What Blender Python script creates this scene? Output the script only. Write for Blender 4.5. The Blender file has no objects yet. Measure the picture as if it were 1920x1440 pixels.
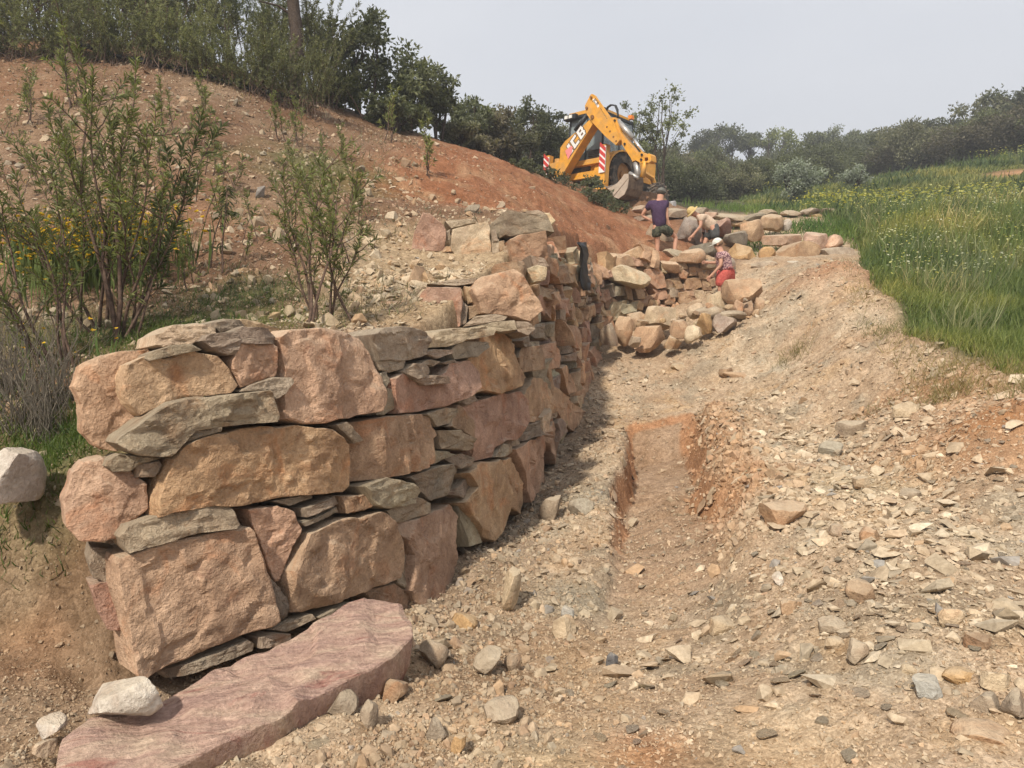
import bpy, bmesh, math, random
import numpy as np
from mathutils import Vector, Matrix

scene = bpy.context.scene
coll = scene.collection
F = 1400.0                      # focal length in pixels of the 1920 px wide photograph
EYE = 1.65
PITCH = math.atan2(130.0, F)

# ------------------------------------------------------------------ camera, sky, sun, exposure
cam = bpy.data.cameras.new('camera')
cam.sensor_width = 36.0
cam.lens = 36.0 * F / 1920.0
cam.clip_start = 0.05
cam.clip_end = 2000.0
cam_obj = bpy.data.objects.new('camera', cam)
cam_obj.location = (0, 0, EYE)
cam_obj.rotation_euler = (math.pi / 2 - PITCH, 0, 0)
coll.objects.link(cam_obj)
scene.camera = cam_obj

TO_SUN = Vector((-0.30, -0.62, 0.72)).normalized()
world = bpy.data.worlds.new('World')
scene.world = world
world.use_nodes = True
wn, wl = world.node_tree.nodes, world.node_tree.links
wn.clear()
w_out = wn.new('ShaderNodeOutputWorld')
w_bg = wn.new('ShaderNodeBackground')
w_sky = wn.new('ShaderNodeTexSky')
w_sky.sky_type = 'NISHITA'
w_sky.sun_disc = False
w_sky.sun_elevation = math.asin(TO_SUN.z)
w_sky.sun_rotation = math.atan2(TO_SUN.x, TO_SUN.y)
w_sky.air_density = 1.0
w_sky.dust_density = 3.0
w_sky.ozone_density = 1.0
w_mix = wn.new('ShaderNodeMix'); w_mix.data_type = 'RGBA'
w_mix.inputs['Factor'].default_value = 0.90          # thin even cloud veil over the blue
w_mix.inputs['B'].default_value = (7.25, 7.45, 7.95, 1)
w_bg.inputs['Strength'].default_value = 0.094
w_tc = wn.new('ShaderNodeTexCoord'); w_no = wn.new('ShaderNodeTexNoise'); w_no.inputs['Scale'].default_value = 1.6; w_no.inputs['Detail'].default_value = 3
w_map = wn.new('ShaderNodeMapping'); w_map.inputs['Scale'].default_value = (1, 1, 2.5)
w_rr = wn.new('ShaderNodeMapRange'); w_rr.inputs['From Min'].default_value = 0.3; w_rr.inputs['From Max'].default_value = 0.7; w_rr.inputs['To Min'].default_value = 0.78; w_rr.inputs['To Max'].default_value = 0.97
wl.new(w_tc.outputs['Generated'], w_map.inputs['Vector']); wl.new(w_map.outputs[0], w_no.inputs['Vector']); wl.new(w_no.outputs['Fac'], w_rr.inputs['Value']); wl.new(w_rr.outputs[0], w_mix.inputs['Factor'])
wl.new(w_sky.outputs['Color'], w_mix.inputs['A'])
wl.new(w_mix.outputs['Result'], w_bg.inputs['Color'])
wl.new(w_bg.outputs['Background'], w_out.inputs['Surface'])

sun = bpy.data.lights.new('sun', 'SUN')
sun.energy = 4.2
sun.angle = math.radians(3.0)
sun.color = (1.0, 0.93, 0.82)
sun_obj = bpy.data.objects.new('sun', sun)
sun_obj.rotation_euler = (-TO_SUN).to_track_quat('-Z', 'Y').to_euler()
sun_obj.location = (-8, -10, 20)
coll.objects.link(sun_obj)

scene.view_settings.view_transform = 'Standard'
scene.view_settings.look = 'None'
scene.view_settings.exposure = 0.24
scene.view_settings.gamma = 1.0
scene.cycles.max_bounces = 5
scene.cycles.diffuse_bounces = 2
scene.cycles.glossy_bounces = 2
scene.cycles.transparent_max_bounces = 6
scene.cycles.use_denoising = True
scene.cycles.use_adaptive_sampling = True
scene.cycles.adaptive_threshold = 0.028

# ------------------------------------------------------------------ pixel -> place
CP, SP = math.cos(PITCH), math.sin(PITCH)
def ray(px, py):
    a, b = (px - 960.0) / F, (720.0 - py) / F
    return Vector((a, CP + b * SP, -SP + b * CP))
def P(px, py, d):
    """point seen at photo pixel (px, py), d metres ahead of the camera"""
    r = ray(px, py)
    return Vector((0, 0, EYE)) + r * (d / r.y)
def proj(p):
    v = Vector(p) - Vector((0, 0, EYE)); f = v.y * CP - v.z * SP; u = v.y * SP + v.z * CP
    return 960 + F * v.x / f, 720 - F * u / f
def G(px, py, z):
    r = ray(px, py)
    return Vector((0, 0, EYE)) + r * ((z - EYE) / r.z)

# ------------------------------------------------------------------ numpy noise
_TAB = np.random.RandomState(12).rand(64 ** 3).astype(np.float32)
def vnoise(p, seed=0):
    p = np.asarray(p, np.float64) + seed * np.array((7.31, 3.77, 5.13))
    fl = np.floor(p); f = (p - fl).astype(np.float32); i = fl.astype(np.int32)
    f = f * f * (3 - 2 * f)
    x0, y0, z0 = (i[:, 0] & 63) << 12, (i[:, 1] & 63) << 6, i[:, 2] & 63
    x1, y1, z1 = ((i[:, 0] + 1) & 63) << 12, ((i[:, 1] + 1) & 63) << 6, (i[:, 2] + 1) & 63
    fx, fy, fz = f[:, 0], f[:, 1], f[:, 2]
    def L(a, b): return (_TAB[a + z0] * (1 - fz) + _TAB[a + z1] * fz) if b is None else None
    c00 = L(x0 + y0, None); c01 = L(x0 + y1, None); c10 = L(x1 + y0, None); c11 = L(x1 + y1, None)
    return ((c00 * (1 - fy) + c01 * fy) * (1 - fx) + (c10 * (1 - fy) + c11 * fy) * fx).astype(np.float64) * 2 - 1
def fbm(p, octaves=4, seed=0, gain=0.5, lac=2.03):
    a, s, t = 1.0, 0.0, 0.0
    p = np.asarray(p, float).copy()
    for k in range(octaves):
        s = s + a * vnoise(p, seed + k * 17); t += a
        p = p * lac + 3.1; a *= gain
    return s / t
def sstep(a, b, x):
    t = np.clip((x - a) / (b - a), 0, 1)
    return t * t * (3 - 2 * t)

# ------------------------------------------------------------------ objects
def link(name, me, parent=None, mat=None, color=None):
    o = bpy.data.objects.new(name, me)
    coll.objects.link(o)
    if parent is not None:
        o.parent = parent
    if mat is not None and me is not None and not me.materials:
        me.materials.append(mat)
    if color is not None:
        o.color = (color[0], color[1], color[2], 1)
    return o
def empty(name, loc=(0, 0, 0), rz=0.0):
    o = bpy.data.objects.new(name, None)
    o.location = loc
    o.rotation_euler = (0, 0, rz)
    o.empty_display_size = 0.2
    coll.objects.link(o)
    return o
def tag(o, label=None, cat=None, group=None, kind=None):
    if label: o['label'] = label
    if cat: o['category'] = cat
    if group: o['group'] = group
    if kind: o['kind'] = kind
    return o
def mesh_np(name, verts, faces, smooth=False, colors=None):
    """verts (n,3); faces: (m,k) array or list of lists"""
    me = bpy.data.meshes.new(name)
    verts = np.asarray(verts, np.float32)
    if isinstance(faces, np.ndarray):
        m, k = faces.shape
        me.vertices.add(len(verts)); me.vertices.foreach_set('co', verts.ravel())
        me.loops.add(m * k); me.loops.foreach_set('vertex_index', faces.astype(np.int32).ravel())
        me.polygons.add(m)
        me.polygons.foreach_set('loop_start', np.arange(0, m * k, k, dtype=np.int32))
        try:
            me.polygons.foreach_set('loop_total', np.full(m, k, np.int32))
        except Exception:
            pass
        me.update(calc_edges=True)
    else:
        me.from_pydata([tuple(v) for v in verts], [], [tuple(int(i) for i in f) for f in faces])
        me.update()
    me.polygons.foreach_set('use_smooth', np.full(len(me.polygons), bool(smooth)))
    if colors is not None:
        at = me.color_attributes.new('Col', 'FLOAT_COLOR', 'POINT')
        c = np.ones((len(verts), 4), np.float32); c[:, :3] = colors
        at.data.foreach_set('color', c.ravel())
    return me
def bm_mesh(name, bm, smooth=False):
    me = bpy.data.meshes.new(name)
    bmesh.ops.recalc_face_normals(bm, faces=bm.faces[:])
    bm.to_mesh(me); bm.free()
    me.polygons.foreach_set('use_smooth', np.full(len(me.polygons), bool(smooth)))
    return me
class Geo:
    """collects vertices and faces for one mesh"""
    def __init__(s): s.v, s.f = [], []
    def add(s, vs, fs):
        o = len(s.v); s.v += [tuple(v) for v in vs]; s.f += [tuple(i + o for i in f) for f in fs]; return s
    def box(s, c, size, M=None):
        x, y, z = size[0] / 2, size[1] / 2, size[2] / 2
        vs = [Vector((a, b, d)) for a in (-x, x) for b in (-y, y) for d in (-z, z)]
        vs = [(M @ v if M else v) + Vector(c) for v in vs]
        return s.add(vs, [(0, 1, 3, 2), (4, 6, 7, 5), (0, 4, 5, 1), (2, 3, 7, 6), (0, 2, 6, 4), (1, 5, 7, 3)])
    def tube(s, pts, rad, n=8, cap=True):
        pts = [Vector(p) for p in pts]
        if not hasattr(rad, '__len__'): rad = [rad] * len(pts)
        o = len(s.v); prev = None
        for i, p in enumerate(pts):
            t = (pts[min(i + 1, len(pts) - 1)] - pts[max(i - 1, 0)]).normalized()
            if prev is None:
                u = t.orthogonal().normalized()
            else:
                u = (prev - t * prev.dot(t)).normalized()
            prev = u; w = t.cross(u)
            for k in range(n):
                a = 2 * math.pi * k / n
                s.v.append(tuple(p + (u * math.cos(a) + w * math.sin(a)) * rad[i]))
        for i in range(len(pts) - 1):
            for k in range(n):
                a, b = o + i * n + k, o + i * n + (k + 1) % n
                s.f.append((a, b, b + n, a + n))
        if cap:
            s.f.append(tuple(o + k for k in range(n))[::-1])
            s.f.append(tuple(o + (len(pts) - 1) * n + k for k in range(n)))
        return s
    def prism(s, poly, off, both=True):
        """poly: list of 3D points, extruded by vector off"""
        n = len(poly); off = Vector(off)
        vs = [Vector(p) for p in poly] + [Vector(p) + off for p in poly]
        fs = [tuple(range(n))[::-1], tuple(range(n, 2 * n))] + [(i, (i + 1) % n, (i + 1) % n + n, i + n) for i in range(n)]
        return s.add(vs, fs)
    def mesh(s, name, smooth=False, bevel=0.0):
        bm = bmesh.new()
        vs = [bm.verts.new(v) for v in s.v]
        for f in s.f:
            try: bm.faces.new([vs[i] for i in f])
            except ValueError: pass
        if bevel:
            es = [e for e in bm.edges if len(e.link_faces) == 2 and e.calc_face_angle(0) > 0.5]
            bmesh.ops.bevel(bm, geom=es, offset=bevel, segments=1, affect='EDGES', clamp_overlap=True)
        return bm_mesh(name, bm, smooth)
    def build(s, name, mat, parent=None, smooth=False, bevel=0.0, color=None):
        return link(name, s.mesh(name, smooth, bevel), parent, mat, color)
# ------------------------------------------------------------------ materials
def nmat(name):
    m = bpy.data.materials.new(name); m.use_nodes = True
    nt = m.node_tree
    b = nt.nodes['Principled BSDF']
    return m, nt, b
def node(nt, typ, **kw):
    n = nt.nodes.new(typ)
    for k, v in kw.items():
        if k.startswith('i_'):
            n.inputs[k[2:].replace('_', ' ')].default_value = v
        else:
            setattr(n, k, v)
    return n
def noise(nt, scale, detail=6, rough=0.6, dist=0.0, vec=None):
    n = node(nt, 'ShaderNodeTexNoise')
    n.inputs['Scale'].default_value = scale; n.inputs['Detail'].default_value = detail
    n.inputs['Roughness'].default_value = rough; n.inputs['Distortion'].default_value = dist
    if vec is not None: nt.links.new(vec, n.inputs['Vector'])
    return n
def ramp(nt, fac, stops):
    r = node(nt, 'ShaderNodeValToRGB')
    el = r.color_ramp.elements
    while len(el) < len(stops): el.new(0.5)
    for e, (p, c) in zip(el, stops):
        e.position = p; e.color = (c[0], c[1], c[2], 1) if hasattr(c, '__len__') else (c, c, c, 1)
    nt.links.new(fac, r.inputs['Fac'])
    return r
def mixc(nt, fac, a, b, mode='MIX'):
    n = node(nt, 'ShaderNodeMix'); n.data_type = 'RGBA'; n.blend_type = mode
    for sock, v in ((n.inputs['Factor'], fac), (n.inputs['A'], a), (n.inputs['B'], b)):
        if hasattr(v, 'is_linked'): nt.links.new(v, sock)
        elif hasattr(v, '__len__'): sock.default_value = (v[0], v[1], v[2], 1)
        else: sock.default_value = v
    return n.outputs['Result']
def bump(nt, h, strength, dist, normal=None):
    n = node(nt, 'ShaderNodeBump'); n.inputs['Strength'].default_value = strength; n.inputs['Distance'].default_value = dist
    nt.links.new(h, n.inputs['Height'])
    if normal is not None: nt.links.new(normal, n.inputs['Normal'])
    return n.outputs['Normal']
def pos(nt):
    return node(nt, 'ShaderNodeNewGeometry').outputs['Position']

def make_stone_mat(name, layered=False, scale=1.0, stain=1.0):
    """rock tinted by the object's own colour: blotches, rusty stains, dusty film, grain and fracture relief"""
    m, nt, b = nmat(name)
    oi = node(nt, 'ShaderNodeObjectInfo')
    vec = node(nt, 'ShaderNodeTexCoord').outputs['Object']
    add = node(nt, 'ShaderNodeVectorMath', operation='ADD')
    rnd = node(nt, 'ShaderNodeVectorMath', operation='SCALE'); rnd.inputs[0].default_value = (37, 51, 23)
    nt.links.new(oi.outputs['Random'], rnd.inputs['Scale'])
    nt.links.new(vec, add.inputs[0]); nt.links.new(rnd.outputs[0], add.inputs[1])
    v = add.outputs[0]
    if layered:
        mp = node(nt, 'ShaderNodeMapping'); mp.inputs['Scale'].default_value = (1, 1, 5); nt.links.new(v, mp.inputs['Vector']); vb = mp.outputs[0]
    else:
        vb = v
    big = noise(nt, 2.2 * scale, 3, 0.6, 0.6, v)
    med = noise(nt, 9 * scale, 5, 0.68, 0.3, vb)
    fine = noise(nt, 60 * scale, 3, 0.7, 0, vb)
    base = oi.outputs['Color']
    c = mixc(nt, ramp(nt, big.outputs['Fac'], [(0.30, 0), (0.70, 1)]).outputs[0], mixc(nt, 1.0, base, (0.74, 0.67, 0.62), 'MULTIPLY'), mixc(nt, 1.0, base, (1.22, 1.20, 1.14), 'MULTIPLY'))
    rust = noise(nt, 3.1 * scale, 4, 0.66, 1.1, v)
    c = mixc(nt, ramp(nt, rust.outputs['Fac'], [(0.53, 0), (0.70, 0.62 * stain)]).outputs[0], c, mixc(nt, 1.0, base, (1.06, 0.60, 0.34), 'MULTIPLY'))
    dk = noise(nt, 4.7 * scale, 4, 0.72, 1.5, v)
    c = mixc(nt, ramp(nt, dk.outputs['Fac'], [(0.60, 0), (0.69, 0.55 * stain)]).outputs[0], c, mixc(nt, 1.0, base, (0.50, 0.38, 0.37), 'MULTIPLY'))
    c = mixc(nt, ramp(nt, med.outputs['Fac'], [(0.32, 0.0), (0.68, 1.0)]).outputs[0], mixc(nt, 1.0, c, (0.74, 0.71, 0.68), 'MULTIPLY'), mixc(nt, 1.0, c, (1.16, 1.15, 1.14), 'MULTIPLY'))
    c = mixc(nt, ramp(nt, fine.outputs['Fac'], [(0.35, 0.0), (0.66, 1.0)]).outputs[0], mixc(nt, 1.0, c, (0.80, 0.78, 0.76), 'MULTIPLY'), mixc(nt, 1.0, c, (1.10, 1.10, 1.10), 'MULTIPLY'))
    # pale dust lying on what faces upward
    geo = node(nt, 'ShaderNodeNewGeometry')
    sp = node(nt, 'ShaderNodeSeparateXYZ'); nt.links.new(geo.outputs['Normal'], sp.inputs[0])
    du = node(nt, 'ShaderNodeMath', operation='MULTIPLY'); nt.links.new(ramp(nt, sp.outputs['Z'], [(0.45, 0), (0.95, 0.55)]).outputs[0], du.inputs[0]); nt.links.new(ramp(nt, med.outputs['Fac'], [(0.3, 0.3), (0.6, 1)]).outputs[0], du.inputs[1])
    c = mixc(nt, du.outputs[0], c, (0.46, 0.38, 0.27))
    nt.links.new(c, b.inputs['Base Color'])
    b.inputs['Roughness'].default_value = 0.88
    b.inputs['Specular IOR Level'].default_value = 0.25
    rid = noise(nt, 3.4 * scale, 4, 0.55, 0.5, vb); rid.noise_type = 'RIDGED_MULTIFRACTAL'; rid.inputs['Offset'].default_value = 0.9; rid.inputs['Gain'].default_value = 1.4
    hm = node(nt, 'ShaderNodeMath', operation='MULTIPLY_ADD'); hm.inputs[1].default_value = 0.55
    nt.links.new(fine.outputs['Fac'], hm.inputs[0]); nt.links.new(med.outputs['Fac'], hm.inputs[2])
    h3 = node(nt, 'ShaderNodeMath', operation='MULTIPLY_ADD'); h3.inputs[1].default_value = -0.22
    nt.links.new(rid.outputs['Fac'], h3.inputs[0]); nt.links.new(hm.outputs[0], h3.inputs[2])
    n3 = bump(nt, h3.outputs[0], 0.95, 0.024)
    nt.links.new(n3, b.inputs['Normal'])
    return m
M_STONE = make_stone_mat('quartzite_stone', stain=0.8)
def make_slab_mat():
    m, nt, b = nmat('red_slab_stone'); v = node(nt, 'ShaderNodeTexCoord').outputs['Object']
    mp = node(nt, 'ShaderNodeMapping'); mp.inputs['Rotation'].default_value = (0, 0, math.radians(-24)); mp.inputs['Scale'].default_value = (1.0, 4.5, 1.0); nt.links.new(v, mp.inputs['Vector'])
    big = noise(nt, 2.6, 5, .62, .5, mp.outputs[0]); st = noise(nt, 1.9, 5, .65, .9, mp.outputs[0]); fine = noise(nt, 55, 3, .7, 0, v); med = noise(nt, 12, 5, .68, .3, mp.outputs[0])
    c = ramp(nt, big.outputs['Fac'], [(.30, (.36, .235, .19)), (.48, (.47, .32, .245)), (.66, (.53, .40, .29))]).outputs[0]
    c = mixc(nt, ramp(nt, st.outputs['Fac'], [(.56, 0), (.66, .75)]).outputs[0], c, (.29, .11, .085))
    c = mixc(nt, ramp(nt, med.outputs['Fac'], [(.34, 0), (.66, 1)]).outputs[0], mixc(nt, 1.0, c, (.76, .72, .72), 'MULTIPLY'), mixc(nt, 1.0, c, (1.14, 1.14, 1.14), 'MULTIPLY'))
    c = mixc(nt, ramp(nt, fine.outputs['Fac'], [(.35, 0), (.66, 1)]).outputs[0], mixc(nt, 1.0, c, (.82, .80, .79), 'MULTIPLY'), mixc(nt, 1.0, c, (1.1, 1.1, 1.1), 'MULTIPLY'))
    nt.links.new(c, b.inputs['Base Color']); b.inputs['Roughness'].default_value = .85; b.inputs['Specular IOR Level'].default_value = .25
    hm = node(nt, 'ShaderNodeMath', operation='MULTIPLY_ADD'); hm.inputs[1].default_value = .4; nt.links.new(fine.outputs['Fac'], hm.inputs[0]); nt.links.new(med.outputs['Fac'], hm.inputs[2]); nt.links.new(bump(nt, hm.outputs[0], .9, .03), b.inputs['Normal'])
    return m
M_SCHIST = make_stone_mat('schist_stone', layered=True, stain=0.5)
M_BOULDER = make_stone_mat('boulder_stone', scale=0.7, stain=0.55)

def make_attr_mat(name, rough=0.95, bump_scale=60, bump_d=0.01, bump_s=0.7, var=0.25, second=None):
    """colour from the 'Col' attribute, broken up by noise"""
    m, nt, b = nmat(name)
    at = node(nt, 'ShaderNodeAttribute', attribute_name='Col')
    p = pos(nt)
    n1 = noise(nt, bump_scale, 3, 0.7, 0, p)
    n2 = noise(nt, bump_scale * 0.13, 3, 0.65, 0.4, p)
    c = mixc(nt, ramp(nt, n1.outputs['Fac'], [(0.3, 0), (0.7, 1)]).outputs[0], mixc(nt, 1.0, at.outputs['Color'], (1 - var, 1 - var * 1.08, 1 - var * 1.15), 'MULTIPLY'), mixc(nt, 1.0, at.outputs['Color'], (1 + var, 1 + var, 1 + var), 'MULTIPLY'))
    c = mixc(nt, ramp(nt, n2.outputs['Fac'], [(0.35, 0), (0.68, 1)]).outputs[0], mixc(nt, 1.0, c, (0.80, 0.77, 0.74), 'MULTIPLY'), mixc(nt, 1.0, c, (1.12, 1.12, 1.12), 'MULTIPLY'))
    nt.links.new(c, b.inputs['Base Color'])
    b.inputs['Roughness'].default_value = rough
    b.inputs['Specular IOR Level'].default_value = 0.2
    if bump_s:
        a = bump(nt, n2.outputs['Fac'], bump_s, bump_d * 4)
        nt.links.new(bump(nt, n1.outputs['Fac'], bump_s, bump_d, a), b.inputs['Normal'])
    return m
M_SHARD = make_attr_mat('stone_chips', 0.9, 40, 0.006, 0.5, 0.2)

def make_ground_mat():
    m, nt, b = nmat('earth')
    at = node(nt, 'ShaderNodeAttribute', attribute_name='Col')
    p = pos(nt)
    crumbs = node(nt, 'ShaderNodeTexVoronoi'); crumbs.inputs['Scale'].default_value = 34; crumbs.inputs['Randomness'].default_value = 1
    warp = noise(nt, 14, 1, 0.6, 0, p)
    wv = node(nt, 'ShaderNodeVectorMath', operation='ADD'); ws = node(nt, 'ShaderNodeVectorMath', operation='SCALE'); ws.inputs['Scale'].default_value = 0.08
    nt.links.new(warp.outputs['Color'], ws.inputs[0]); nt.links.new(p, wv.inputs[0]); nt.links.new(ws.outputs[0], wv.inputs[1])
    nt.links.new(wv.outputs[0], crumbs.inputs['Vector'])
    fine = noise(nt, 80, 3, 0.75, 0, p)
    med = noise(nt, 7, 5, 0.7, 0.5, p)
    big = noise(nt, 1.1, 2, 0.6, 0.8, p)
    c = at.outputs['Color']
    c = mixc(nt, ramp(nt, big.outputs['Fac'], [(0.35, 0), (0.65, 1)]).outputs[0], mixc(nt, 1.0, c, (0.90, 0.86, 0.82), 'MULTIPLY'), mixc(nt, 1.0, c, (1.10, 1.12, 1.14), 'MULTIPLY'))
    c = mixc(nt, ramp(nt, med.outputs['Fac'], [(0.33, 0), (0.66, 1)]).outputs[0], mixc(nt, 1.0, c, (0.76, 0.73, 0.70), 'MULTIPLY'), mixc(nt, 1.0, c, (1.14, 1.14, 1.14), 'MULTIPLY'))
    hs = node(nt, 'ShaderNodeSeparateColor'); nt.links.new(crumbs.outputs['Color'], hs.inputs[0])
    c = mixc(nt, ramp(nt, hs.outputs[0], [(0.0, 0.0), (1.0, 1.0)]).outputs[0], mixc(nt, 1.0, c, (0.80, 0.78, 0.76), 'MULTIPLY'), mixc(nt, 1.0, c, (1.18, 1.18, 1.18), 'MULTIPLY'))
    c = mixc(nt, ramp(nt, fine.outputs['Fac'], [(0.36, 0), (0.66, 1)]).outputs[0], mixc(nt, 1.0, c, (0.70, 0.67, 0.64), 'MULTIPLY'), mixc(nt, 1.0, c, (1.15, 1.15, 1.15), 'MULTIPLY'))
    nt.links.new(c, b.inputs['Base Color'])
    b.inputs['Roughness'].default_value = 1.0
    b.inputs['Specular IOR Level'].default_value = 0.1
    h1 = node(nt, 'ShaderNodeMath', operation='MULTIPLY_ADD'); h1.inputs[1].default_value = 0.35
    nt.links.new(fine.outputs['Fac'], h1.inputs[0]); nt.links.new(med.outputs['Fac'], h1.inputs[2])
    h2 = node(nt, 'ShaderNodeMath', operation='MULTIPLY_ADD'); h2.inputs[1].default_value = -0.30
    nt.links.new(crumbs.outputs['Distance'], h2.inputs[0]); nt.links.new(h1.outputs[0], h2.inputs[2])
    n3 = bump(nt, h2.outputs[0], 0.7, 0.03)
    nt.links.new(n3, b.inputs['Normal'])
    return m
M_EARTH = make_ground_mat()

def make_leaf_mat(name, rough=0.5, trans=0.35):
    m, nt, b = nmat(name)
    out = nt.nodes['Material Output']
    at = node(nt, 'ShaderNodeAttribute', attribute_name='Col')
    oi = node(nt, 'ShaderNodeObjectInfo')
    hv = node(nt, 'ShaderNodeHueSaturation')
    mr = node(nt, 'ShaderNodeMapRange'); mr.inputs['To Min'].default_value = 0.75; mr.inputs['To Max'].default_value = 1.30
    nt.links.new(oi.outputs['Random'], mr.inputs['Value']); nt.links.new(mr.outputs[0], hv.inputs['Value'])
    nt.links.new(at.outputs['Color'], hv.inputs['Color'])
    nt.links.new(hv.outputs[0], b.inputs['Base Color'])
    b.inputs['Roughness'].default_value = rough
    b.inputs['Specular IOR Level'].default_value = 0.3
    tr = node(nt, 'ShaderNodeBsdfTranslucent'); nt.links.new(mixc(nt, 1.0, hv.outputs[0], (1.15, 1.25, 0.6), 'MULTIPLY'), tr.inputs['Color'])
    mx = node(nt, 'ShaderNodeMixShader'); mx.inputs[0].default_value = trans
    nt.links.new(b.outputs[0], mx.inputs[1]); nt.links.new(tr.outputs[0], mx.inputs[2]); nt.links.new(mx.outputs[0], out.inputs['Surface'])
    return m
M_LEAF = make_leaf_mat('leaves')
M_GRASS = make_leaf_mat('grass_blades', 0.6, 0.4)
M_PETAL = make_leaf_mat('petals', 0.7, 0.3)
def make_plain(name, col, rough=0.6, metal=0.0, var=0.15, scale=12, bump_d=0.0, spec=0.4, dust=0.0):
    m, nt, b = nmat(name)
    p = node(nt, 'ShaderNodeTexCoord').outputs['Object']
    n = noise(nt, scale, 7, 0.65, 0.3, p)
    c = mixc(nt, ramp(nt, n.outputs['Fac'], [(0.35, 0), (0.68, 1)]).outputs[0], tuple(x * (1 - var) for x in col), tuple(min(1, x * (1 + var)) for x in col))
    if dust:
        n2 = noise(nt, scale * 0.5, 8, 0.7, 0.8, p)
        c = mixc(nt, ramp(nt, n2.outputs['Fac'], [(0.45, 0), (0.70, dust)]).outputs[0], c, (0.33, 0.24, 0.16))
    nt.links.new(c, b.inputs['Base Color'])
    b.inputs['Roughness'].default_value = rough; b.inputs['Metallic'].default_value = metal; b.inputs['Specular IOR Level'].default_value = spec
    if bump_d:
        nt.links.new(bump(nt, n.outputs['Fac'], 0.6, bump_d), b.inputs['Normal'])
    return m
M_BARK = make_plain('bark', (0.075, 0.055, 0.042), 0.95, var=0.45, scale=30, bump_d=0.02, spec=0.1)
M_STEM = make_plain('stem', (0.115, 0.075, 0.055), 0.9, var=0.4, scale=40, spec=0.15)
M_TWIG = make_plain('dry_twig', (0.20, 0.17, 0.13), 0.95, var=0.3, scale=40, spec=0.1)
# ------------------------------------------------------------------ terrain
class TPS:
    def __init__(s, pts, lam=1e-3):
        s.c = np.array([[p[0], p[1]] for p in pts], float); z = np.array([p[2] for p in pts], float)
        n = len(z)
        A = np.zeros((n + 3, n + 3)); A[:n, :n] = s.k(s.c) + lam * np.eye(n)
        A[:n, n] = 1; A[:n, n + 1:] = s.c; A[n, :n] = 1; A[n + 1:, :n] = s.c.T
        s.w = np.linalg.solve(A, np.concatenate([z, [0, 0, 0]]))
    def k(s, x):
        d2 = ((x[:, None, :] - s.c[None]) ** 2).sum(-1)
        return 0.5 * d2 * np.log(d2 + 1e-9)
    def __call__(s, x):
        out = np.empty(len(x))
        for i in range(0, len(x), 40000):
            q = x[i:i + 40000]
            out[i:i + 40000] = s.k(q) @ s.w[:-3] + s.w[-3] + q @ s.w[-2:]
        return out

# face line of the wall: (photo column, metres ahead)
PLAN_PX = [(205, 3.35), (360, 3.55), (520, 3.9), (660, 4.35), (770, 4.9), (870, 5.7), (945, 6.7), (1000, 8.0), (1045, 9.7), (1085, 11.8), (1115, 13.8), (1140, 15.3), (1180, 16.1), (1260, 16.6), (1340, 17.0), (1400, 17.6)]
PLAN = np.array([((px - 960) / F * d, d) for px, d in PLAN_PX])
_seg = np.diff(PLAN, axis=0); PLAN_S = np.concatenate([[0], np.cumsum(np.hypot(_seg[:, 0], _seg[:, 1]))])
def plan(s):
    x = np.interp(s, PLAN_S, PLAN[:, 0]); y = np.interp(s, PLAN_S, PLAN[:, 1])
    e = 0.35
    tx = np.interp(s + e, PLAN_S, PLAN[:, 0]) - np.interp(s - e, PLAN_S, PLAN[:, 0]); ty = np.interp(s + e, PLAN_S, PLAN[:, 1]) - np.interp(s - e, PLAN_S, PLAN[:, 1])
    l = math.hypot(tx, ty)
    return Vector((x, y)), Vector((ty / l, -tx / l))       # point, outward normal

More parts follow.
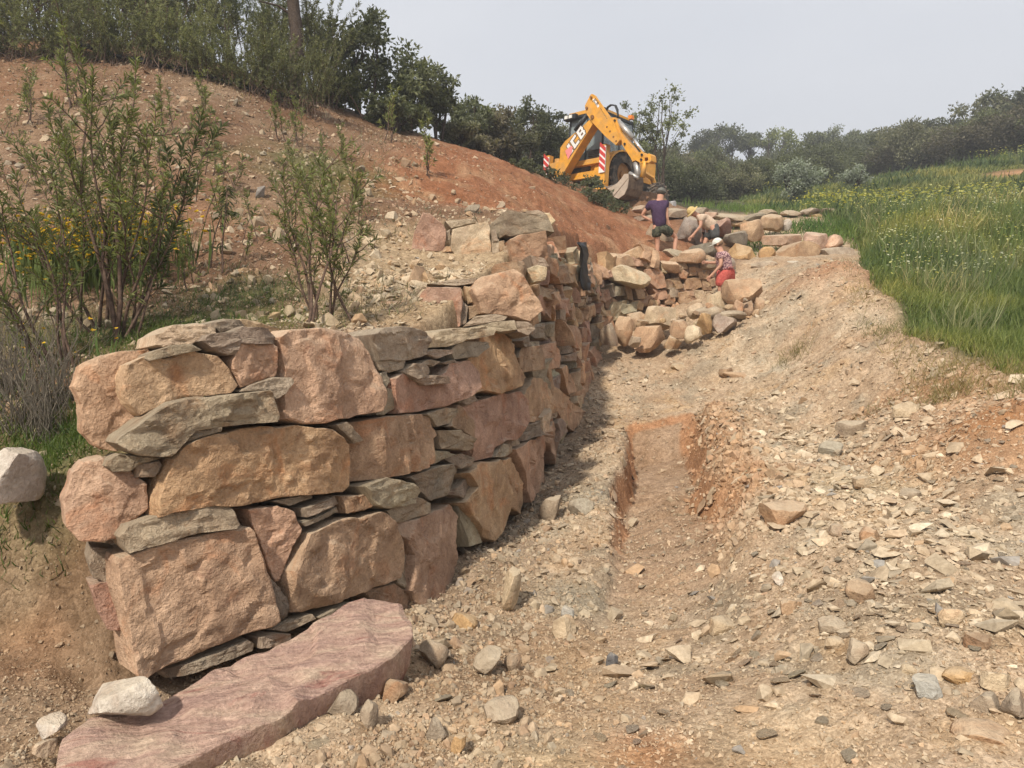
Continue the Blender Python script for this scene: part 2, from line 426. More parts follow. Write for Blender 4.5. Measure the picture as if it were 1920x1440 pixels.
shared = [  # along the seam right of the wall and far away: both sheets pass through these
    P(1400, 490, 18.0), P(1440, 480, 19.5), P(1390, 430, 22), P(1400, 405, 26), P(1350, 400, 30), P(1330, 385, 36), P(1320, 375, 45), P(1310, 375, 65), P(1300, 342, 95), (40, 140, 27), (60, 190, 32),
    P(1430, 385, 35), P(1250, 405, 24), P(1290, 395, 28), P(1230, 375, 34), P(1200, 365, 60), P(1000, 330, 60), P(1000, 310, 95), (0, 140, 24), (-60, 140, 22), (-60, 190, 24), (0, 190, 26)]
front_pts = shared + [G(*t) for t in [
    (30, 1420, -0.10), (250, 1438, -0.19), (600, 1430, -0.16), (900, 1430, -0.12), (1200, 1430, -0.10), (1500, 1430, 0.0), (1800, 1430, 0.1), (1900, 1200, 0.22),
    (270, 1290, -0.17), (540, 1190, -0.18), 
    (1000, 1120, -0.38), (1060, 1000, -0.38), (1120, 930, -0.30), (1120, 850, -0.10),
    (850, 1300, -0.22), (1000, 1300, -0.24), (1250, 1250, -0.25), (1250, 1100, -0.32), (1400, 1100, -0.12), (1600, 1100, 0.12), (1800, 1100, 0.2), (1450, 950, 0.14), (1600, 950, 0.22), (1850, 1000, 0.32),
    (1500, 850, 0.24), (1700, 870, 0.38), (1900, 900, 0.48), (1400, 780, 0.32), (1600, 765, 0.5), (1800, 780, 0.70), (1900, 770, 0.85), 
    (1200, 705, 0.55), (1350, 695, 0.68), (1500, 695, 0.78)]] + [P(*t) for t in [
    (700, 1150, 4.6), (790, 1145, 5.0), (880, 1058, 5.8), (950, 1015, 6.75), (1040, 878, 9.5), (1090, 785, 12),
    (1115, 692, 13.6), (1125, 645, 15.3), (1210, 650, 14.6), (1300, 640, 14.5), (1400, 620, 13.6), (1500, 600, 13), (1600, 650, 10.5), (1450, 562, 15),
    (1200, 610, 16), (1290, 585, 16.4), (1370, 560, 16.6), (1420, 525, 16.8),
    (1510, 508, 15), (1600, 497, 14), (1650, 562, 12), (1720, 640, 9.5), (1830, 690, 8), (1925, 712, 7.2), (2200, 800, 5.5), (2200, 1300, 3.0),
    (1660, 540, 14.5), (1720, 615, 11.2), (1850, 665, 9.4), (1930, 690, 8.4), (1700, 560, 13), (1900, 560, 12.5), (2200, 600, 10), (2200, 450, 16),
    (1650, 500, 16), (1900, 450, 17), (1700, 430, 20), (1600, 470, 19), (1900, 380, 26), (1700, 392, 26), (1550, 402, 28), (1700, 350, 35), (1900, 300, 40), (1500, 388, 34), (2300, 300, 30),
    (1900, 300, 55), (1600, 350, 55), (1900, 262, 80), (1600, 332, 90), (2400, 250, 60), (2200, 245, 100)]] + [(-4, 2.5, 0.0), (-4, 0, 0.0), (0, 0, 0), (5, 0.5, .2), (110, 100, 22), (110, 190, 32), (0, -10, 0), (-20, -10, 0), (20, -10, 1), (60, -10, 6)]
back_pts = shared + [P(*t) for t in [
    (-60, 955, 3.55), (0, 948, 3.6), (100, 935, 3.7), (170, 925, 3.75), (50, 890, 4.2), (110, 820, 4.6), (200, 770, 4.5), (50, 700, 5.2), (0, 610, 6.2), (200, 625, 6.0), (350, 608, 5.8), (500, 605, 5.7), (620, 612, 6.0), (690, 600, 6.3),
    (760, 545, 7.5), (900, 525, 7.6), (710, 570, 6.9), (980, 505, 8.1), (830, 485, 8.9), (920, 482, 9), (790, 410, 10.4), (900, 405, 10.5), (1010, 405, 11),
    (300, 450, 8.5), (100, 450, 8.5), (500, 450, 8.5), (650, 450, 9), (300, 300, 11.5), (100, 300, 11.5), (500, 300, 12), (650, 350, 12), (710, 450, 9.6),
    (0, 150, 15), (300, 200, 14), (500, 225, 15), (650, 262, 15.5), (750, 325, 14), (-200, 300, 11), (-200, 100, 16), (-250, 600, 6), (-300, 900, 4),
    (845, 292, 17), (950, 312, 19.5), (1050, 342, 21.5), (1130, 372, 22.3), (1180, 400, 22.5),
    (870, 385, 12.3), (960, 395, 13), (1050, 432, 14), (1100, 462, 15.3), (1180, 470, 17.6), (1290, 478, 18.2), (1000, 365, 16.2), (1090, 405, 18), (1300, 440, 20.5), (1230, 420, 21.5),
    (0, 72, 20), (200, 88, 17.5), (350, 132, 16.5), (560, 188, 17), (700, 248, 18), (300, 130, 26), (600, 205, 26), (850, 285, 26), (900, 305, 30), (1000, 330, 40), (300, 170, 60), (700, 250, 60)]] + [
    (2.0, 25, 5.75), (4.2, 26, 5.6), (4.6, 23.7, 5.35), (2.2, 23.2, 5.55), (6, 28, 5.7), (3.5, 30, 6.0), (-30, 60, 16), (-60, 30, 13), (-60, 60, 16), (-40, 3.7, .7), (-20, 3.7, .7), (-20, 12, 5.0)]
T_FRONT, T_BACK = TPS(front_pts), TPS(back_pts)

# region behind the wall line (polygon, 0.35 m behind the wall's face)
def _inner():
    out = []
    for s in np.linspace(0.15, PLAN_S[-1], 34):
        p, n = plan(s); out.append((p.x - n.x * 0.38, p.y - n.y * 0.38))
    return out
CUT = [(-60, 3.72), (-6, 3.68), (-4.2, 3.62), (-3.3, 3.72), (-2.6, 3.66), (-2.2, 3.74)]
BACK_POLY = np.array(CUT + _inner() + [(5.9, 19), (6.6, 24), (8.5, 36), (12, 60), (20, 95), (40, 140), (60, 190), (60, 400), (-300, 400), (-300, 3.72)])
def back_dist(x):
    """signed distance to BACK_POLY, positive inside"""
    inside = np.zeros(len(x), bool); dmin = np.full(len(x), 1e9)
    n = len(BACK_POLY)
    for i in range(n):
        a, b = BACK_POLY[i], BACK_POLY[(i + 1) % n]
        ab = b - a; t = np.clip(((x - a) @ ab) / (ab @ ab), 0, 1)
        d = np.hypot(*(x - a - t[:, None] * ab).T); dmin = np.minimum(dmin, d)
        c = ((a[1] > x[:, 1]) != (b[1] > x[:, 1]))
        with np.errstate(divide='ignore', invalid='ignore'):
            xi = (b[0] - a[0]) * (x[:, 1] - a[1]) / (b[1] - a[1]) + a[0]
        inside ^= c & (x[:, 0] < xi)
    return np.where(inside, dmin, -dmin)

TR_A, TR_B = np.array([0.92, 4.4]), np.array([2.26, 11.45])
_tl = np.linalg.norm(TR_B - TR_A); _tu = (TR_B - TR_A) / _tl; _tn = np.array([_tu[1], -_tu[0]])
def trench_uv(x):
    q = x - TR_A
    return q @ _tu, q @ _tn + 0.0
def trench(x):
    s, w = trench_uv(x)
    w = w + 0.05 * np.sin(s * 2.1) + 0.12 * fbm(np.c_[x * 2.6, 0 * s], 3, 5); s = s + 0.34 * fbm(np.c_[x * 2.4, 0 * s], 3, 6)
    D = np.interp(s, [-0.9, 0.3, 1.6, 2.8, 4.0, 5.4, 6.4, 7.2], [0, 0.07, 0.16, 0.34, 0.58, 0.66, 0.56, 0.0])
    prof = np.where(w > 0, 1 - sstep(0.34, 0.72, w), 1 - sstep(0.32, 0.50, -w))
    rip = 0.085 * np.sin(s * 22 + 1.6 * w * w * 8) * np.exp(-((s - 3.7) / 1.0) ** 2) * (1 - sstep(.34, .60, np.abs(w)))
    rim = 0.13 * np.exp(-((w - 0.84) / 0.17) ** 2) * sstep(1.4, 3.0, s) * (1 - sstep(6.4, 7.2, s)) + 0.05 * np.exp(-((w + 0.70) / 0.14) ** 2) * sstep(1.4, 3.0, s) * (1 - sstep(6.6, 7.2, s))
    rip = rip + 0.018 * np.sin(s * 22 + 1.0 * np.sin(w * 3)) * sstep(-.4, .6, s) * (1 - sstep(2.6, 3.2, s)) * (1 - sstep(.30, .55, np.abs(w)))
    cr = 0.11 * fbm(np.c_[x * 5.0, 0 * s], 4, 15) * np.exp(-((w - 0.72) / 0.28) ** 2) * sstep(1.2, 2.4, s) * (1 - sstep(6.4, 7.2, s))
    return -D * prof + rip + rim + cr, prof * (1 - sstep(7.0, 7.25, s))

def height(x, detail=True):
    x = np.asarray(x, float)
    dist = np.hypot(x[:, 0], x[:, 1])
    bd = back_dist(x)
    wn_ = 0.22 * vnoise(np.c_[x * 1.6, 0 * x[:, :1]], 9) * (x[:, 0] < -1.9) + 0.10 * vnoise(np.c_[x * 5, 0 * x[:, :1]], 19) * (x[:, 0] < -1.9)
    m = sstep(-0.10, 0.14, bd + wn_ * 0.9)
    left = (x[:, 0] < -2.0) & (x[:, 1] < 5)
    m = np.where(left, sstep(-0.30, 0.30, bd + wn_), m)
    hf = T_FRONT(x); tz, tm = trench(x); hf = hf + tz
    hb = T_BACK(x)
    z = hf * (1 - m) + hb * m
    if detail:
        p3 = np.c_[x, z * 0.5]
        near = 1 - sstep(20, 45, dist)
        frontw = 1 - m
        rough = np.where(m > 0.5, 1.15, 1.0) * near * (1 - .75 * sstep(.4, .9, tm) * frontw)
        bank_ = sstep(-1.25, -0.40, bd) * sstep(4.3, 5.2, x[:, 1]) * (1 - sstep(10, 12, x[:, 1])) * (x[:, 0] > -1.2); z = z + 0.05 * bank_ * frontw
        rough = rough * (1 + .8 * frontw * sstep(8.0, 9.5, x[:, 1]) * sstep(2.6, 3.6, x[:, 0]) * (1 - sstep(17, 19, x[:, 1])))
        z = z + rough * (0.075 * fbm(p3 * 0.9, 3, 3) + 0.030 * fbm(p3 * 3.7, 3, 7))
        cl = np.abs(fbm(p3 * 7.5, 3, 23)); z = z + rough * (0.05 * (0.35 - cl)) * np.where(m > 0.5, 0.6, 1)
        z = z + rough * 0.026 * fbm(p3 * 17, 2, 31) * np.where(m > .5, .8, 1)
        # wheel rut and lumps on the right
        z = z - 0.10 * np.exp(-((x[:, 0] - 3.1 - 0.10 * (x[:, 1] - 5)) / 0.30) ** 2) * sstep(3.5, 4.5, x[:, 1]) * (1 - sstep(7.5, 9, x[:, 1])) * frontw
        z = z + sstep(40, 80, dist) * 0.8 * fbm(p3 * 0.05, 2, 40)
        # furrows clawed down the red bank
        bank = m * sstep(11.5, 13, x[:, 1]) * (1 - sstep(19, 22, x[:, 1])) * sstep(-3.5, -1.0, x[:, 0]) * (1 - sstep(4, 5.5, x[:, 0]))
        z = z + bank * 0.26 * fbm(np.c_[x[:, 0] * 1.4 - x[:, 1] * 3.0, x[:, 1] * 0.5 + x[:, 0] * .4, 0 * x[:, 0]], 4, 44)
    return z
def gz(x, y):
    return float(height(np.array([[x, y]]))[0])
def gnormal(x, e=0.06):
    z0, zx, zy = height(x), height(x + [e, 0]), height(x + [0, e])
    n = np.c_[-(zx - z0) / e, -(zy - z0) / e, np.ones(len(x))]
    return n / np.linalg.norm(n, axis=1)[:, None], z0
def on_ground(px, py, d0=2.0, d1=120.0):
    """where the photo ray first meets the ground"""
    ds = np.geomspace(d0, d1, 300)
    r = ray(px, py); pts = np.array((0, 0, EYE)) + np.array(r)[None] * (ds / r.y)[:, None]
    below = pts[:, 2] - height(pts[:, :2]) < 0
    i = int(np.argmax(below)) if below.any() else len(ds) - 1
    a, b = ds[max(i - 1, 0)], ds[i]
    for _ in range(12):
        c = (a + b) / 2; q = P(px, py, c)
        if q.z < gz(q.x, q.y): b = c
        else: a = c
    return P(px, py, (a + b) / 2)

def axis(dense0, dense1, step, lo, hi, grow):
    a = list(np.arange(dense0, dense1 + 1e-6, step))
    s = step; v = dense1
    while v < hi:
        s *= grow; v += s; a.append(v)
    s = step; v = dense0; b = []
    while v > lo:
        s *= grow; v -= s; b.append(v)
    return np.array(b[::-1] + a)
GX = axis(-3.2, 4.6, 0.034, -160, 160, 1.042)
GY = axis(2.1, 11.6, 0.034, -8, 260, 1.028)
gx, gy = np.meshgrid(GX, GY)
gxy = np.c_[gx.ravel(), gy.ravel()]
gzv = height(gxy)

TAN = np.array((0.425, 0.320, 0.220)); PALE = np.array((0.500, 0.400, 0.285)); RED = np.array((0.36, 0.185, 0.095)); OCHRE = np.array((0.45, 0.315, 0.185))
GREY = np.array((0.305, 0.270, 0.205)); BROWN = np.array((0.275, 0.190, 0.120)); MOSS = np.array((0.075, 0.085, 0.030)); HILL = np.array((0.185, 0.112, 0.070)); LITTER = np.array((0.245, 0.172, 0.115)); FOREST = np.array((0.06, 0.065, 0.035))
def blob(x, c, r, seed=0):
    c = np.array(c[:2]); d = np.hypot(*(x - c).T) / r
    return np.clip(1.15 - d + 0.55 * fbm(np.c_[x * 2.2, 0 * x[:, :1]], 3, 70 + seed), 0, 1) ** 0.8
def ground_color(x, z):
    n1 = fbm(np.c_[x * 0.8, 0 * z], 4, 51); n2 = fbm(np.c_[x * 2.3, 0 * z], 4, 52); n3 = fbm(np.c_[x * 0.35, 0 * z], 3, 53)
    bd = back_dist(x); m = sstep(-0.25, 0.2, bd)
    def mx(c, t, w): return c * (1 - w[:, None]) + t * w[:, None]
    f = np.tile(TAN, (len(x), 1))
    f = mx(f, PALE, sstep(-0.1, 0.35, n1)); f = mx(f, OCHRE, 0.6 * sstep(0.12, 0.45, n2)); f = mx(f, GREY, 0.6 * sstep(0.05, 0.4, -n2))
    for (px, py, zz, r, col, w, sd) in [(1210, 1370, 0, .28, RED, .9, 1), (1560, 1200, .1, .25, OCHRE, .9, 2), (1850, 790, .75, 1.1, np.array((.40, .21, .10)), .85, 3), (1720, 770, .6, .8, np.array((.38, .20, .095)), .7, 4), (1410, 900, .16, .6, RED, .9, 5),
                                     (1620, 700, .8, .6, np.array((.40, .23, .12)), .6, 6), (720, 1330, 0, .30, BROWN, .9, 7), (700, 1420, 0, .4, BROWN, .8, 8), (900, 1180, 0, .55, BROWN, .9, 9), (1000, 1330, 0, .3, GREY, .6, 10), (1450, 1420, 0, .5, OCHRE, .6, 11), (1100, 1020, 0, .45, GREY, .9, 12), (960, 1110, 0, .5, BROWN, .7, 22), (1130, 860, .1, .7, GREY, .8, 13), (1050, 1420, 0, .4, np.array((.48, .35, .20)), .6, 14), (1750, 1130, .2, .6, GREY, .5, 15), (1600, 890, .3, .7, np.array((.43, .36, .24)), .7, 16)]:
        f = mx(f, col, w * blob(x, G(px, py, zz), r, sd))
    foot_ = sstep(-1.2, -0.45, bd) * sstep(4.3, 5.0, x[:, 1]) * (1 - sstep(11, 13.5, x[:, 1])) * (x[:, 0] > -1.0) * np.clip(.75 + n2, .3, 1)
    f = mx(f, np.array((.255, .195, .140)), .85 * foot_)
    _, tm = trench(x); s, w_ = trench_uv(x)
    side = sstep(0.05, 0.4, tm) * (1 - sstep(0.90, 1.0, tm)) * sstep(1.2, 3.0, s)
    f = mx(f, np.array((.325, .225, .150)), 0.8 * sstep(0.6, 1, tm) * sstep(-.3, 1.5, s)); f = mx(f, np.array((.40, .225, .125)), np.clip(side * 1.2, 0, 1))  # brown trench floor with its shade darkened into the colour; reddish sides
    f = mx(f, np.array((.44, .265, .15)), 0.8 * np.exp(-((w_ - 0.72) / 0.22) ** 2) * sstep(1.4, 2.6, s) * (1 - sstep(6.0, 7.0, s)))
    # ridge top redder, meadow side green
    q = P(1580, 510, 14.3); f = mx(f, np.array((.38, .20, .11)), 0.75 * blob(x, q, 1.1, 17))
    meadow = (x[:, 0] > 0) * sstep(0.0, 0.35, meadow_side(x))
    f = mx(f, MOSS, np.clip(meadow, 0, 1)); f = mx(f, np.array((.42, .25, .14)), blob(x, P(1905, 335, 34), 1.6, 18))
    b = np.tile(HILL, (len(x), 1))
    b = mx(b, LITTER, 0.75 * sstep(-0.25, 0.30, n1)); b = mx(b, np.array((.245, .130, .072)), 0.45 * sstep(0.05, 0.4, n3 + 0.15)); b = mx(b, BROWN, 0.5 * sstep(0.0, 0.4, n2))
    bank = sstep(11.0, 12.5, x[:, 1]) * sstep(-3.2, -1.4, x[:, 0] + 0.12 * (16 - x[:, 1])) * (1 - sstep(21.5, 23.0, x[:, 1])) * (1 - sstep(4.0, 5.0, x[:, 0]))
    b = mx(b, np.array((.285, .130, .068)), 0.9 * bank); b = mx(b, np.array((.36, .215, .125)), 0.8 * bank * sstep(0.0, 0.4, n2))
    # rubble terrace behind the wall
    ter = sstep(5.8, 6.6, x[:, 1]) * (1 - sstep(9.6, 10.6, x[:, 1])) * sstep(-2.4, -1.5, x[:, 0])
    b = mx(b, np.array((.40, .31, .20)), 0.85 * ter)
    mossl = sstep(-2.6, -3.0, x[:, 0] * 1.0 - 0.2) * 0
    for (px, py, d, r, sd) in [(60, 860, 4.3, .75, 30), (160, 850, 4.3, .5, 31), (300, 620, 5.9, .6, 32), (480, 590, 6.0, .7, 33), (60, 640, 5.8, .8, 34), (470, 530, 7.0, .6, 35), (620, 300, 12.6, 1.4, 36)]:
        b = mx(b, MOSS * 1.3, 0.75 * blob(x, P(px, py, d), r, sd))
    cutw = (1 - sstep(0.0, 0.45, np.abs(bd + 0.05))) * (x[:, 0] < -1.7) * (x[:, 1] < 4.6)
    far = sstep(26, 34, x[:, 1])
    b = mx(b, FOREST, far); f = mx(f, FOREST, far * (1 - meadow))
    c = f * (1 - m[:, None]) + b * m[:, None]
    cc = np.tile(np.array((.205, .138, .085)), (len(x), 1)); cc = mx(cc, np.array((.275, .198, .125)), sstep(0.0, .4, n2)); cc = mx(cc, RED, .8 * blob(x, P(10, 1090, 3.45), .35, 37))
    cw = np.clip(cutw * 1.4, 0, 1); c = c * (1 - cw[:, None]) + cc * cw[:, None]
    pit = ((x[:, 0] < -1.55) & (x[:, 1] < 3.9)) * sstep(-0.05, 0.1, -bd) * 0.7
    c = mx(c, np.array((.235, .165, .108)), pit)
    return c
RIDGE = np.array([(x.x, x.y) for x in [P(1604, 490, 15.6), P(1625, 503, 13.8), P(1655, 562, 12), P(1725, 640, 9.5), P(1835, 690, 8), P(1925, 712, 7.2), P(2250, 830, 5.2)]] + [(9, 2), (12, -10)])
def meadow_side(x):
    """distance beyond the spoil ridge's crest (positive on the meadow side)"""
    yr = np.interp(x[:, 0], *_ridge_sorted)
    return np.where(x[:, 0] > _ridge_min, _signed_ridge(x), -5.0)
_seam = np.array([(7.9, 17.2), (8.7, 19.5), (9.6, 24), (11, 36), (14, 60)])
_line = np.concatenate([_seam[::-1], RIDGE])
_ridge_sorted = (np.sort(RIDGE[:, 0]), RIDGE[np.argsort(RIDGE[:, 0]), 1]); _ridge_min = 4.0
def _signed_ridge(x):
    best = np.full(len(x), 1e9); sg = np.ones(len(x))
    for a, b in zip(_line[:-1], _line[1:]):
        ab = b - a; t = np.clip(((x - a) @ ab) / (ab @ ab), 0, 1)
        v = x - a - t[:, None] * ab; d = np.hypot(v[:, 0], v[:, 1])
        cr = ab[0] * v[:, 1] - ab[1] * v[:, 0]
        up = d < best - 1e-9
        best = np.where(up, d, best); sg = np.where(up, np.sign(cr), sg)
    return best * sg
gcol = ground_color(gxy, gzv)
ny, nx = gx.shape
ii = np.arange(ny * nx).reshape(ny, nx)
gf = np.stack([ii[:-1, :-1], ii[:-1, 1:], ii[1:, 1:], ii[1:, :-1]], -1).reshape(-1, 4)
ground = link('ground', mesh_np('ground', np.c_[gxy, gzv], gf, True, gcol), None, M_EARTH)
ground['kind'] = 'structure'

# from here on the ground is read off its own sheet
_bdg = back_dist(gxy).reshape(ny, nx); _zg = gzv.reshape(ny, nx); _cg = gcol.reshape(ny, nx, 3)
def _cell(x):
    x = np.asarray(x, float)
    i = np.clip(np.searchsorted(GX, x[:, 0]) - 1, 0, nx - 2); j = np.clip(np.searchsorted(GY, x[:, 1]) - 1, 0, ny - 2)
    return i, j, np.clip((x[:, 0] - GX[i]) / (GX[i + 1] - GX[i]), 0, 1), np.clip((x[:, 1] - GY[j]) / (GY[j + 1] - GY[j]), 0, 1)
def _bil(A, x):
    i, j, u, v = _cell(x)
    if A.ndim == 3: u, v = u[:, None], v[:, None]
    return (A[j, i] * (1 - u) + A[j, i + 1] * u) * (1 - v) + (A[j + 1, i] * (1 - u) + A[j + 1, i + 1] * u) * v
def height(x, detail=True): return _bil(_zg, x)
def back_dist(x): return _bil(_bdg, x)
def ground_color(x, z): return _bil(_cg, x)
# ------------------------------------------------------------------ stone builders
BATTER = 0.07
def on_wall(px, py):
    """where the photo ray meets the wall's battered face -> (point, s)"""
    r = ray(px, py); best = None; off = 0.0
    for it in range(5):
        hit = None
        for i in range(len(PLAN) - 1):
            a = PLAN[i]; b = PLAN[i + 1]
            _, na = plan(PLAN_S[i] + 1e-4); _, nb = plan(PLAN_S[i + 1] - 1e-4)
            ax, ay = a[0] - na.x * off, a[1] - na.y * off; bx, by = b[0] - nb.x * off, b[1] - nb.y * off
            if i == 0: ax, ay = ax - (bx - ax) * 1.2, ay - (by - ay) * 1.2
            ex, ey = bx - ax, by - ay
            den = r.x * ey - r.y * ex
            if abs(den) < 1e-9: continue
            t = (ax * ey - ay * ex) / den; k = (ax * r.y - ay * r.x) / den
            if t > 0 and -1e-6 <= k <= 1 + 1e-6:
                if hit is None or t < hit[0]:
                    if i == 0: k = (k * 2.2 - 1.2)
                    hit = (t, PLAN_S[i] + k * (PLAN_S[i + 1] - PLAN_S[i]))
        if hit is None: break
        best = hit; p = Vector((0, 0, EYE)) + r * hit[0]
        off = BATTER * (p.z + 0.1)
    return Vector((0, 0, EYE)) + r * best[0], best[1]

def resample(q, n):
    """n points round the outline, every corner kept"""
    q = np.asarray(q, float); k = len(q); e = np.hypot(*(np.roll(q, -1, 0) - q).T)
    m = np.maximum(1, np.round(e / e.sum() * (n - k) + 1).astype(int))
    while m.sum() > n: m[np.argmax(m)] -= 1
    while m.sum() < n: m[np.argmax(e / m)] += 1
    return np.vstack([q[i] + (q[(i + 1) % k] - q[i]) * (np.arange(m[i]) / m[i])[:, None] for i in range(k)])

def stone_mesh(q, thick, seed, n=48, bevel=0.05, bulge=0.02, rough=0.02, tilt=0.12, layered=False, groove=0.0, jag=0.02, shrink=0.982, facet=0.42):
    """one quarried stone: outline q in its own face plane (x across, y up), face at depth 0 towards -z_local (out = +w)"""
    rng = np.random.RandomState(seed)
    q = np.asarray(q, float); c = q.mean(0)
    size = math.sqrt(max(1e-6, np.ptp(q[:, 0]) * np.ptp(q[:, 1])))
    q = resample(q, n)
    c = q.mean(0); q = c + (q - c) * shrink
    d = q - c; rad = np.hypot(*d.T) + 1e-6
    jn = fbm(np.c_[q * (5.0 / max(size, .12)), np.full(n, seed * 1.7)], 3, seed)
    q = q + d / rad[:, None] * (jn * jag * size)[:, None]
    bevel = min(bevel, size * 0.10)
    ang = np.linspace(0, 2 * math.pi, n, endpoint=False)
    bn = fbm(np.c_[np.cos(ang) * 3.1 + seed, np.sin(ang) * 3.1, np.full(n, .5)], 3, seed + 31)
    bi = bevel * np.clip(0.7 + 1.8 * bn, 0.2, 1.8)                 # chipped, uneven edge
    ei = np.clip(bi / (np.hypot(*(q - c).T) + 1e-6), 0, .3)
    k = 20 if n > 80 else 14 if n > 50 else (8 if n > 30 else 4)
    spec = [(0.70, 0, -thick, 0), (0.93, 0, -thick * 0.8, 0), (1.0, 0, -thick * 0.45, 0), (1.0, 0, 0, -1.5), (1.0, 0.28, 0, -0.42), (1.0, 1.0, 0, 0)]
    rings = []; V = []
    for sc, ek, w, bk_ in spec:
        f = (sc * (1 - ek * ei))[:, None]; V.append(np.c_[c + (q - c) * f, w + bk_ * bi]); rings.append((sc, w - 0.001 * (ek < .5)))
    for j in range(1, k):
        f = ((1 - ei) * (1 - j / k))[:, None]; V.append(np.c_[c + (q - c) * f, np.full(n, bulge * size * (1 - (1 - j / k) ** 2))]); rings.append((1 - j / k, 0.0))
    V.append(np.array([[c[0], c[1], bulge * size]])); V = np.vstack(V)
    rel = (V[:, :2] - c) / size
    facew = sstep(-thick, -thick * 0.5, V[:, 2])
    t = rng.uniform(-tilt, tilt, 2)
    wob = 0.05 * fbm(np.c_[rel * 3.0, np.full(len(rel), seed * .7)], 3, seed + 2)
    D = (rel @ t)
    # broken planes of the face, then pieces struck off its edges
    rw = rel + wob[:, None]
    pl = [rw @ rng.normal(0, .15 * facet * 2, 2) + rng.uniform(-.03, .03) * facet * 2 for _ in range(8)]
    fd = np.maximum.reduce([np.minimum(pl[0], pl[1]), np.minimum(pl[2], pl[3]), np.minimum(np.minimum(pl[4], pl[5]), np.maximum(pl[6], pl[7]))])
    D = D + np.clip(fd - fd.mean(), -.09, .07) * (1.0 if not layered else .5)
    for _ in range(rng.randint(1, 4)):
        a = rng.uniform(0, 2 * math.pi); nn = np.array((math.cos(a), math.sin(a))); off = rng.uniform(0.30, 0.54); sl = rng.uniform(0.2, 1.2) * (facet + .2)
        D = D - np.maximum(0, rel @ nn + wob - off) * sl
    n3 = V * (2.6 / max(size, .15)) + seed * 3.3
    amp = rough
    D = np.maximum(D, -0.16 if not layered else -.3)
    D = D + amp * (0.35 * fbm(n3, 4, seed) + 0.42 * fbm(n3 * 4.6, 3, seed + 5) + .22 * fbm(n3 * 11, 2, seed + 6))
    for q_ in (0, 1):
        led = fbm(n3 * (0.55 + .5 * q_) + 9 + q_ * 5, 3, seed + 11 + q_); D = D + amp * 0.7 * (sstep(-0.05, 0.05, led) - 0.5)
    V[:, 2] += facew * D * size
    V[:, 2] = np.maximum(V[:, 2], -thick * 1.05)
    if layered:
        V[:, 2] += sstep(-thick * .9, -thick * .3, V[:, 2]) * 0.032 * size * vnoise(np.c_[V[:, 0] * 2.2 / size, V[:, 1] * 13 / size, V[:, 2] * 0], seed + 3)
    if groove:
        V[:, 2] += facew * sstep(-.002, 0.0, np.repeat([w for _, w in rings] + [0.0], [n] * len(rings) + [1])) * groove * np.abs(np.sin(V[:, 0] / size * 17 + 0.25 * V[:, 1] / size + 0.5 * vnoise(n3, seed))) * sstep(-0.15, 0.05, rel[:, 0])
    side = 1 - sstep(-.02, -.0005, np.repeat([w for _, w in rings] + [0.0], [n] * len(rings) + [1]))
    jit = fbm(V * (7 / max(size, .15)), 3, seed + 21)
    V[:, :2] += (V[:, :2] - c) * (side * jit * 0.05)[:, None]
    m = len(rings)
    F_ = []
    for j in range(m - 1):
        a = j * n + np.arange(n); b = j * n + (np.arange(n) + 1) % n
        F_.append(np.c_[a, b, b + n, a + n])
    faces = [tuple(r) for r in np.vstack(F_)]
    ci = m * n; a = (m - 1) * n
    faces += [(a + i, a + (i + 1) % n, ci) for i in range(n)]
    faces.append(tuple(range(n))[::-1])
    return V, faces

def place_stone(name, pts3, nrm, thick, seed, parent, mat, color, proud=0.0, **kw):
    """pts3: outline in space (roughly planar); nrm: outward normal"""
    A = np.array([tuple(p) for p in pts3]); c = A.mean(0)
    w = Vector(nrm).normalized()
    u = Vector((0, 0, 1)).cross(w); u.normalize(); u = u if u.length > .5 else Vector((1, 0, 0)); v = w.cross(u)
    q = np.c_[(A - c) @ np.array(u), (A - c) @ np.array(v)]
    # orientation must be counter-clockwise
    ar = 0.5 * np.sum(q[:, 0] * np.roll(q[:, 1], -1) - np.roll(q[:, 0], -1) * q[:, 1])
    if ar < 0: q = q[::-1]
    V, faces = stone_mesh(q, thick, seed, **kw)
    me = mesh_np(name, V, faces, True)
    me.set_sharp_from_angle(angle=math.radians(17))
    o = link(name, me, parent, mat, color)
    M = Matrix.Identity(4)
    for i, ax in enumerate((u, v, w)):
        for k in range(3): M[k][i] = ax[k]
    M.translation = Vector(c) + w * proud
    o.matrix_world = M
    return o

PINK = (0.475, 0.325, 0.228); TANS = (0.485, 0.350, 0.232); ORNG = (0.455, 0.308, 0.198); SLATE = (0.385, 0.325, 0.250); DSLATE = (0.285, 0.240, 0.188); CREAM = (0.55, 0.46, 0.33); ROSE = (0.425, 0.288, 0.215); BRN = (0.355, 0.255, 0.170)
def vary(c, rng, a=0.10):
    k = 1 + rng.uniform(-a, a); return tuple(max(0.02, x * k * (1 + rng.uniform(-a, a) * 0.4)) for x in c)

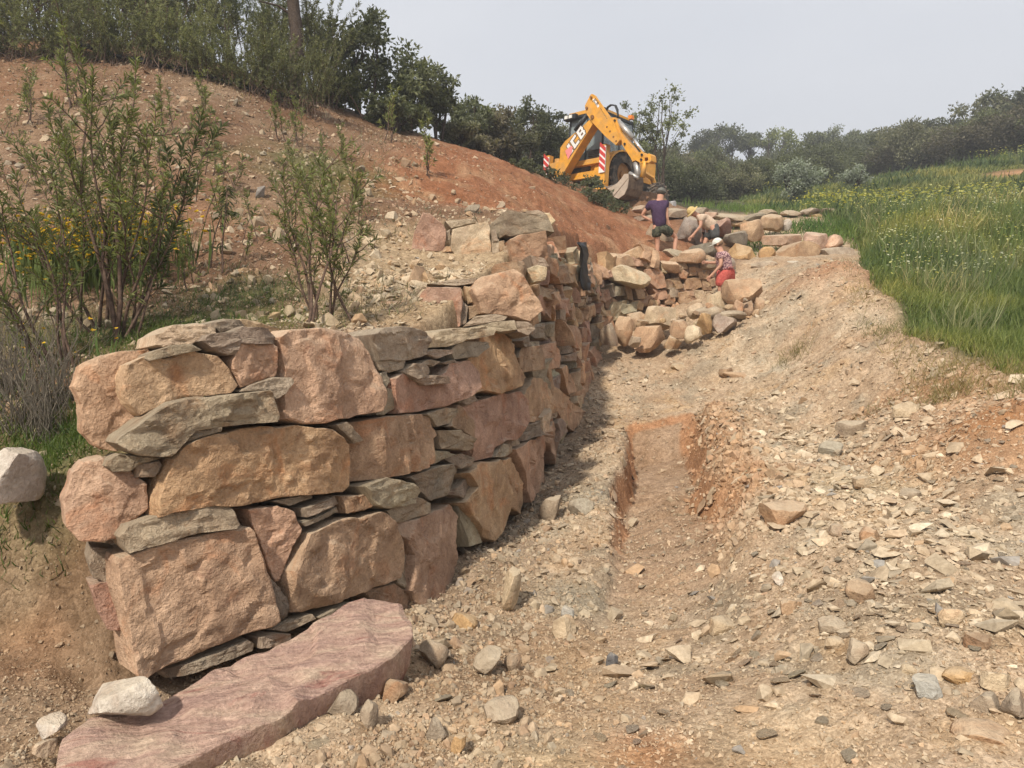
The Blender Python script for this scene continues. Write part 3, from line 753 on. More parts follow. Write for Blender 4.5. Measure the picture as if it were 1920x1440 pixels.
# hand-measured stones of the near face: (photo outline, colour, kind, thickness, proud)
NEAR = [
 ([(138,723),(155,682),(193,660),(290,648),(300,700),(260,793),(225,850),(177,840),(157,817),(155,777),(157,757)], PINK, 's', .45, -.10),
 ([(227,707),(233,683),(270,667),(307,670),(360,657),(407,667),(430,693),(442,723),(430,737),(347,745),(293,765),(260,780),(237,757),(227,727)], PINK, 's', .40, .02),
 ([(267,673),(273,663),(320,647),(357,646),(375,657),(327,667),(273,678)], SLATE, 'l', .30, .05),
 ([(288,648),(293,627),(327,608),(377,603),(412,615),(412,625),(370,642),(347,650),(313,652)], CREAM, 'l', .40, -.02),
 ([(370,640),(380,628),(427,622),(453,612),(503,615),(520,632),(517,645),(440,648),(433,667),(420,668),(393,657)], SLATE, 'l', .40, .04),
 ([(412,613),(413,602),(430,595),(460,597),(477,608),(450,614),(423,622)], DSLATE, 'l', .30, -.05),
 ([(470,607),(480,592),(497,592),(560,612),(540,632),(493,620)], TANS, 's', .40, -.15),
 ([(428,677),(443,640),(510,640),(518,650),(518,705),(487,717),(447,727),(430,693)], PINK, 's', .35, .03),
 ([(522,632),(545,615),(600,613),(650,615),(687,632),(700,660),(710,707),(712,750),(703,773),(660,782),(600,796),(560,796),(525,788),(530,700)], PINK, 's', .55, .03),
 ([(440,735),(457,723),(507,707),(540,708),(543,717),(527,740),(510,750),(497,735)], SLATE, 'l', .30, .04),
 ([(197,830),(207,817),(307,753),(350,745),(493,732),(503,742),(515,780),(510,791),(410,800),(343,809),(337,829),(307,856),(247,855),(217,845)], SLATE, 'l', .45, .10),
 ([(333,817),(350,805),(407,798),(408,808),(370,819),(343,830)], DSLATE, 'l', .25, .06),
 ([(277,943),(290,897),(307,860),(337,833),(393,812),(493,795),(620,803),(650,833),(657,910),(643,923),(560,930),(453,949),(393,949),(300,962),(277,970)], ORNG, 's', .60, .05),
 ([(120,943),(137,887),(157,867),(193,855),(247,880),(280,907),(280,953),(260,975),(220,1012),(187,1018),(147,1017),(123,993)], ROSE, 's', .45, -.02),
 ([(193,873),(197,862),(220,850),(267,855),(307,858),(260,870),(240,884),(207,884)], SLATE, 'l', .30, .04),
 ([(250,870),(300,863),(305,872),(290,895),(253,895)], SLATE, 'l', .30, .02),
 ([(212,1003),(227,983),(273,967),(360,947),(430,943),(445,982),(437,988),(353,1001),(293,1018),(230,1034),(220,1020)], SLATE, 'l', .45, .07),
 ([(210,1053),(217,1043),(303,1010),(427,990),(465,985),(473,993),(503,1080),(517,1160),(503,1173),(393,1213),(290,1260),(260,1272),(245,1263),(233,1177),(217,1100)], PINK, 's', .60, .06),
 ([(462,953),(520,946),(547,957),(560,990),(527,1093),(520,1095),(500,1040),(475,985)], PINK, 's', .40, .0),
 ([(505,1080),(527,1100),(543,1133),(542,1158),(525,1166),(515,1127)], DSLATE, 'l', .25, .0),
 ([(535,1070),(570,1000),(600,985),(640,970),(700,958),(727,972),(747,1012),(757,1045),(750,1083),(690,1110),(620,1132),(560,1150),(545,1150),(535,1120)], PINK, 's', .55, .05),
 ([(563,953),(633,928),(638,945),(567,970)], SLATE, 'l', .30, .03),
 ([(558,980),(637,950),(640,960),(565,987)], DSLATE, 'l', .30, .02),
 ([(637,930),(680,927),(691,948),(677,958),(647,963)], BRN, 's', .30, .03),
 ([(510,940),(587,925),(590,934),(543,949)], DSLATE, 'l', .30, .0),
 ([(293,1263),(463,1197),(476,1205),(473,1218),(313,1276)], SLATE, 'l', .35, .04),
 ([(477,1193),(503,1185),(540,1187),(544,1197),(523,1211),(480,1214)], SLATE, 'l', .30, .04),
 ([(505,1182),(540,1163),(580,1150),(586,1158),(533,1184)], SLATE, 'l', .30, .03),
 ([(590,1157),(613,1140),(655,1128),(642,1150),(607,1171)], SLATE, 'l', .30, .05),
 ([(173,1107),(215,1100),(228,1140),(236,1197),(207,1192),(193,1165)], ROSE, 's', .30, -.12),
 ([(178,1035),(225,1040),(222,1085),(205,1103),(182,1096),(172,1062)], SLATE, 'l', .30, -.15),
 ([(690,627),(710,615),(740,612),(773,615),(793,623),(802,640),(790,667),(767,677),(710,677),(700,653)], SLATE, 'l', .40, .04),
 ([(708,677),(760,673),(757,692),(733,699),(713,694)], SLATE, 'l', .30, .0),
 ([(710,703),(727,693),(731,717),(717,737),(711,723)], DSLATE, 's', .25, .0),
 ([(711,757),(727,727),(745,733),(738,767),(723,779),(710,778)], SLATE, 's', .30, .0),
 ([(730,710),(747,700),(773,720),(807,723),(830,697),(840,680),(877,675),(889,700),(884,727),(867,748),(813,768),(767,775),(740,777),(733,747)], ROSE, 's', .50, .03),
 ([(750,697),(765,682),(790,683),(804,697),(790,708),(767,713)], SLATE, 'l', .30, .05),
 ([(770,713),(787,703),(828,707),(828,720),(787,724)], SLATE, 'l', .30, .06),
 ([(793,663),(807,655),(841,657),(841,663),(813,674)], SLATE, 'l', .25, .03),
 ([(780,682),(800,674),(822,678),(808,688)], SLATE, 'l', .25, .03),
 ([(823,681),(847,674),(853,678),(833,684)], DSLATE, 'l', .25, .02),
 ([(803,639),(820,622),(850,615),(907,615),(902,630),(860,641),(833,651),(807,652)], CREAM, 'l', .45, .06),
 ([(840,657),(853,640),(908,643),(879,671),(847,675)], SLATE, 'l', .35, .06),
 ([(908,628),(933,614),(945,633),(964,653),(968,687),(954,727),(937,740),(900,735),(886,742),(892,707),(876,680),(906,648)], ORNG, 's', .55, .04),
 ([(962,724),(966,683),(984,693),(993,707),(988,719)], TANS, 's', .30, .0),
 ([(652,795),(690,785),(760,775),(800,777),(818,813),(808,835),(809,868),(787,881),(733,896),(663,906),(655,870),(657,840)], TANS, 'g', .55, .03),
 ([(617,797),(640,791),(673,827),(655,832)], SLATE, 'l', .30, .05),
 ([(793,777),(833,763),(868,767),(862,790),(815,801)], SLATE, 'l', .35, .02),
 ([(838,800),(863,757),(888,787),(891,823),(867,808)], BRN, 's', .35, .0),
 ([(813,807),(853,807),(891,835),(867,846),(820,842)], SLATE, 'l', .35, .05),
 ([(806,844),(833,846),(846,852),(813,871)], SLATE, 'l', .30, .02),
 ([(840,857),(860,850),(884,860),(881,874),(857,879)], SLATE, 'l', .30, .03),
 ([(876,760),(917,742),(970,733),(978,760),(978,790),(964,824),(940,828),(927,841),(920,858),(897,866),(889,837),(892,793)], ROSE, 's', .50, .03),
 ([(666,912),(690,903),(717,895),(770,905),(783,922),(774,944),(710,956),(687,948)], SLATE, 'l', .40, .06),
 ([(762,895),(813,874),(853,868),(864,883),(858,920),(803,940),(787,922)], DSLATE, 'l', .40, .03),
 ([(722,958),(777,930),(801,943),(801,961),(750,981),(733,981)], SLATE, 'l', .35, .02),
 ([(850,925),(877,893),(884,913),(867,935)], DSLATE, 'l', .30, .0),
 ([(733,982),(787,966),(843,945),(868,977),(881,1040),(868,1073),(830,1118),(793,1142),(780,1135),(763,1108),(770,1040)], ROSE, 's', .55, .03),
 ([(752,1040),(771,1040),(768,1108),(748,1095)], SLATE, 'l', .25, -.02),
 ([(700,1108),(748,1092),(775,1120),(770,1145),(715,1130)], BRN, 's', .3, -.02),
 ([(866,885),(893,868),(927,862),(941,877),(953,900),(951,960),(941,993),(921,1016),(900,1010),(889,987),(862,943),(882,913)], TANS, 's', .50, .03),
 ([(866,949),(891,982),(898,1018),(879,1026),(869,973)], SLATE, 'l', .30, .0),
 ([(933,863),(954,857),(974,890),(984,923),(986,968),(953,952),(951,903)], TANS, 's', .40, .0),
 ([(959,843),(1017,815),(1033,853),(1029,908),(987,942),(976,893)], PINK, 's', .50, .03),
 ([(917,858),(943,832),(960,833),(963,846),(943,858)], SLATE, 'l', .35, .02),
 ([(980,747),(1000,705),(1030,717),(1048,747),(1044,768),(1000,794),(979,790)], TANS, 's', .50, .03),
 ([(1010,808),(1033,791),(1058,813),(1058,851),(1037,871),(1030,848)], ROSE, 's', .45, .02),
 ([(1048,730),(1070,750),(1094,777),(1074,811),(1050,774)], TANS, 's', .40, .02),
 ([(967,671),(980,650),(1007,648),(1011,693),(983,699)], BRN, 's', .40, .02),
 ([(1012,651),(1037,640),(1054,667),(1051,690),(1027,694)], PINK, 's', .40, .02),
 ([(1043,691),(1060,683),(1076,707),(1081,733),(1063,741)], PINK, 's', .40, .02),
 ([(1083,700),(1100,696),(1111,727),(1104,757),(1093,768),(1083,741)], PINK, 's', .40, .02),
 ([(965,640),(990,628),(1005,632),(1010,646),(975,652)], DSLATE, 'l', .30, .02),
 ([(1000,610),(1020,604),(1035,622),(1030,638),(1008,634)], DSLATE, 'l', .30, .02),
 ([(985,797),(1008,790),(1012,803),(990,812)], DSLATE, 'l', .30, .03),
 ([(972,818),(1005,803),(1012,815),(980,828)], DSLATE, 'l', .30, .02),
 ([(1008,775),(1046,768),(1048,780),(1018,790)], SLATE, 'l', .30, .03),
 ([(905,742),(945,738),(968,728),(970,735),(915,748)], DSLATE, 'l', .25, -.02),
 ([(870,742),(890,738),(905,748),(880,760)], SLATE, 'l', .30, -.02),
 ([(862,727),(885,722),(893,742),(870,756)], SLATE, 'l', .3, -.03),
 ([(963,795),(980,788),(988,800),(966,812)], SLATE, 'l', .3, 0),
 ([(985,640),(1010,640),(1012,650),(985,655)], SLATE, 'l', .3, 0),
 ([(950,830),(968,820),(972,832),(955,842)], SLATE, 'l', .3, 0),
]
wall = tag(empty('dry_stone_wall', (PLAN[4][0], PLAN[4][1], -0.1)), 'long curving dry stone retaining wall of big pink blocks and grey slates', 'stone wall', kind='thing')
WALL_INV = wall.matrix_basis.inverted()
def to_wall(o):
    mw = o.matrix_world.copy(); o.parent = wall; o.matrix_parent_inverse = Matrix.Identity(4); o.matrix_basis = WALL_INV @ mw
    return o
rngw = np.random.RandomState(4)
KW = {'s': dict(bevel=0.013, bulge=0.0, rough=0.034, tilt=0.10, jag=0.028), 'l': dict(bevel=0.010, bulge=0.0, rough=0.038, tilt=0.12, layered=True, jag=0.022, facet=.30), 'g': dict(bevel=0.013, bulge=0.0, rough=0.02, tilt=0.06, groove=0.035, jag=0.03)}
for k, (pl, col, kind, th, proud) in enumerate(NEAR):
    hits = [on_wall(*p) for p in pl]
    s_mid = np.mean([h[1] for h in hits]); _, n2 = plan(s_mid)
    nr = Vector((n2.x, n2.y, 0.10)).normalized()
    a = np.array(pl, float); per = np.sum(np.hypot(*(a - np.roll(a, 1, 0)).T))
    nn = int(np.clip(per / 7, 24, 120))
    o = place_stone('stone', [h[0] for h in hits], nr, th, 100 + k, None, M_SCHIST if kind == 'l' else M_STONE, vary(col, rngw, .08), proud=proud, n=nn, **KW[kind])
    to_wall(o)

# stones of the stepped upper tiers, whose ends face the camera: (outline, colour, kind, distance of its face, turn of the face)
TIER = [
 ([(701,615),(707,569),(717,564),(757,564),(763,585),(759,615)], ROSE, 's', 6.9, 0), ([(759,611),(768,560),(782,554),(788,609),(779,615)], SLATE, 'l', 6.9, 0), ([(783,555),(801,536),(866,537),(868,566),(863,612),(833,625),(790,622)], ROSE, 's', 6.95, 0),
 ([(859,612),(866,560),(878,574),(875,608)], DSLATE, 'l', 7.0, 0), ([(870,536),(883,536),(888,566),(877,570)], TANS, 's', 7.1, 0), ([(877,574),(896,570),(900,588),(879,600)], BRN, 's', 7.05, 0),
 ([(887,539),(909,514),(966,502),(990,530),(1010,560),(1020,582),(996,603),(953,590),(901,588)], PINK, 's', 7.1, 14),
 ([(867,613),(890,593),(931,588),(953,593),(947,600),(904,608)], SLATE, 'l', 6.7, 0), ([(869,617),(909,605),(966,600),(970,618),(942,622)], SLATE, 'l', 6.7, 0), ([(968,602),(990,603),(1006,615),(993,630),(971,622)], SLATE, 'l', 6.9, 15),
 ([(800,531),(850,524),(895,521),(893,531),(855,536)], SLATE, 'l', 7.2, 0),
 ([(771,468),(776,436),(793,398),(806,398),(833,420),(838,430),(834,468),(812,472)], ROSE, 's', 9.2, 0), ([(846,430),(915,413),(921,430),(922,475),(890,481),(855,480),(846,469)], CREAM, 's', 9.2, 0), ([(833,434),(844,429),(845,462),(835,462)], SLATE, 'l', 9.3, 0), ([(835,462),(845,461),(847,472),(828,473)], TANS, 's', 9.2, 0),
 ([(834,412),(880,410),(893,416),(846,428)], SLATE, 'l', 9.5, 0),
 ([(917,420),(950,393),(980,398),(1026,403),(1040,436),(1023,434),(955,443),(947,440),(931,448),(922,440)], DSLATE, 'l', 9.3, 4), ([(953,449),(971,440),(1023,432),(1032,479),(1028,487),(996,500),(961,492)], ORNG, 's', 9.1, 6),
 ([(921,432),(930,428),(934,452),(924,455)], SLATE, 'l', 9.2, 0), ([(923,450),(936,448),(936,474),(923,476)], SLATE, 's', 9.2, 0), ([(934,452),(946,450),(947,470),(937,472)], BRN, 's', 9.2, 0), ([(944,462),(955,458),(961,478),(948,484)], SLATE, 's', 9.15, 0),
 ([(1013,398),(1031,398),(1043,413),(1032,423),(1020,415)], CREAM, 's', 10.2, 0), ([(982,396),(1010,393),(1024,402),(1000,407)], SLATE, 'l', 9.8, 0),
 ([(985,505),(1010,495),(1028,500),(1024,525),(1000,530)], CREAM, 's', 8.3, 12), ([(994,478),(1020,484),(1030,500),(1005,506)], SLATE, 'l', 8.7, 10),
 ([(640,612),(690,604),(702,614),(700,640),(660,640)], SLATE, 's', 6.2, 0),
]
for k, (pl, col, kind, d, turn) in enumerate(TIER):
    a = np.array(pl, float); cx = a[:, 0].mean(); tr = math.radians(turn + 8)
    nr = Vector((math.sin(tr), -math.cos(tr), 0.12)).normalized(); c0 = P(cx, a[:, 1].mean(), d)
    pts = []
    for p in pl:
        r = ray(*p); t = (c0 - Vector((0, 0, EYE))).dot(nr) / r.dot(nr); pts.append(Vector((0, 0, EYE)) + r * t)
    per = np.sum(np.hypot(*(a - np.roll(a, 1, 0)).T))
    to_wall(place_stone('stone', pts, nr, 0.5, 300 + k, None, M_SCHIST if kind == 'l' else M_STONE, vary(col, rngw, .08), n=int(np.clip(per / 7, 20, 60)), **KW[kind]))

# ------------------------------------------------------------------ smaller stones of the receding face and of the cross wall
def in_poly(x, y, pl):
    c = False; j = len(pl) - 1
    for i in range(len(pl)):
        if (pl[i][1] > y) != (pl[j][1] > y) and x < (pl[j][0] - pl[i][0]) * (y - pl[i][1]) / (pl[j][1] - pl[i][1]) + pl[i][0]: c = not c
        j = i
    return c
DONE = [t[0] for t in NEAR] + [t[0] for t in TIER]
def face_point(s, z, proud=0.0):
    p, n = plan(s); o = proud - BATTER * (z + 0.1)
    return Vector((p.x + n.x * o, p.y + n.y * o, z))
S_AT = lambda px: np.interp(px, [t[0] for t in PLAN_PX], PLAN_S)
TOP_S = [S_AT(t) for t in (900, 985, 1030, 1045, 1085, 1115, 1140, 1180, 1260, 1340, 1400)]; TOP_Z = [1.5, 2.0, 2.62, 2.62, 2.66, 2.72, 2.74, 2.88, 2.98, 2.86, 2.35]
MIXC = [PINK, TANS, ORNG, ROSE, BRN, SLATE, SLATE, TANS, PINK, CREAM]
def fill_face(s0, s1, parent_fn, seed, zlo, big=1.0):
    rng = np.random.RandomState(seed); made = 0
    z = zlo
    rows = []
    while z < 3.1:
        h = rng.choice([0.14, 0.24, 0.30, 0.36, 0.44]) * big; rows.append((z, z + h)); z += h
    for (z0, z1) in rows:
        s = s0 - rng.uniform(0, .4)
        while s < s1:
            w = (z1 - z0) * rng.uniform(0.8, 1.9) * (1.7 if z1 - z0 < 0.18 else 1.0)
            sm, zm = s + w / 2, (z0 + z1) / 2
            sag = 0.10 * math.sin(sm * 1.3 + z0 * 3) + rng.normal(0, .05)
            a, b = s, s + w; s += w
            if sm < s0 or sm > s1: continue
            pm, nm = plan(sm)
            base = gz(pm.x + nm.x * 0.15, pm.y + nm.y * 0.15); top = np.interp(sm, TOP_S, TOP_Z) + rng.uniform(-.10, .06)
            if zm + sag < base - 0.12 or zm + sag > top: continue
            px, py = proj(face_point(sm, zm + sag))
            if any(in_poly(px, py, pl) for pl in DONE): continue
            split = rng.rand() < 0.22 and (z1 - z0) > 0.25
            lo = z0 + sag; parts = []
            if split:
                k = rng.randint(2, 4); cuts = np.linspace(0, 1, k + 1) + np.r_[0, rng.uniform(-.07, .07, k - 1), 0]
                parts = [(a, b, lo + (z1 - z0) * cuts[i], lo + (z1 - z0) * cuts[i + 1], 'l') for i in range(k)]
            else:
                parts = [(a, b, lo, lo + z1 - z0, 's')]
            for (a_, b_, c_, d_, kd) in parts:
                w_, h_ = b_ - a_, d_ - c_; j = lambda t: rng.uniform(-t * 1.5, t * 1.5)
                q = [(a_ + j(.10) * w_, c_ + j(.14) * h_), ((a_ + b_) / 2 + j(.2) * w_, c_ + j(.10) * h_), (b_ + j(.10) * w_, c_ + j(.14) * h_), (b_ + j(.08) * w_, (c_ + d_) / 2 + j(.2) * h_), (b_ + j(.14) * w_, d_ + j(.14) * h_), ((a_ + b_) / 2 + j(.25) * w_, d_ + j(.12) * h_), (a_ + j(.14) * w_, d_ + j(.14) * h_), (a_ + j(.08) * w_, (c_ + d_) / 2 + j(.2) * h_)]
                ra = rng.normal(0, .13); ca, sa = math.cos(ra), math.sin(ra); mx_, my_ = (a_ + b_) / 2, (c_ + d_) / 2
                q = [(mx_ + (u_ - mx_) * ca - (v_ - my_) * sa, my_ + (u_ - mx_) * sa + (v_ - my_) * ca) for u_, v_ in q]
                nr = Vector((nm.x + rng.normal(0, .12), nm.y + rng.normal(0, .12), 0.1)).normalized()
                col = vary(MIXC[rng.randint(len(MIXC))] if kd == 's' else (SLATE if rng.rand() < .6 else DSLATE), rng, .16)
                kw = dict(KW['s' if kd == 's' else 'l']); kw['tilt'] = 0.28; kw['facet'] = .8
                o = place_stone('stone', [face_point(*t) for t in q], nr, 0.35, seed * 1000 + made, None, M_STONE if kd == 's' else M_SCHIST, col, proud=rng.uniform(-.09, .09), n=20, shrink=0.965, **kw)
                parent_fn(o); made += 1
    return made
S_TURN = S_AT(1150)
n_far = fill_face(S_AT(975), S_TURN, to_wall, 7, -0.3)
cross = tag(empty('cross_wall', tuple(face_point(S_AT(1260), 1.4))), 'unfinished low stone wall crossing behind the rock pile, three workers on it', 'stone wall', kind='thing')
CROSS_INV = cross.matrix_basis.inverted()
def to_cross(o):
    mw = o.matrix_world.copy(); o.parent = cross; o.matrix_basis = CROSS_INV @ mw
CROSS = [[(365,830),(510,768),(590,840),(640,950),(560,975),(470,960),(380,900)], [(615,790),(740,780),(800,860),(810,960),(720,975),(640,900)], [(755,740),(822,750),(818,835),(770,822)], [(850,870),(920,865),(968,965),(895,978)], [(985,870),(1110,868),(1132,950),(1060,988),(985,972)], [(1088,820),(1150,808),(1192,840),(1172,882),(1100,882)], [(912,1000),(1040,988),(1060,1080),(1022,1132),(930,1102)], [(1038,980),(1150,978),(1156,1082),(1092,1092),(1062,1042)], [(1130,908),(1212,950),(1222,988),(1140,982)], [(1185,888),(1242,868),(1252,942),(1210,948)], [(905,800),(960,793),(1006,830),(992,882),(920,872)], [(1008,775),(1062,768),(1082,852),(1020,852)], [(860,735),(980,728),(1002,790),(900,798)], [(780,1028),(842,1008),(882,1060),(872,1112),(800,1112)], [(520,960),(592,965),(628,1010),(612,1062),(540,1062)], [(493,1080),(562,1068),(602,1110),(592,1162),(510,1152)], [(678,1040),(742,1048),(752,1112),(690,1112)], [(1150,990),(1232,988),(1238,1072),(1160,1082)], [(818,878),(852,888),(884,972),(830,964)], [(430,930),(492,950),(502,1082),(450,1062)], [(440,650),(560,585),(690,600),(660,660),(520,700)], [(400,720),(560,660),(670,680),(660,760),(540,770)], [(1075,670),(1180,660),(1250,690),(1200,740),(1090,730)], [(560,740),(680,700),(720,770),(640,790)]]
for k, pl in enumerate(CROSS):
    pl = [(1080 + X / 4.8, 340 + Y / 4.8) for X, Y in pl]; DONE.append(pl)
    hits = [on_wall(*p) for p in pl]; n2 = plan(np.mean([h[1] for h in hits]))[1]
    to_cross(place_stone('stone', [h[0] for h in hits], Vector((n2.x, n2.y, .1)).normalized(), .4, 700 + k, None, M_STONE, vary([TANS, PINK, CREAM, BRN, TANS][k % 5], rngw, .1), proud=.04, n=26, **KW['s']))
n_cross = fill_face(S_TURN, PLAN_S[-1], to_cross, 8, 1.0, 0.95)
print('stones', len(NEAR), len(TIER), n_far, n_cross)
# ------------------------------------------------------------------ loose rocks and rubble
def chip_protos(n, npts, squash, seed):
    rng = np.random.RandomState(seed); out = []
    for _ in range(n):
        bm = bmesh.new()
        p = rng.normal(size=(npts, 3)); p /= np.linalg.norm(p, axis=1)[:, None]
        p *= rng.uniform(.8, 1.0, (npts, 1)); p[:, 2] = np.clip(p[:, 2] * 1.6, -1, 1) * squash * 0.5; p[:, :2] *= 0.5 * np.array((1, rng.uniform(.55, .95)))
        for v in p: bm.verts.new(v)
        bmesh.ops.convex_hull(bm, input=bm.verts[:])
        bmesh.ops.delete(bm, geom=[v for v in bm.verts if not v.link_faces], context='VERTS')
        bmesh.ops.triangulate(bm, faces=bm.faces[:]); bmesh.ops.recalc_face_normals(bm, faces=bm.faces[:])
        bm.verts.index_update()
        out.append((np.array([v.co[:] for v in bm.verts]), np.array([[v.index for v in f.verts] for f in bm.faces])))
        bm.free()
    return out
LITE = chip_protos(14, 6, 0.55, 4); FLAKE = chip_protos(14, 6, 0.25, 6)
FLAT = chip_protos(14, 11, 0.30, 1); CHUNK = chip_protos(12, 13, 0.75, 2); CLOD = chip_protos(10, 16, 0.9, 3)
def scatter_np(protos, base, nrm, size, tilt, cols, seed, sink=0.12):
    rng = np.random.RandomState(seed); n = len(base)
    w = nrm + rng.normal(size=(n, 3)) * np.asarray(tilt).reshape(-1, 1); w /= np.linalg.norm(w, axis=1)[:, None]
    t = np.cross(w, rng.normal(size=(n, 3))); t /= np.linalg.norm(t, axis=1)[:, None]; b = np.cross(w, t)
    which = rng.randint(len(protos), size=n)
    V, Fc, C = [], [], []; off = 0
    for k, (pv, pf) in enumerate(protos):
        idx = np.nonzero(which == k)[0]
        if not len(idx): continue
        s = size[idx][:, None, None]
        hz = pv[:, 2].max()
        vv = base[idx][:, None, :] + s * (pv[None, :, 0:1] * t[idx][:, None, :] + pv[None, :, 1:2] * b[idx][:, None, :] + (pv[None, :, 2:3] + hz * (1 - 2 * sink)) * w[idx][:, None, :])
        m = len(pv)
        V.append(vv.reshape(-1, 3)); C.append(np.repeat(cols[idx], m, 0))
        Fc.append((pf[None] + off + (np.arange(len(idx)) * m)[:, None, None]).reshape(-1, 3)); off += m * len(idx)
    return np.vstack(V), np.vstack(Fc), np.vstack(C)
CH_PAL = np.array([(.53, .43, .30), (.48, .38, .26), (.42, .345, .24), (.44, .33, .22), (.34, .295, .22), (.58, .49, .36), (.47, .32, .19), (.28, .275, .26), (.42, .28, .18)])
def chip_cols(n, rng, wts):
    w = np.array(wts, float); w /= w.sum()
    return CH_PAL[rng.choice(len(CH_PAL), n, p=w)] * rng.uniform(.8, 1.15, (n, 1))
def polar(n, d0, d1, px0, px1, rng):
    d = np.exp(rng.uniform(math.log(d0), math.log(d1), n)); return np.c_[(rng.uniform(px0, px1, n) - 960) / F * d, d]
MESHES = []
def chips(xy, size, protos, wts, tilt, seed, sink=0.12, tint=None, lift=0.0):
    rng = np.random.RandomState(seed)
    nr, z = gnormal(xy)
    cols = chip_cols(len(xy), rng, wts)
    if tint is not None: cols = cols * (1 - tint) + ground_color(xy, z) * tint
    b = np.c_[xy, z + lift]
    MESHES.append(scatter_np(protos, b, nr, size, tilt, cols, seed, sink))
def flush(name, label, cat):
    V = np.vstack([m[0] for m in MESHES]); C = np.vstack([m[2] for m in MESHES]); o = 0; Fs = []
    for m in MESHES: Fs.append(m[1] + o); o += len(m[0])
    MESHES.clear()
    ob = link(name, mesh_np(name, V, np.vstack(Fs), False, C), None, M_SHARD)
    return tag(ob, label, cat, kind='stuff')
rngr = np.random.RandomState(77)
def pareto(n, lo, hi, a=1.6): 
    u = rngr.rand(n); return (lo ** -a * (1 - u) + hi ** -a * u) ** (-1 / a)
# dirt floor and spoil ridge
xy = polar(70000, 2.0, 17, -60, 2000, rngr)
keep = (back_dist(xy) < -0.30) & ((meadow_side(xy) < 0.25) | (xy[:, 0] < 0))
clump = fbm(np.c_[xy * 1.3, 0 * xy[:, :1]], 3, 61)
keep &= rngr.rand(len(xy)) < np.clip(0.55 + 1.2 * clump, 0.15, 1)
_, tmk = trench(xy); keep &= ~((tmk > .3) & (rngr.rand(len(xy)) < .8))
keep &= ~((xy[:, 0] < -1.6) & (rngr.rand(len(xy)) < .5))
xy = xy[keep]; d = xy[:, 1]
sz = pareto(len(xy), 0.011, 0.11, 2.1) * np.clip(d / 4, 0.8, 2.2)
half = rngr.rand(len(xy)) < 0.62
chips(xy[half], sz[half], FLAT, [4, 5, 4, 3, 2, 2, 1, .15, 1], 0.22, 1, sink=.25, tint=0.55)
chips(xy[~half], sz[~half] * 0.8, CHUNK, [2, 4, 4, 4, 2, 1, 2, .1, 1], 0.6, 2, sink=0.38, tint=0.65)
xy = polar(64000, 2.0, 8.5, -40, 1990, rngr); xy = xy[(back_dist(xy) < -0.28) & ((meadow_side(xy) < 0.1) | (xy[:, 0] < 0))]
xy = xy[rngr.rand(len(xy)) < np.clip(.65 + 1.0 * fbm(np.c_[xy * 2.1, 0 * xy[:, :1]], 3, 63), .2, 1)]
chips(xy, pareto(len(xy), .012, .045, 1.5) * np.clip(xy[:, 1] / 4, .85, 1.8), LITE, [4, 5, 3, 5, 3, 2, 3, .1, 2], 0.7, 11, sink=.12, tint=.42)
xy = polar(26000, 8.0, 17.5, 1080, 1960, rngr); xy = xy[(back_dist(xy) < -0.28) & (meadow_side(xy) < 0.15)]; _, tmk = trench(xy); xy = xy[(tmk < .3) & (rngr.rand(len(xy)) < np.clip(.55 + 1.3 * fbm(np.c_[xy * 1.2, 0 * xy[:, :1]], 3, 68), .12, 1))]
chips(xy, pareto(len(xy), .028, .16, 1.8), FLAKE, [4, 5, 4, 4, 3, 2, 2, .1, 1], 0.5, 14, sink=.10, tint=.25)
# pale slaty spread right of the trench
def gauss_px(n, lst):
    out = []
    for (px, py, z, sx, sy, w) in lst:
        c = G(px, py, z); k = int(n * w); out.append(np.c_[rngr.normal(c.x, sx, k), rngr.normal(c.y, sy, k)])
    q = np.vstack(out); return q[(back_dist(q) < -0.28)]
xy = gauss_px(5200, [(1560, 850, .25, .75, .9, .42), (1600, 960, .2, .7, .6, .20), (1750, 1010, .25, .5, .5, .10), (1450, 800, .3, .5, .8, .1), (1650, 1130, .15, .6, .5, .18)])
chips(xy, pareto(len(xy), .025, .24, 1.5), FLAT, [5, 5, 4, 2, 2, 4, .5, .4, .3], 0.22, 3, sink=.2, tint=.25)
# debris slope along the foot of the wall
out = []
for s in np.linspace(S_AT(640), S_AT(1120), 60):
    p, n = plan(s); k = 62
    w = np.abs(rngr.normal(0, .42, k)) + 0.02
    out.append(np.c_[p.x + n.x * w + rngr.normal(0, .12, k), p.y + n.y * w + rngr.normal(0, .12, k)])
xy = np.vstack(out); xy = xy[back_dist(xy) < -0.25]
chips(xy, pareto(len(xy), .02, .19, 1.8), FLAT, [1, 3, 5, 3, 6, .5, 1, 1.0, .5], 0.45, 4, sink=.2, tint=.58)
xy = xy + rngr.normal(0, .1, xy.shape); xy = xy[back_dist(xy) < -0.28][:1500]
chips(xy, pareto(len(xy), .02, .12, 1.9), CHUNK, [1, 2, 3, 4, 3, 0, 2, .3, 2], 0.8, 5, sink=.3, tint=.3)
s_ = rngr.uniform(1.2, 7.0, 2600); w_ = rngr.normal(.85, .22, 2600); xy = TR_A + s_[:, None] * _tu + w_[:, None] * _tn
chips(xy, pareto(len(xy), .025, .15, 1.7), CHUNK, [0, 1, 1, 3, 0, 0, 5, 0, 5], 0.8, 13, sink=.3, tint=.6)
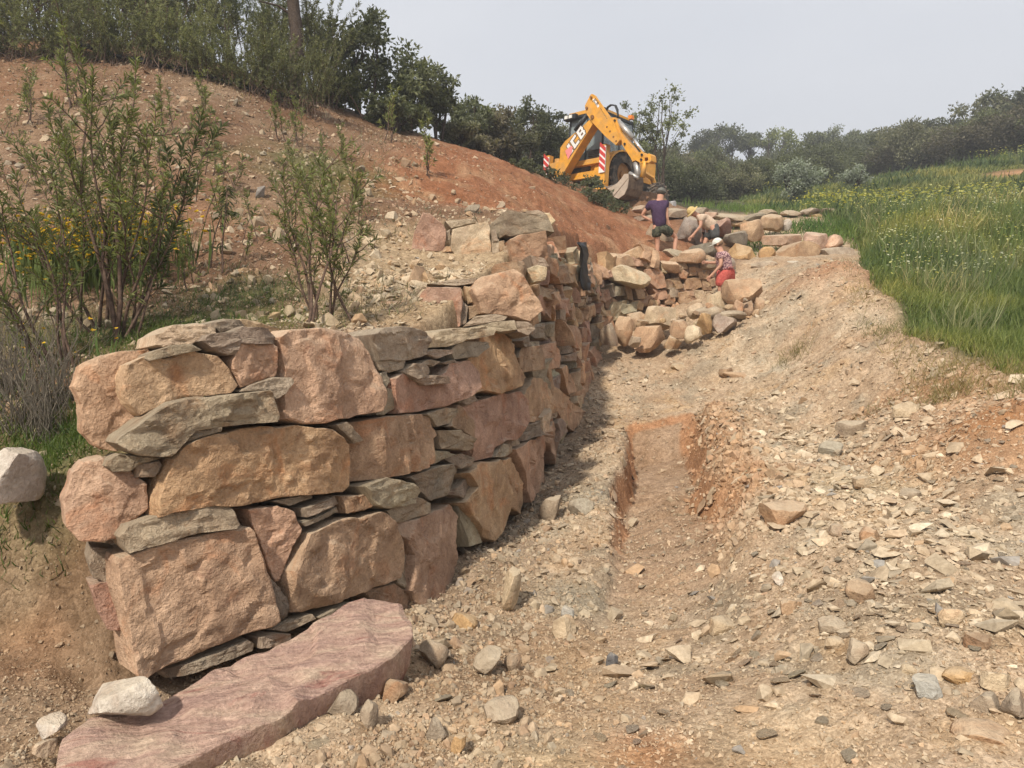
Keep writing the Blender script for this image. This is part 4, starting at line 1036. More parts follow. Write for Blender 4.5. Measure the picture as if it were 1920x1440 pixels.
# gravel and clods in front of the corner, bottom of the picture
xy = gauss_px(3600, [(700, 1390, 0, .25, .16, .25), (860, 1260, 0, .26, .30, .25), (740, 1400, 0, .30, .2, .2), (960, 1200, 0, .30, .35, .2), (80, 1400, 0, .2, .2, .1)])
chips(xy, pareto(len(xy), .010, .09, 1.8), CLOD, [1, 2, 4, 3, 4, 0, 2, .15, 2], 0.8, 6, sink=.3, tint=.45)
xy = np.c_[rngr.uniform(-3.4, -1.75, 9000), rngr.uniform(2.3, 4.1, 9000)]; xy = xy[np.abs(back_dist(xy) + .1) < .45]
chips(xy, pareto(len(xy), .006, .05, 2.2), CHUNK, [2, 4, 3, 4, 2, 0, 3, .1, 3], 0.8, 7, sink=.35, tint=.6)
loose = flush('rubble', 'slaty stone chips, crumbs and clods strewn over the bare dirt', 'rubble')
# hillside litter and the rubble terrace
xy = polar(60000, 4.0, 19, -60, 1200, rngr); xy = xy[back_dist(xy) > .15]; st = (xy[:, 1] > 11.5) & (xy[:, 0] > -1.5); xy = xy[~(st & (rngr.rand(len(xy)) < .6))]
xy = xy[rngr.rand(len(xy)) < np.clip(.6 + 1.2 * fbm(np.c_[xy * 1.1, 0 * xy[:, :1]], 3, 64), .15, 1)]
chips(xy, pareto(len(xy), .016, .06, 1.6) * np.clip(xy[:, 1] / 7, .8, 2.0), FLAKE, [2, 4, 3, 6, 3, 1, 4, .1, 6], 0.6, 12, sink=.1, tint=.45)
xy = polar(20000, 4.0, 19, -60, 1200, rngr)
bd = back_dist(xy); keep = (bd > 0.15)
clump = fbm(np.c_[xy * 0.9, 0 * xy[:, :1]], 3, 66); keep &= rngr.rand(len(xy)) < np.clip(0.55 + 1.3 * clump, 0.12, 1)
steep = (xy[:, 1] > 11.5) & (xy[:, 0] > -1.5); keep &= ~(steep & (rngr.rand(len(xy)) < .75))
xy = xy[keep]
chips(xy, pareto(len(xy), .018, .16, 1.9) * np.clip(xy[:, 1] / 7, .8, 1.8), FLAT, [4, 5, 3, 5, 2, 2, 3, .3, 3], 0.5, 8, tint=.30)
xy = polar(420, 6, 18, -40, 1000, rngr); xy = xy[back_dist(xy) > .3]
chips(xy, pareto(len(xy), .08, .32, 1.6), CHUNK, [2, 4, 4, 4, 3, 1, 2, .1, 2], 0.5, 15, sink=.3, tint=.25)
xy = np.vstack([np.c_[rngr.normal(c.x, sx, k), rngr.normal(c.y, sy, k)] for c, sx, sy, k in [(P(870, 520, 7.9), .55, .35, 900), (P(770, 530, 7.7), .35, .5, 700), (P(720, 545, 7.3), .3, .3, 300), (P(800, 420, 10), .8, .5, 500), (P(650, 620, 6), .3, .3, 200)]])
xy = xy[back_dist(xy) > 0.2]
chips(xy, pareto(len(xy), .03, .20, 1.6), FLAT, [4, 5, 4, 4, 2, 2, 1, .1, 1], 0.5, 9, sink=.2, tint=.2)
flush('hillside_rubble', 'pale stone litter over the red hillside and the terrace behind the wall', 'rubble')

def rock_mesh(seed, dims, sub=3, planes=11, rough=0.05, lo=.45, hi=.85):
    rng = np.random.RandomState(seed)
    bm = bmesh.new(); bmesh.ops.create_icosphere(bm, subdivisions=sub, radius=1.0)
    bm.verts.ensure_lookup_table()
    v = np.array([x.co[:] for x in bm.verts]); f = np.array([[x.index for x in fc.verts] for fc in bm.faces]); bm.free()
    for k in range(planes):
        n = rng.normal(size=3)
        if k < 2: n = np.array((0, 0, 1 if k == 0 else -1.0)) + rng.normal(size=3) * .18
        n /= np.linalg.norm(n); h = rng.uniform(lo, hi)
        v = v - np.maximum(0, v @ n - h)[:, None] * n
    v = v / np.abs(v).max(0) 
    v = v * (1 + rough * fbm(v * 2.2 + seed, 4, seed)[:, None] * 1.6 + rough * .5 * fbm(v * 8 + seed, 2, seed + 3)[:, None])
    v = v * (np.array(dims) / 2)
    me = mesh_np('rock', v, f, True)
    me.set_sharp_from_angle(angle=math.radians(30))
    return me
def rock_at(name, px, py, w, h, d, col, seed, label, group=None, mat=None, depth=None, rot=0.0, sub=3, roll=0.0, cat='rock', ground=False):
    """rock whose outline fills about w x h photo pixels round (px, py)"""
    if ground:
        q = on_ground(px, py + h * 0.42); d = q.y + 0.3 * w * q.y / F
    W, H = w * d / F, h * d / F
    dp = depth or (W * 0.45 + H * 0.55)
    o = link(name, rock_mesh(seed, (W * 1.04, dp, H * 1.06), sub), None, mat or M_BOULDER, col)
    o.location = P(px, py, d); o.rotation_euler = (0, roll, rot)
    return tag(o, label, cat, group)
WHITE = (0.56, 0.53, 0.48); BLUE = (0.36, 0.36, 0.34); OCH = (0.47, 0.32, 0.17); PKC = (0.50, 0.36, 0.28); DK = (0.22, 0.20, 0.16)
# base slab under the near corner and other named rocks close by
sl = [(107,1400),(150,1360),(250,1346),(318,1300),(495,1212),(552,1186),(655,1136),(705,1112),(762,1120),(784,1152),(775,1182),(740,1225),(715,1240),(600,1307),(480,1370),(360,1440),(250,1500),(90,1480)]
nr = Vector((0.12, -0.30, 0.95)).normalized(); c0 = G(455, 1305, -0.01); pts = []
for p in sl:
    r = ray(*p); pts.append(Vector((0, 0, EYE)) + r * ((c0 - Vector((0, 0, EYE))).dot(nr) / r.dot(nr)))
M_SLAB = make_slab_mat()
tag(place_stone('base_slab', pts, nr, 0.40, 901, None, M_SLAB, (0.44, 0.285, 0.235), n=120, bevel=.03, bulge=.0, rough=.034, tilt=.02, jag=.030, facet=.22), 'long tilted pink and wine red slab at the foot of the wall corner', 'rock slab')
named = [
 (233, 1308, 156, 78, 2.95, WHITE, 'pale rounded grey rock wedged under the lowest corner block', .28, 0.25),
 (20, 900, 90, 118, 3.85, (.64, .62, .58), 'white and grey boulder on the left edge of the picture above the cut', .4, 0),
 (95, 1360, 52, 40, 2.9, WHITE, 'pale grey rock beside the left tip of the red slab, larger of two', .12, 0),
 (84, 1402, 40, 32, 2.78, SLATE, 'small dull grey rock below the pale rock near the red slab', .1, .2),
]
for k, (px, py, w, h, d, col, lb, dp, rl) in enumerate(named):
    rock_at('rock', px, py, w, h, d, col, 920 + k, lb, depth=dp, roll=-rl, sub=4)
loose_named = [
 (1466, 966, 92, 62, TANS, 'pale tan rock with shadowed underside right of the trench mouth', 0), (1616, 1108, 58, 44, BRN, 'brown rounded rock standing proud in the middle of the dirt', 0), (1354, 1172, 54, 34, CREAM, 'cream rock half sunk in dirt left of the brown rounded rock', 0), (1556, 1176, 62, 36, SLATE, 'grey flat pointed slab below the brown rounded rock', .3), (1482, 1138, 50, 34, TANS, 'thin tan slate plate lying left of the brown rounded rock', .2),
 (1740, 1290, 62, 52, BLUE, 'blue grey flat slab near the lower right of the dirt', .3), (1803, 1272, 72, 42, OCH, 'flat ochre block beside the blue grey slab', 0), (1868, 1280, 70, 44, CREAM, 'long cream rock on the right edge above the grey ones', .5), (1850, 1318, 62, 46, SLATE, 'grey angular rock under the long cream rock at right', -.3), (1900, 1322, 52, 60, DSLATE, 'dark angular rock at the right edge of the picture', .4), (1850, 1378, 120, 52, TANS, 'broad tan rock half buried at the lower right', 0),
 (1568, 1208, 40, 26, CREAM, 'small cream rock between two grey slabs', 0), (1603, 1225, 42, 50, SLATE, 'upright grey slate shard near the small cream rock', .9), (1778, 1155, 56, 40, CREAM, 'twin lobed cream rock upper right of the ochre block', 0), (1832, 1203, 44, 38, BRN, 'rusty brown rock near the right edge', 0), (1632, 1003, 38, 34, TANS, 'square tan rock above the brown rounded rock', .3), (1572, 995, 36, 26, SLATE, 'hollow grey slate piece beside the square tan rock', -.4), (1700, 1258, 36, 22, CREAM, 'flat cream piece left of the blue grey slab', 0),
 (1600, 805, 60, 34, SLATE, 'big grey slab on the pale slate spread', 0), (1695, 770, 54, 34, CREAM, 'pale flat stone set in the orange bank at right', 0), (1560, 845, 46, 34, (.38, .36, .30), 'rounded grey stone in the middle of the slate spread', 0), (1702, 925, 50, 26, SLATE, 'flat grey slab right of the slate spread', .1), (1610, 905, 40, 34, CREAM, 'cream oval stone in the pale slates', 0), (1385, 703, 60, 18, TANS, 'long tan stone on the dirt between rock pile and trench', .1), (1360, 700, 26, 24, BRN, 'small brown cube of stone before the rock pile', .3), (1272, 688, 40, 16, CREAM, 'pale flat stone on the path before the rock pile', 0),
 (812, 1226, 62, 58, SLATE, 'grey green rock standing at the foot of the wall corner', .7), (915, 1242, 52, 60, SLATE, 'mossy grey rock leaning at the wall foot, left of a smaller one', .8), (964, 1238, 36, 46, SLATE, 'smaller grey rock right of the leaning mossy rock', .2), (738, 1292, 54, 62, BRN, 'crumbly rusty clod beside the red slab', .3), (692, 1340, 34, 56, SLATE, 'upright oblong grey rock in front of the red slab', .1), (715, 1240, 60, 40, DSLATE, 'dark grey rock against the red slab right end', 0), (640, 1320, 64, 46, DSLATE, 'broad dark grey rock half buried below the red slab', 0), (870, 1165, 52, 40, OCH, 'brown soil crusted rock at the wall foot', .2), (955, 1110, 36, 84, CREAM, 'narrow pale stone splinter sticking up from the debris', .35), (1055, 1175, 52, 46, CREAM, 'angular cream stone on the debris slope', 0), (1065, 1150, 26, 26, BLUE, 'blue grey slate piece beside the angular cream stone', .3), (1150, 1240, 26, 34, (.20, .21, .23), 'dark blue slate flake lying flat in the yellow dirt', .6), (1035, 955, 46, 52, SLATE, 'grey block leaning on the wall foot beyond the debris', .2), (1090, 950, 50, 34, (.36, .33, .27), 'grey stone heap top beside the leaning grey block', 0), (930, 1330, 90, 62, SLATE, 'broad dusty grey stone sunk in the dirt near the bottom', 0), (818, 1370, 44, 44, DSLATE, 'dark stone by the brown clods at the bottom', .3), (860, 1395, 30, 44, OCH, 'rusty upright clod at the bottom edge', .2), (1460, 1085, 24, 30, WHITE, 'small white pointed stone on grey dirt', .2),
]
for k, (px, py, w, h, col, lb, rl) in enumerate(loose_named):
    rock_at('rock', px, py, w, h, 0, col, 950 + k, lb, group='loose rocks on the dirt', roll=rl * .5, rot=rngr.uniform(-.5, .5), ground=True, sub=3)

# rock pile before the cross wall: (px, py, w, h, distance, colour, label)
pile = [
 (1400, 542, 92, 46, 14.8, TANS, 'huge flat topped tan boulder perched on the ridge beside the worker in red shorts'),
 (1222, 628, 64, 40, 14.2, TANS, 'broad tan boulder at the front left of the rock pile'), (1168, 612, 36, 48, 14.4, TANS, 'pointed upright tan slab in the rock pile'), (1142, 626, 38, 36, 14.0, SLATE, 'grey green block at the left end of the rock pile'), (1240, 592, 70, 36, 14.9, CREAM, 'large cream slab lying at the back of the rock pile'),
 (1268, 618, 44, 34, 14.2, TANS, 'tan wedge in the front middle of the rock pile'), (1300, 625, 34, 28, 14.0, CREAM, 'small pale wedge at the foot of the rock pile'), (1322, 603, 30, 30, 14.3, OCH, 'orange brown egg shaped rock in the pile'), (1357, 607, 46, 34, 14.0, (.36, .30, .25), 'grey brown block at the right end of the rock pile'), (1330, 583, 54, 22, 14.6, SLATE, 'flat grey plank of stone leaning across the rock pile'), (1347, 566, 50, 40, 15.1, CREAM, 'tall cream rock at the back right of the pile'), (1305, 578, 34, 26, 15.0, CREAM, 'cream rock on the back middle of the pile'), (1385, 577, 26, 30, 14.5, TANS, 'round tan stone under the huge boulder'), (1405, 573, 24, 30, 14.4, BRN, 'brown stone propping up the huge boulder'), (1424, 571, 16, 26, 14.5, TANS, 'narrow stone under the right end of the huge boulder'), (1195, 600, 40, 30, 14.9, TANS, 'tan rock behind the pointed slab in the pile'), (1260, 640, 36, 22, 13.9, BRN, 'low brown rock in front of the pile'), (1190, 640, 24, 18, 13.9, SLATE, 'small grey rock by the front left boulder'), (1375, 590, 50, 14, 14.0, SLATE, 'thin grey slates beneath the propping stones'), (1120, 600, 24, 20, 15.0, DSLATE, 'dark rock in the corner where the two walls meet'),
]
for k, (px, py, w, h, d, col, lb) in enumerate(pile):
    rock_at('boulder', px, py + h * .12, w, h * 1.28, d, vary(col, rngr, .06), 1100 + k, lb, group='rock pile before the cross wall', rot=rngr.uniform(-.3, .3), roll=rngr.uniform(-.12, .12), cat='boulder')
for k in range(34):
    px = rngr.uniform(1140, 1440); py = 628 - (px - 1140) * .17 + rngr.uniform(-26, 20); w = rngr.uniform(10, 24)
    rock_at('pile_stone', px, py + 4, w, w * rngr.uniform(.5, .9), 14.5 + rngr.uniform(-.3, .5), vary([TANS, CREAM, SLATE, BRN, TANS][k % 5], rngr, .12), 1500 + k, 'small broken stone among the boulders of the rock pile', group='small stones in the rock pile', rot=rngr.uniform(-1, 1), roll=rngr.uniform(-.4, .4), sub=2, cat='stone')
# boulders on the terrace behind the cross wall
terr = [
 (1238, 442, 62, 54, 19.2, SLATE, 'big grey boulder behind the legs of the worker in purple'), (1292, 440, 66, 58, 19.6, (.35, .32, .29), 'dark boulder with white veins before the stooping worker'), (1350, 428, 50, 36, 20.6, (.34, .22, .18), 'pink boulder behind the stooping worker'), (1383, 447, 50, 30, 19.6, DK, 'dark olive boulder behind the white cap'), (1392, 480, 58, 44, 18.6, OCH, 'rusty orange boulder beside the worker in the white cap'), (1407, 434, 48, 42, 20.0, TANS, 'tan boulder above the rusty orange boulder'), (1447, 419, 40, 36, 21.0, TANS, 'upright tan and orange boulder at the back of the terrace'), (1474, 425, 18, 28, 21.0, WHITE, 'narrow white grey stone beside the upright tan boulder'), (1467, 449, 74, 30, 19.8, PKC, 'broad pink grey boulder in the middle of the terrace'), (1494, 471, 84, 42, 18.6, TANS, 'large squared tan boulder at the front of the terrace'), (1528, 453, 48, 36, 19.6, PKC, 'pinkish cream boulder behind the squared tan boulder'), (1560, 457, 38, 32, 19.6, PKC, 'pink boulder nearest the meadow'), (1438, 478, 30, 28, 18.6, OCH, 'small ochre rock between two large boulders'), (1492, 496, 70, 20, 17.6, WHITE, 'flat white grey slab below the squared tan boulder'), (1571, 479, 64, 30, 18.4, DSLATE, 'dark grey slab at the meadow end of the terrace'), (1320, 470, 60, 26, 18.4, DK, 'dark low boulder under the stooping worker'), (1268, 478, 50, 24, 18.0, SLATE, 'low grey boulder on top of the cross wall'), (1430, 500, 60, 22, 17.6, SLATE, 'low grey ledge of stone below the ochre rock'), (1365, 500, 34, 30, 17.6, (.35, .31, .26), 'rounded grey rock right behind the worker in red shorts'), (1180, 520, 74, 44, 16.0, CREAM, 'large cream boulder at the corner of the cross wall'), (1165, 492, 62, 30, 16.3, TANS, 'tan boulder crowning the corner of the cross wall'), (1225, 485, 24, 40, 16.6, TANS, 'thin upright tan stone set on the cross wall'), (1290, 482, 64, 34, 16.9, TANS, 'rounded tan boulder set on top of the cross wall'), (1330, 495, 42, 24, 17.1, SLATE, 'flat grey stone on the right end of the cross wall'), (1255, 498, 40, 26, 16.7, TANS, 'tan stone set on the middle of the cross wall'),
]
for k, (px, py, w, h, d, col, lb) in enumerate(terr):
    rock_at('boulder', px, py, w, h, d, vary(col, rngr, .06), 1200 + k, lb, group='boulders on the terrace behind the cross wall', rot=rngr.uniform(-.3, .3), roll=rngr.uniform(-.1, .1), cat='boulder')
# low dry wall at the far edge of the terrace: each stone a part
fw = tag(empty('terrace_wall', tuple(P(1540, 415, 25))), 'low old dry stone wall across the meadow edge behind the boulders', 'stone wall', kind='thing')
FW_INV = fw.matrix_basis.inverted()
far_st = [(1530, 412, 38, 20, OCH), (1563, 420, 38, 18, SLATE), (1583, 405, 48, 16, PKC), (1623, 403, 48, 18, DSLATE), (1650, 415, 44, 22, TANS), (1683, 410, 38, 18, SLATE), (1757, 394, 36, 18, BRN), (1747, 410, 24, 14, WHITE), (1515, 398, 40, 14, DSLATE), (1600, 420, 40, 14, DSLATE), (1625, 418, 26, 14, SLATE), (1540, 430, 30, 12, SLATE), (1710, 400, 30, 14, TANS), (1690, 424, 34, 12, SLATE), (1725, 392, 30, 12, SLATE), (1555, 398, 36, 12, SLATE), (1610, 432, 40, 12, SLATE), (1665, 398, 34, 12, BRN)]
far_st += [(1363, 410, 62, 17, SLATE), (1413, 408, 50, 16, DSLATE), (1340, 418, 40, 14, SLATE), (1300, 412, 44, 16, DSLATE), (1390, 420, 40, 12, BRN), (1260, 402, 56, 24, SLATE), (1230, 412, 40, 16, DSLATE), (1310, 396, 36, 14, SLATE), (1440, 400, 34, 12, SLATE), (1330, 404, 30, 12, PKC), (1210, 395, 44, 16, SLATE), (1205, 410, 40, 14, DSLATE), (1290, 424, 50, 12, (.45, .40, .36)), (1215, 425, 44, 14, DSLATE), (1480, 402, 40, 14, SLATE), (1505, 415, 30, 14, SLATE)]
for k, (px, py, w, h, col) in enumerate(far_st):
    d = 22.0 if px < 1450 else 24.5
    o = link('stone', rock_mesh(1300 + k, (w * d / F * 1.1, .55, h * d / F * 1.1), 2), None, M_BOULDER, vary(col, rngr, .1))
    o.matrix_world = Matrix.Translation(P(px, py, d)) @ Matrix.Rotation(rngr.uniform(-.2, .2), 4, 'Z')
    mw = o.matrix_world.copy(); o.parent = fw; o.matrix_basis = FW_INV @ mw
# single meadow rock
rock_at('boulder', 1703, 441, 70, 24, 19.2, OCH, 1390, 'flat orange boulder alone in the meadow grass', cat='boulder')
# chips you can pick out one by one
cm = [rock_mesh(1400 + k, (1, rngr.uniform(.5, .8), rngr.uniform(.12, .26)), 2, 12, .03, .35, .8) for k in range(8)]
xy = gauss_px(150, [(1600, 930, .2, 1.0, 1.0, .5), (1600, 1150, .12, .8, .5, .3), (1300, 1300, 0, .8, .3, .2)]); nr_, z_ = gnormal(xy)
for k in range(len(xy)):
    o = link('stone_chip', cm[k % 8], None, M_BOULDER, vary([TANS, CREAM, (.43, .37, .29), TANS, (.47, .39, .29)][rngr.randint(5)], rngr, .12))
    s = rngr.uniform(.05, .12); o.scale = (s, s, s); o.location = (xy[k, 0], xy[k, 1], z_[k] + .01)
    o.rotation_euler = (Vector(nr_[k]) + Vector(rngr.normal(0, .15, 3))).to_track_quat('Z', 'Y').to_euler()
    tag(o, 'palm sized angular stone chip lying loose on the dirt right of the trench', 'stone', 'loose stone chips on the dirt')
# ------------------------------------------------------------------ plants
def leaf_mesh(base, dirs, up, length, width, cols, fold=0.25):
    """lance shaped leaves, four vertices each"""
    n = len(base); d = dirs / (np.linalg.norm(dirs, axis=1)[:, None] + 1e-9)
    s = np.cross(d, up); s /= (np.linalg.norm(s, axis=1)[:, None] + 1e-9); nn = np.cross(s, d)
    L, W = np.asarray(length).reshape(-1, 1), np.asarray(width).reshape(-1, 1)
    mid = base + d * L * 0.45
    V = np.stack([base, mid + s * W * .5 + nn * W * fold, base + d * L - nn * L * 0.12, mid - s * W * .5 + nn * W * fold], 1).reshape(-1, 3)
    o = (np.arange(n) * 4)[:, None]
    Fc = np.concatenate([o + [0, 1, 2], o + [0, 2, 3]], 0)
    C = np.repeat(cols, 4, 0)
    return V, Fc, C
def green(n, rng, a, b, spread=0.22):
    t = rng.rand(n, 1); c = np.array(a) * (1 - t) + np.array(b) * t
    return c * rng.uniform(1 - spread, 1 + spread, (n, 1))
def stem_path(rng, base, top, n=9, wob=0.05, bow=0.0):
    base, top = np.array(base, float), np.array(top, float); t = np.linspace(0, 1, n)[:, None]
    p = base + (top - base) * t; L = np.linalg.norm(top - base)
    ph = rng.uniform(0, 6, 3); p = p + np.sin(t * 5 + ph) * wob * L * t * (1 - t) * 2
    p[:, 2] += bow * L * np.sin(t[:, 0] * math.pi)
    return p
def shrub_geo(seed, tips, leaf_len=.10, leaf_w=.020, per_m=55, start=.25, twigs=5, twig_len=.35, r0=.012, ga=(.105, .125, .042), gb=(.26, .27, .105), base_spread=.09, droop=0.0):
    """upright shrub: tips = stem ends relative to the foot"""
    rng = np.random.RandomState(seed); g = Geo(); lb, ld, lu = [], [], []
    def leafed(path, dens, s0):
        L = np.linalg.norm(np.diff(path, axis=0), axis=1); cl = np.r_[0, np.cumsum(L)]; tot = cl[-1]
        k = max(3, int(dens * tot * (1 - s0)))
        t = tot * (s0 + (1 - s0) * np.sqrt(rng.rand(k)) ** 0.8)
        pt = np.c_[[np.interp(t, cl, path[:, i]) for i in range(3)]].T
        ax = path[-1] - path[0]; ax /= np.linalg.norm(ax)
        rd = rng.normal(size=(k, 3)); rd -= (rd @ ax)[:, None] * ax; rd /= np.linalg.norm(rd, axis=1)[:, None]
        tipn = (t / tot)[:, None]
        lb.append(pt); ld.append(rd * (1.1 - .5 * tipn) + ax * rng.uniform(.3, 1.1, (k, 1)) + np.array((0, 0, -droop))); lu.append(np.tile(ax, (k, 1)) + rng.normal(size=(k, 3)) * .3)
    for tp in tips:
        b = np.r_[rng.normal(0, base_spread, 2), -0.04]
        p = stem_path(rng, b, tp, 9, .07, 0.0)
        L = np.linalg.norm(p[-1] - p[0]); g.tube(p, np.linspace(r0 * (0.6 + .4 * L), .0035, 9), 5, False)
        leafed(p, per_m, start)
        for _ in range(twigs):
            i = rng.randint(2, 8); a = p[i]; dr = (p[-1] - p[0]) / L + rng.normal(size=3) * .55; dr[2] = abs(dr[2]) + .2; dr /= np.linalg.norm(dr)
            q = stem_path(rng, a, a + dr * twig_len * L * rng.uniform(.35, 1.0), 5, .06)
            g.tube(q, np.linspace(r0 * .4, .0025, 5), 4, False); leafed(q, per_m * 1.1, .12)
    b, d, u = np.vstack(lb), np.vstack(ld), np.vstack(lu); k = len(b)
    return g, leaf_mesh(b, d, u, leaf_len * rng.uniform(.6, 1.25, k), leaf_w * rng.uniform(.7, 1.2, k), green(k, rng, ga, gb, .3))
def shrub(name, loc, geo, label, cat='shrub', group=None, rz=0, scale=1.0):
    o = empty(name, loc, rz); o.scale = (scale,) * 3; tag(o, label, cat, group)
    g, (V, Fc, C) = geo
    if isinstance(g, Geo):
        link('stems', g.mesh('stems', True), o, M_STEM); link('foliage', mesh_np('foliage', V, Fc, False, C), o, M_LEAF)
    return o
def copy_plant(src, loc, rz, scale, label=None):
    o = src.copy(); coll.objects.link(o); o.location = loc; o.rotation_euler = (0, 0, rz); o.scale = scale if hasattr(scale, '__len__') else (scale,) * 3
    if label: o['label'] = label
    for ch in list(src.children):
        c = ch.copy(); coll.objects.link(c); c.parent = o
    return o
def tips_px(base, d0, lst):
    """stem ends given as photo pixels (px, py, distance offset)"""
    return [tuple(P(px, py, d0 + dd) - Vector(base)) for px, py, dd in lst]
rngp = np.random.RandomState(5)
def foot(px, py, d=None):
    q = on_ground(px, py, 3.0) if d is None else P(px, py, d)
    return Vector((q.x, q.y, gz(q.x, q.y)))
# the tall willow-leaved shrubs at left
f1 = foot(185, 622); d1 = f1.y
shrub('tall_shrub', f1, shrub_geo(11, tips_px(f1, d1, [(140, 70, .3), (175, 130, -.2), (60, 290, .1), (110, 210, .5), (230, 250, -.3), (20, 420, -.3), (150, 330, -.4)]), per_m=85, twigs=8, leaf_len=.075, leaf_w=.013, r0=.012), 'tallest willow leaved shrub with thin stems at the left, before the red slope', group='young shrubs on the slope')
f2 = foot(215, 632); d2 = f2.y
shrub('tall_shrub', f2, shrub_geo(12, tips_px(f2, d2, [(255, 110, .3), (275, 240, -.1), (200, 210, .3), (310, 330, -.2), (240, 400, -.3), (260, 300, .4)]), per_m=80, twigs=7, leaf_len=.075, leaf_w=.013, r0=.013), 'willow leaved shrub with two bare grey stems standing behind the corner stones', group='young shrubs on the slope')
f3 = foot(252, 622); d3 = f3.y
shrub('tall_shrub', f3, shrub_geo(13, tips_px(f3, d3, [(378, 235, .2), (345, 330, .1), (330, 420, -.1), (300, 370, .3)]), per_m=85, twigs=4, leaf_len=.09, leaf_w=.018, ga=(.06, .075, .03), gb=(.13, .145, .06)), 'dark leaved shrub leaning right with a plume of leaves', group='young shrubs on the slope')
f4 = foot(95, 690); d4 = f4.y
shrub('tall_shrub', f4, shrub_geo(14, tips_px(f4, d4, [(30, 330, .2), (60, 410, -.1), (-20, 380, .1), (95, 430, .1), (-30, 480, -.2), (10, 560, -.3)]), per_m=62, twigs=6, leaf_len=.08, leaf_w=.014), 'loose shrub at the far left edge with curved stems', group='young shrubs on the slope')
f5 = foot(592, 605); d5 = f5.y
shrub('tall_shrub', f5, shrub_geo(15, tips_px(f5, d5, [(530, 300, .2), (560, 330, 0), (610, 290, .3), (640, 330, -.1), (670, 330, .2), (585, 400, -.3), (520, 400, .0), (680, 420, .1), (625, 410, -.3)]), per_m=78, twigs=7, twig_len=.3, leaf_len=.075, leaf_w=.013, base_spread=.16), 'bushy willow leaved shrub behind the big tall block', group='young shrubs on the slope')
f6 = foot(425, 505)
shrub('sapling', f6, shrub_geo(16, tips_px(f6, f6.y, [(425, 345, 0), (418, 380, .1)]), per_m=90, start=.55, twigs=2, twig_len=.2, leaf_len=.11, droop=.9, ga=(.05, .06, .03), gb=(.10, .11, .05)), 'single thin sapling with drooping dark leaves between two shrubs', 'sapling', 'young shrubs on the slope')
small = shrub_geo(17, [(.1, 0, .75), (-.12, .05, .6), (.02, .1, .9)], per_m=80, twigs=3, leaf_len=.09)
sm0 = None
for k, (px, py, h, lb) in enumerate([(60, 232, 1.0, 'small bush high on the slope at the far left'), (135, 200, 1.2, 'small bush just below the black pipe at left'), (310, 250, .8, 'thin young bush in the middle of the upper slope'), (380, 235, .9, 'young bush right of the thin one on the upper slope'), (400, 330, .7, 'young bush beside the plume of the leaning shrub'), (520, 262, .9, 'young bush left of the pine trunk foot on the slope'), (560, 275, .8, 'pale green young bush above the bushy shrub'), (640, 300, .7, 'low young bush on the slope right of the bushy shrub'), (735, 268, 1.3, 'tall thin bush at the edge of the red bank'), (800, 330, 1.1, 'spindly bush rooted in the red bank'), (670, 420, .5, 'tiny bush beside the pale rubble'), (30, 520, .8, 'low bush at the left edge below the tall shrubs'), (350, 545, .5, 'tiny bush on the slope behind the corner stones')]):
    q = foot(px, py)
    if sm0 is None:
        sm0 = shrub('bush', q, small, lb, 'bush', 'small bushes on the slope', scale=h); continue
    copy_plant(sm0, q, rngp.uniform(0, 6), h * rngp.uniform(.9, 1.2), lb)
sap = shrub_geo(18, [(.05, 0, .55), (-.06, .03, .42)], per_m=60, twigs=2, leaf_len=.08, start=.3, r0=.008); sp0 = None
for k in range(75):
    px, py = rngp.uniform(-20, 760), rngp.uniform(150, 520)
    if py < 170 + px * .2 or (px > 690 and py > 330): continue
    q = foot(px, py); sc = rngp.uniform(.5, 1.3); lb = 'scattered thin seedling on the red slope'
    if sp0 is None: sp0 = shrub('seedling', q, sap, lb, 'seedling', 'seedlings scattered over the slope', scale=sc)
    else: copy_plant(sp0, q, rngp.uniform(0, 6), sc)
# dry grey brush at the far left
for k, (px, py, s) in enumerate([(45, 800, .75), (110, 760, .6), (15, 740, .7), (85, 820, .5)]):
    q = foot(px, py); g = Geo(); r = np.random.RandomState(60 + k)
    for _ in range(60):
        a = r.uniform(0, 2 * math.pi); l = s * r.uniform(.4, 1); sp = r.uniform(.1, .55)
        g.tube(stem_path(r, (r.normal(0, .06), r.normal(0, .06), -.03), (math.cos(a) * sp * l, math.sin(a) * sp * l, l), 5, .15), np.linspace(.004, .0015, 5), 3, False)
    o = empty('dry_brush', q); tag(o, ['clump of dry grey twigs at the left edge above the grass', 'dry grey twigs beside the leftmost stone of the wall', 'dry twigs farthest left under the loose shrub', 'short dry twigs rising from the green patch at left'][k], 'dry brush', 'dry brush at left')
    g.build('twigs', M_TWIG, o)
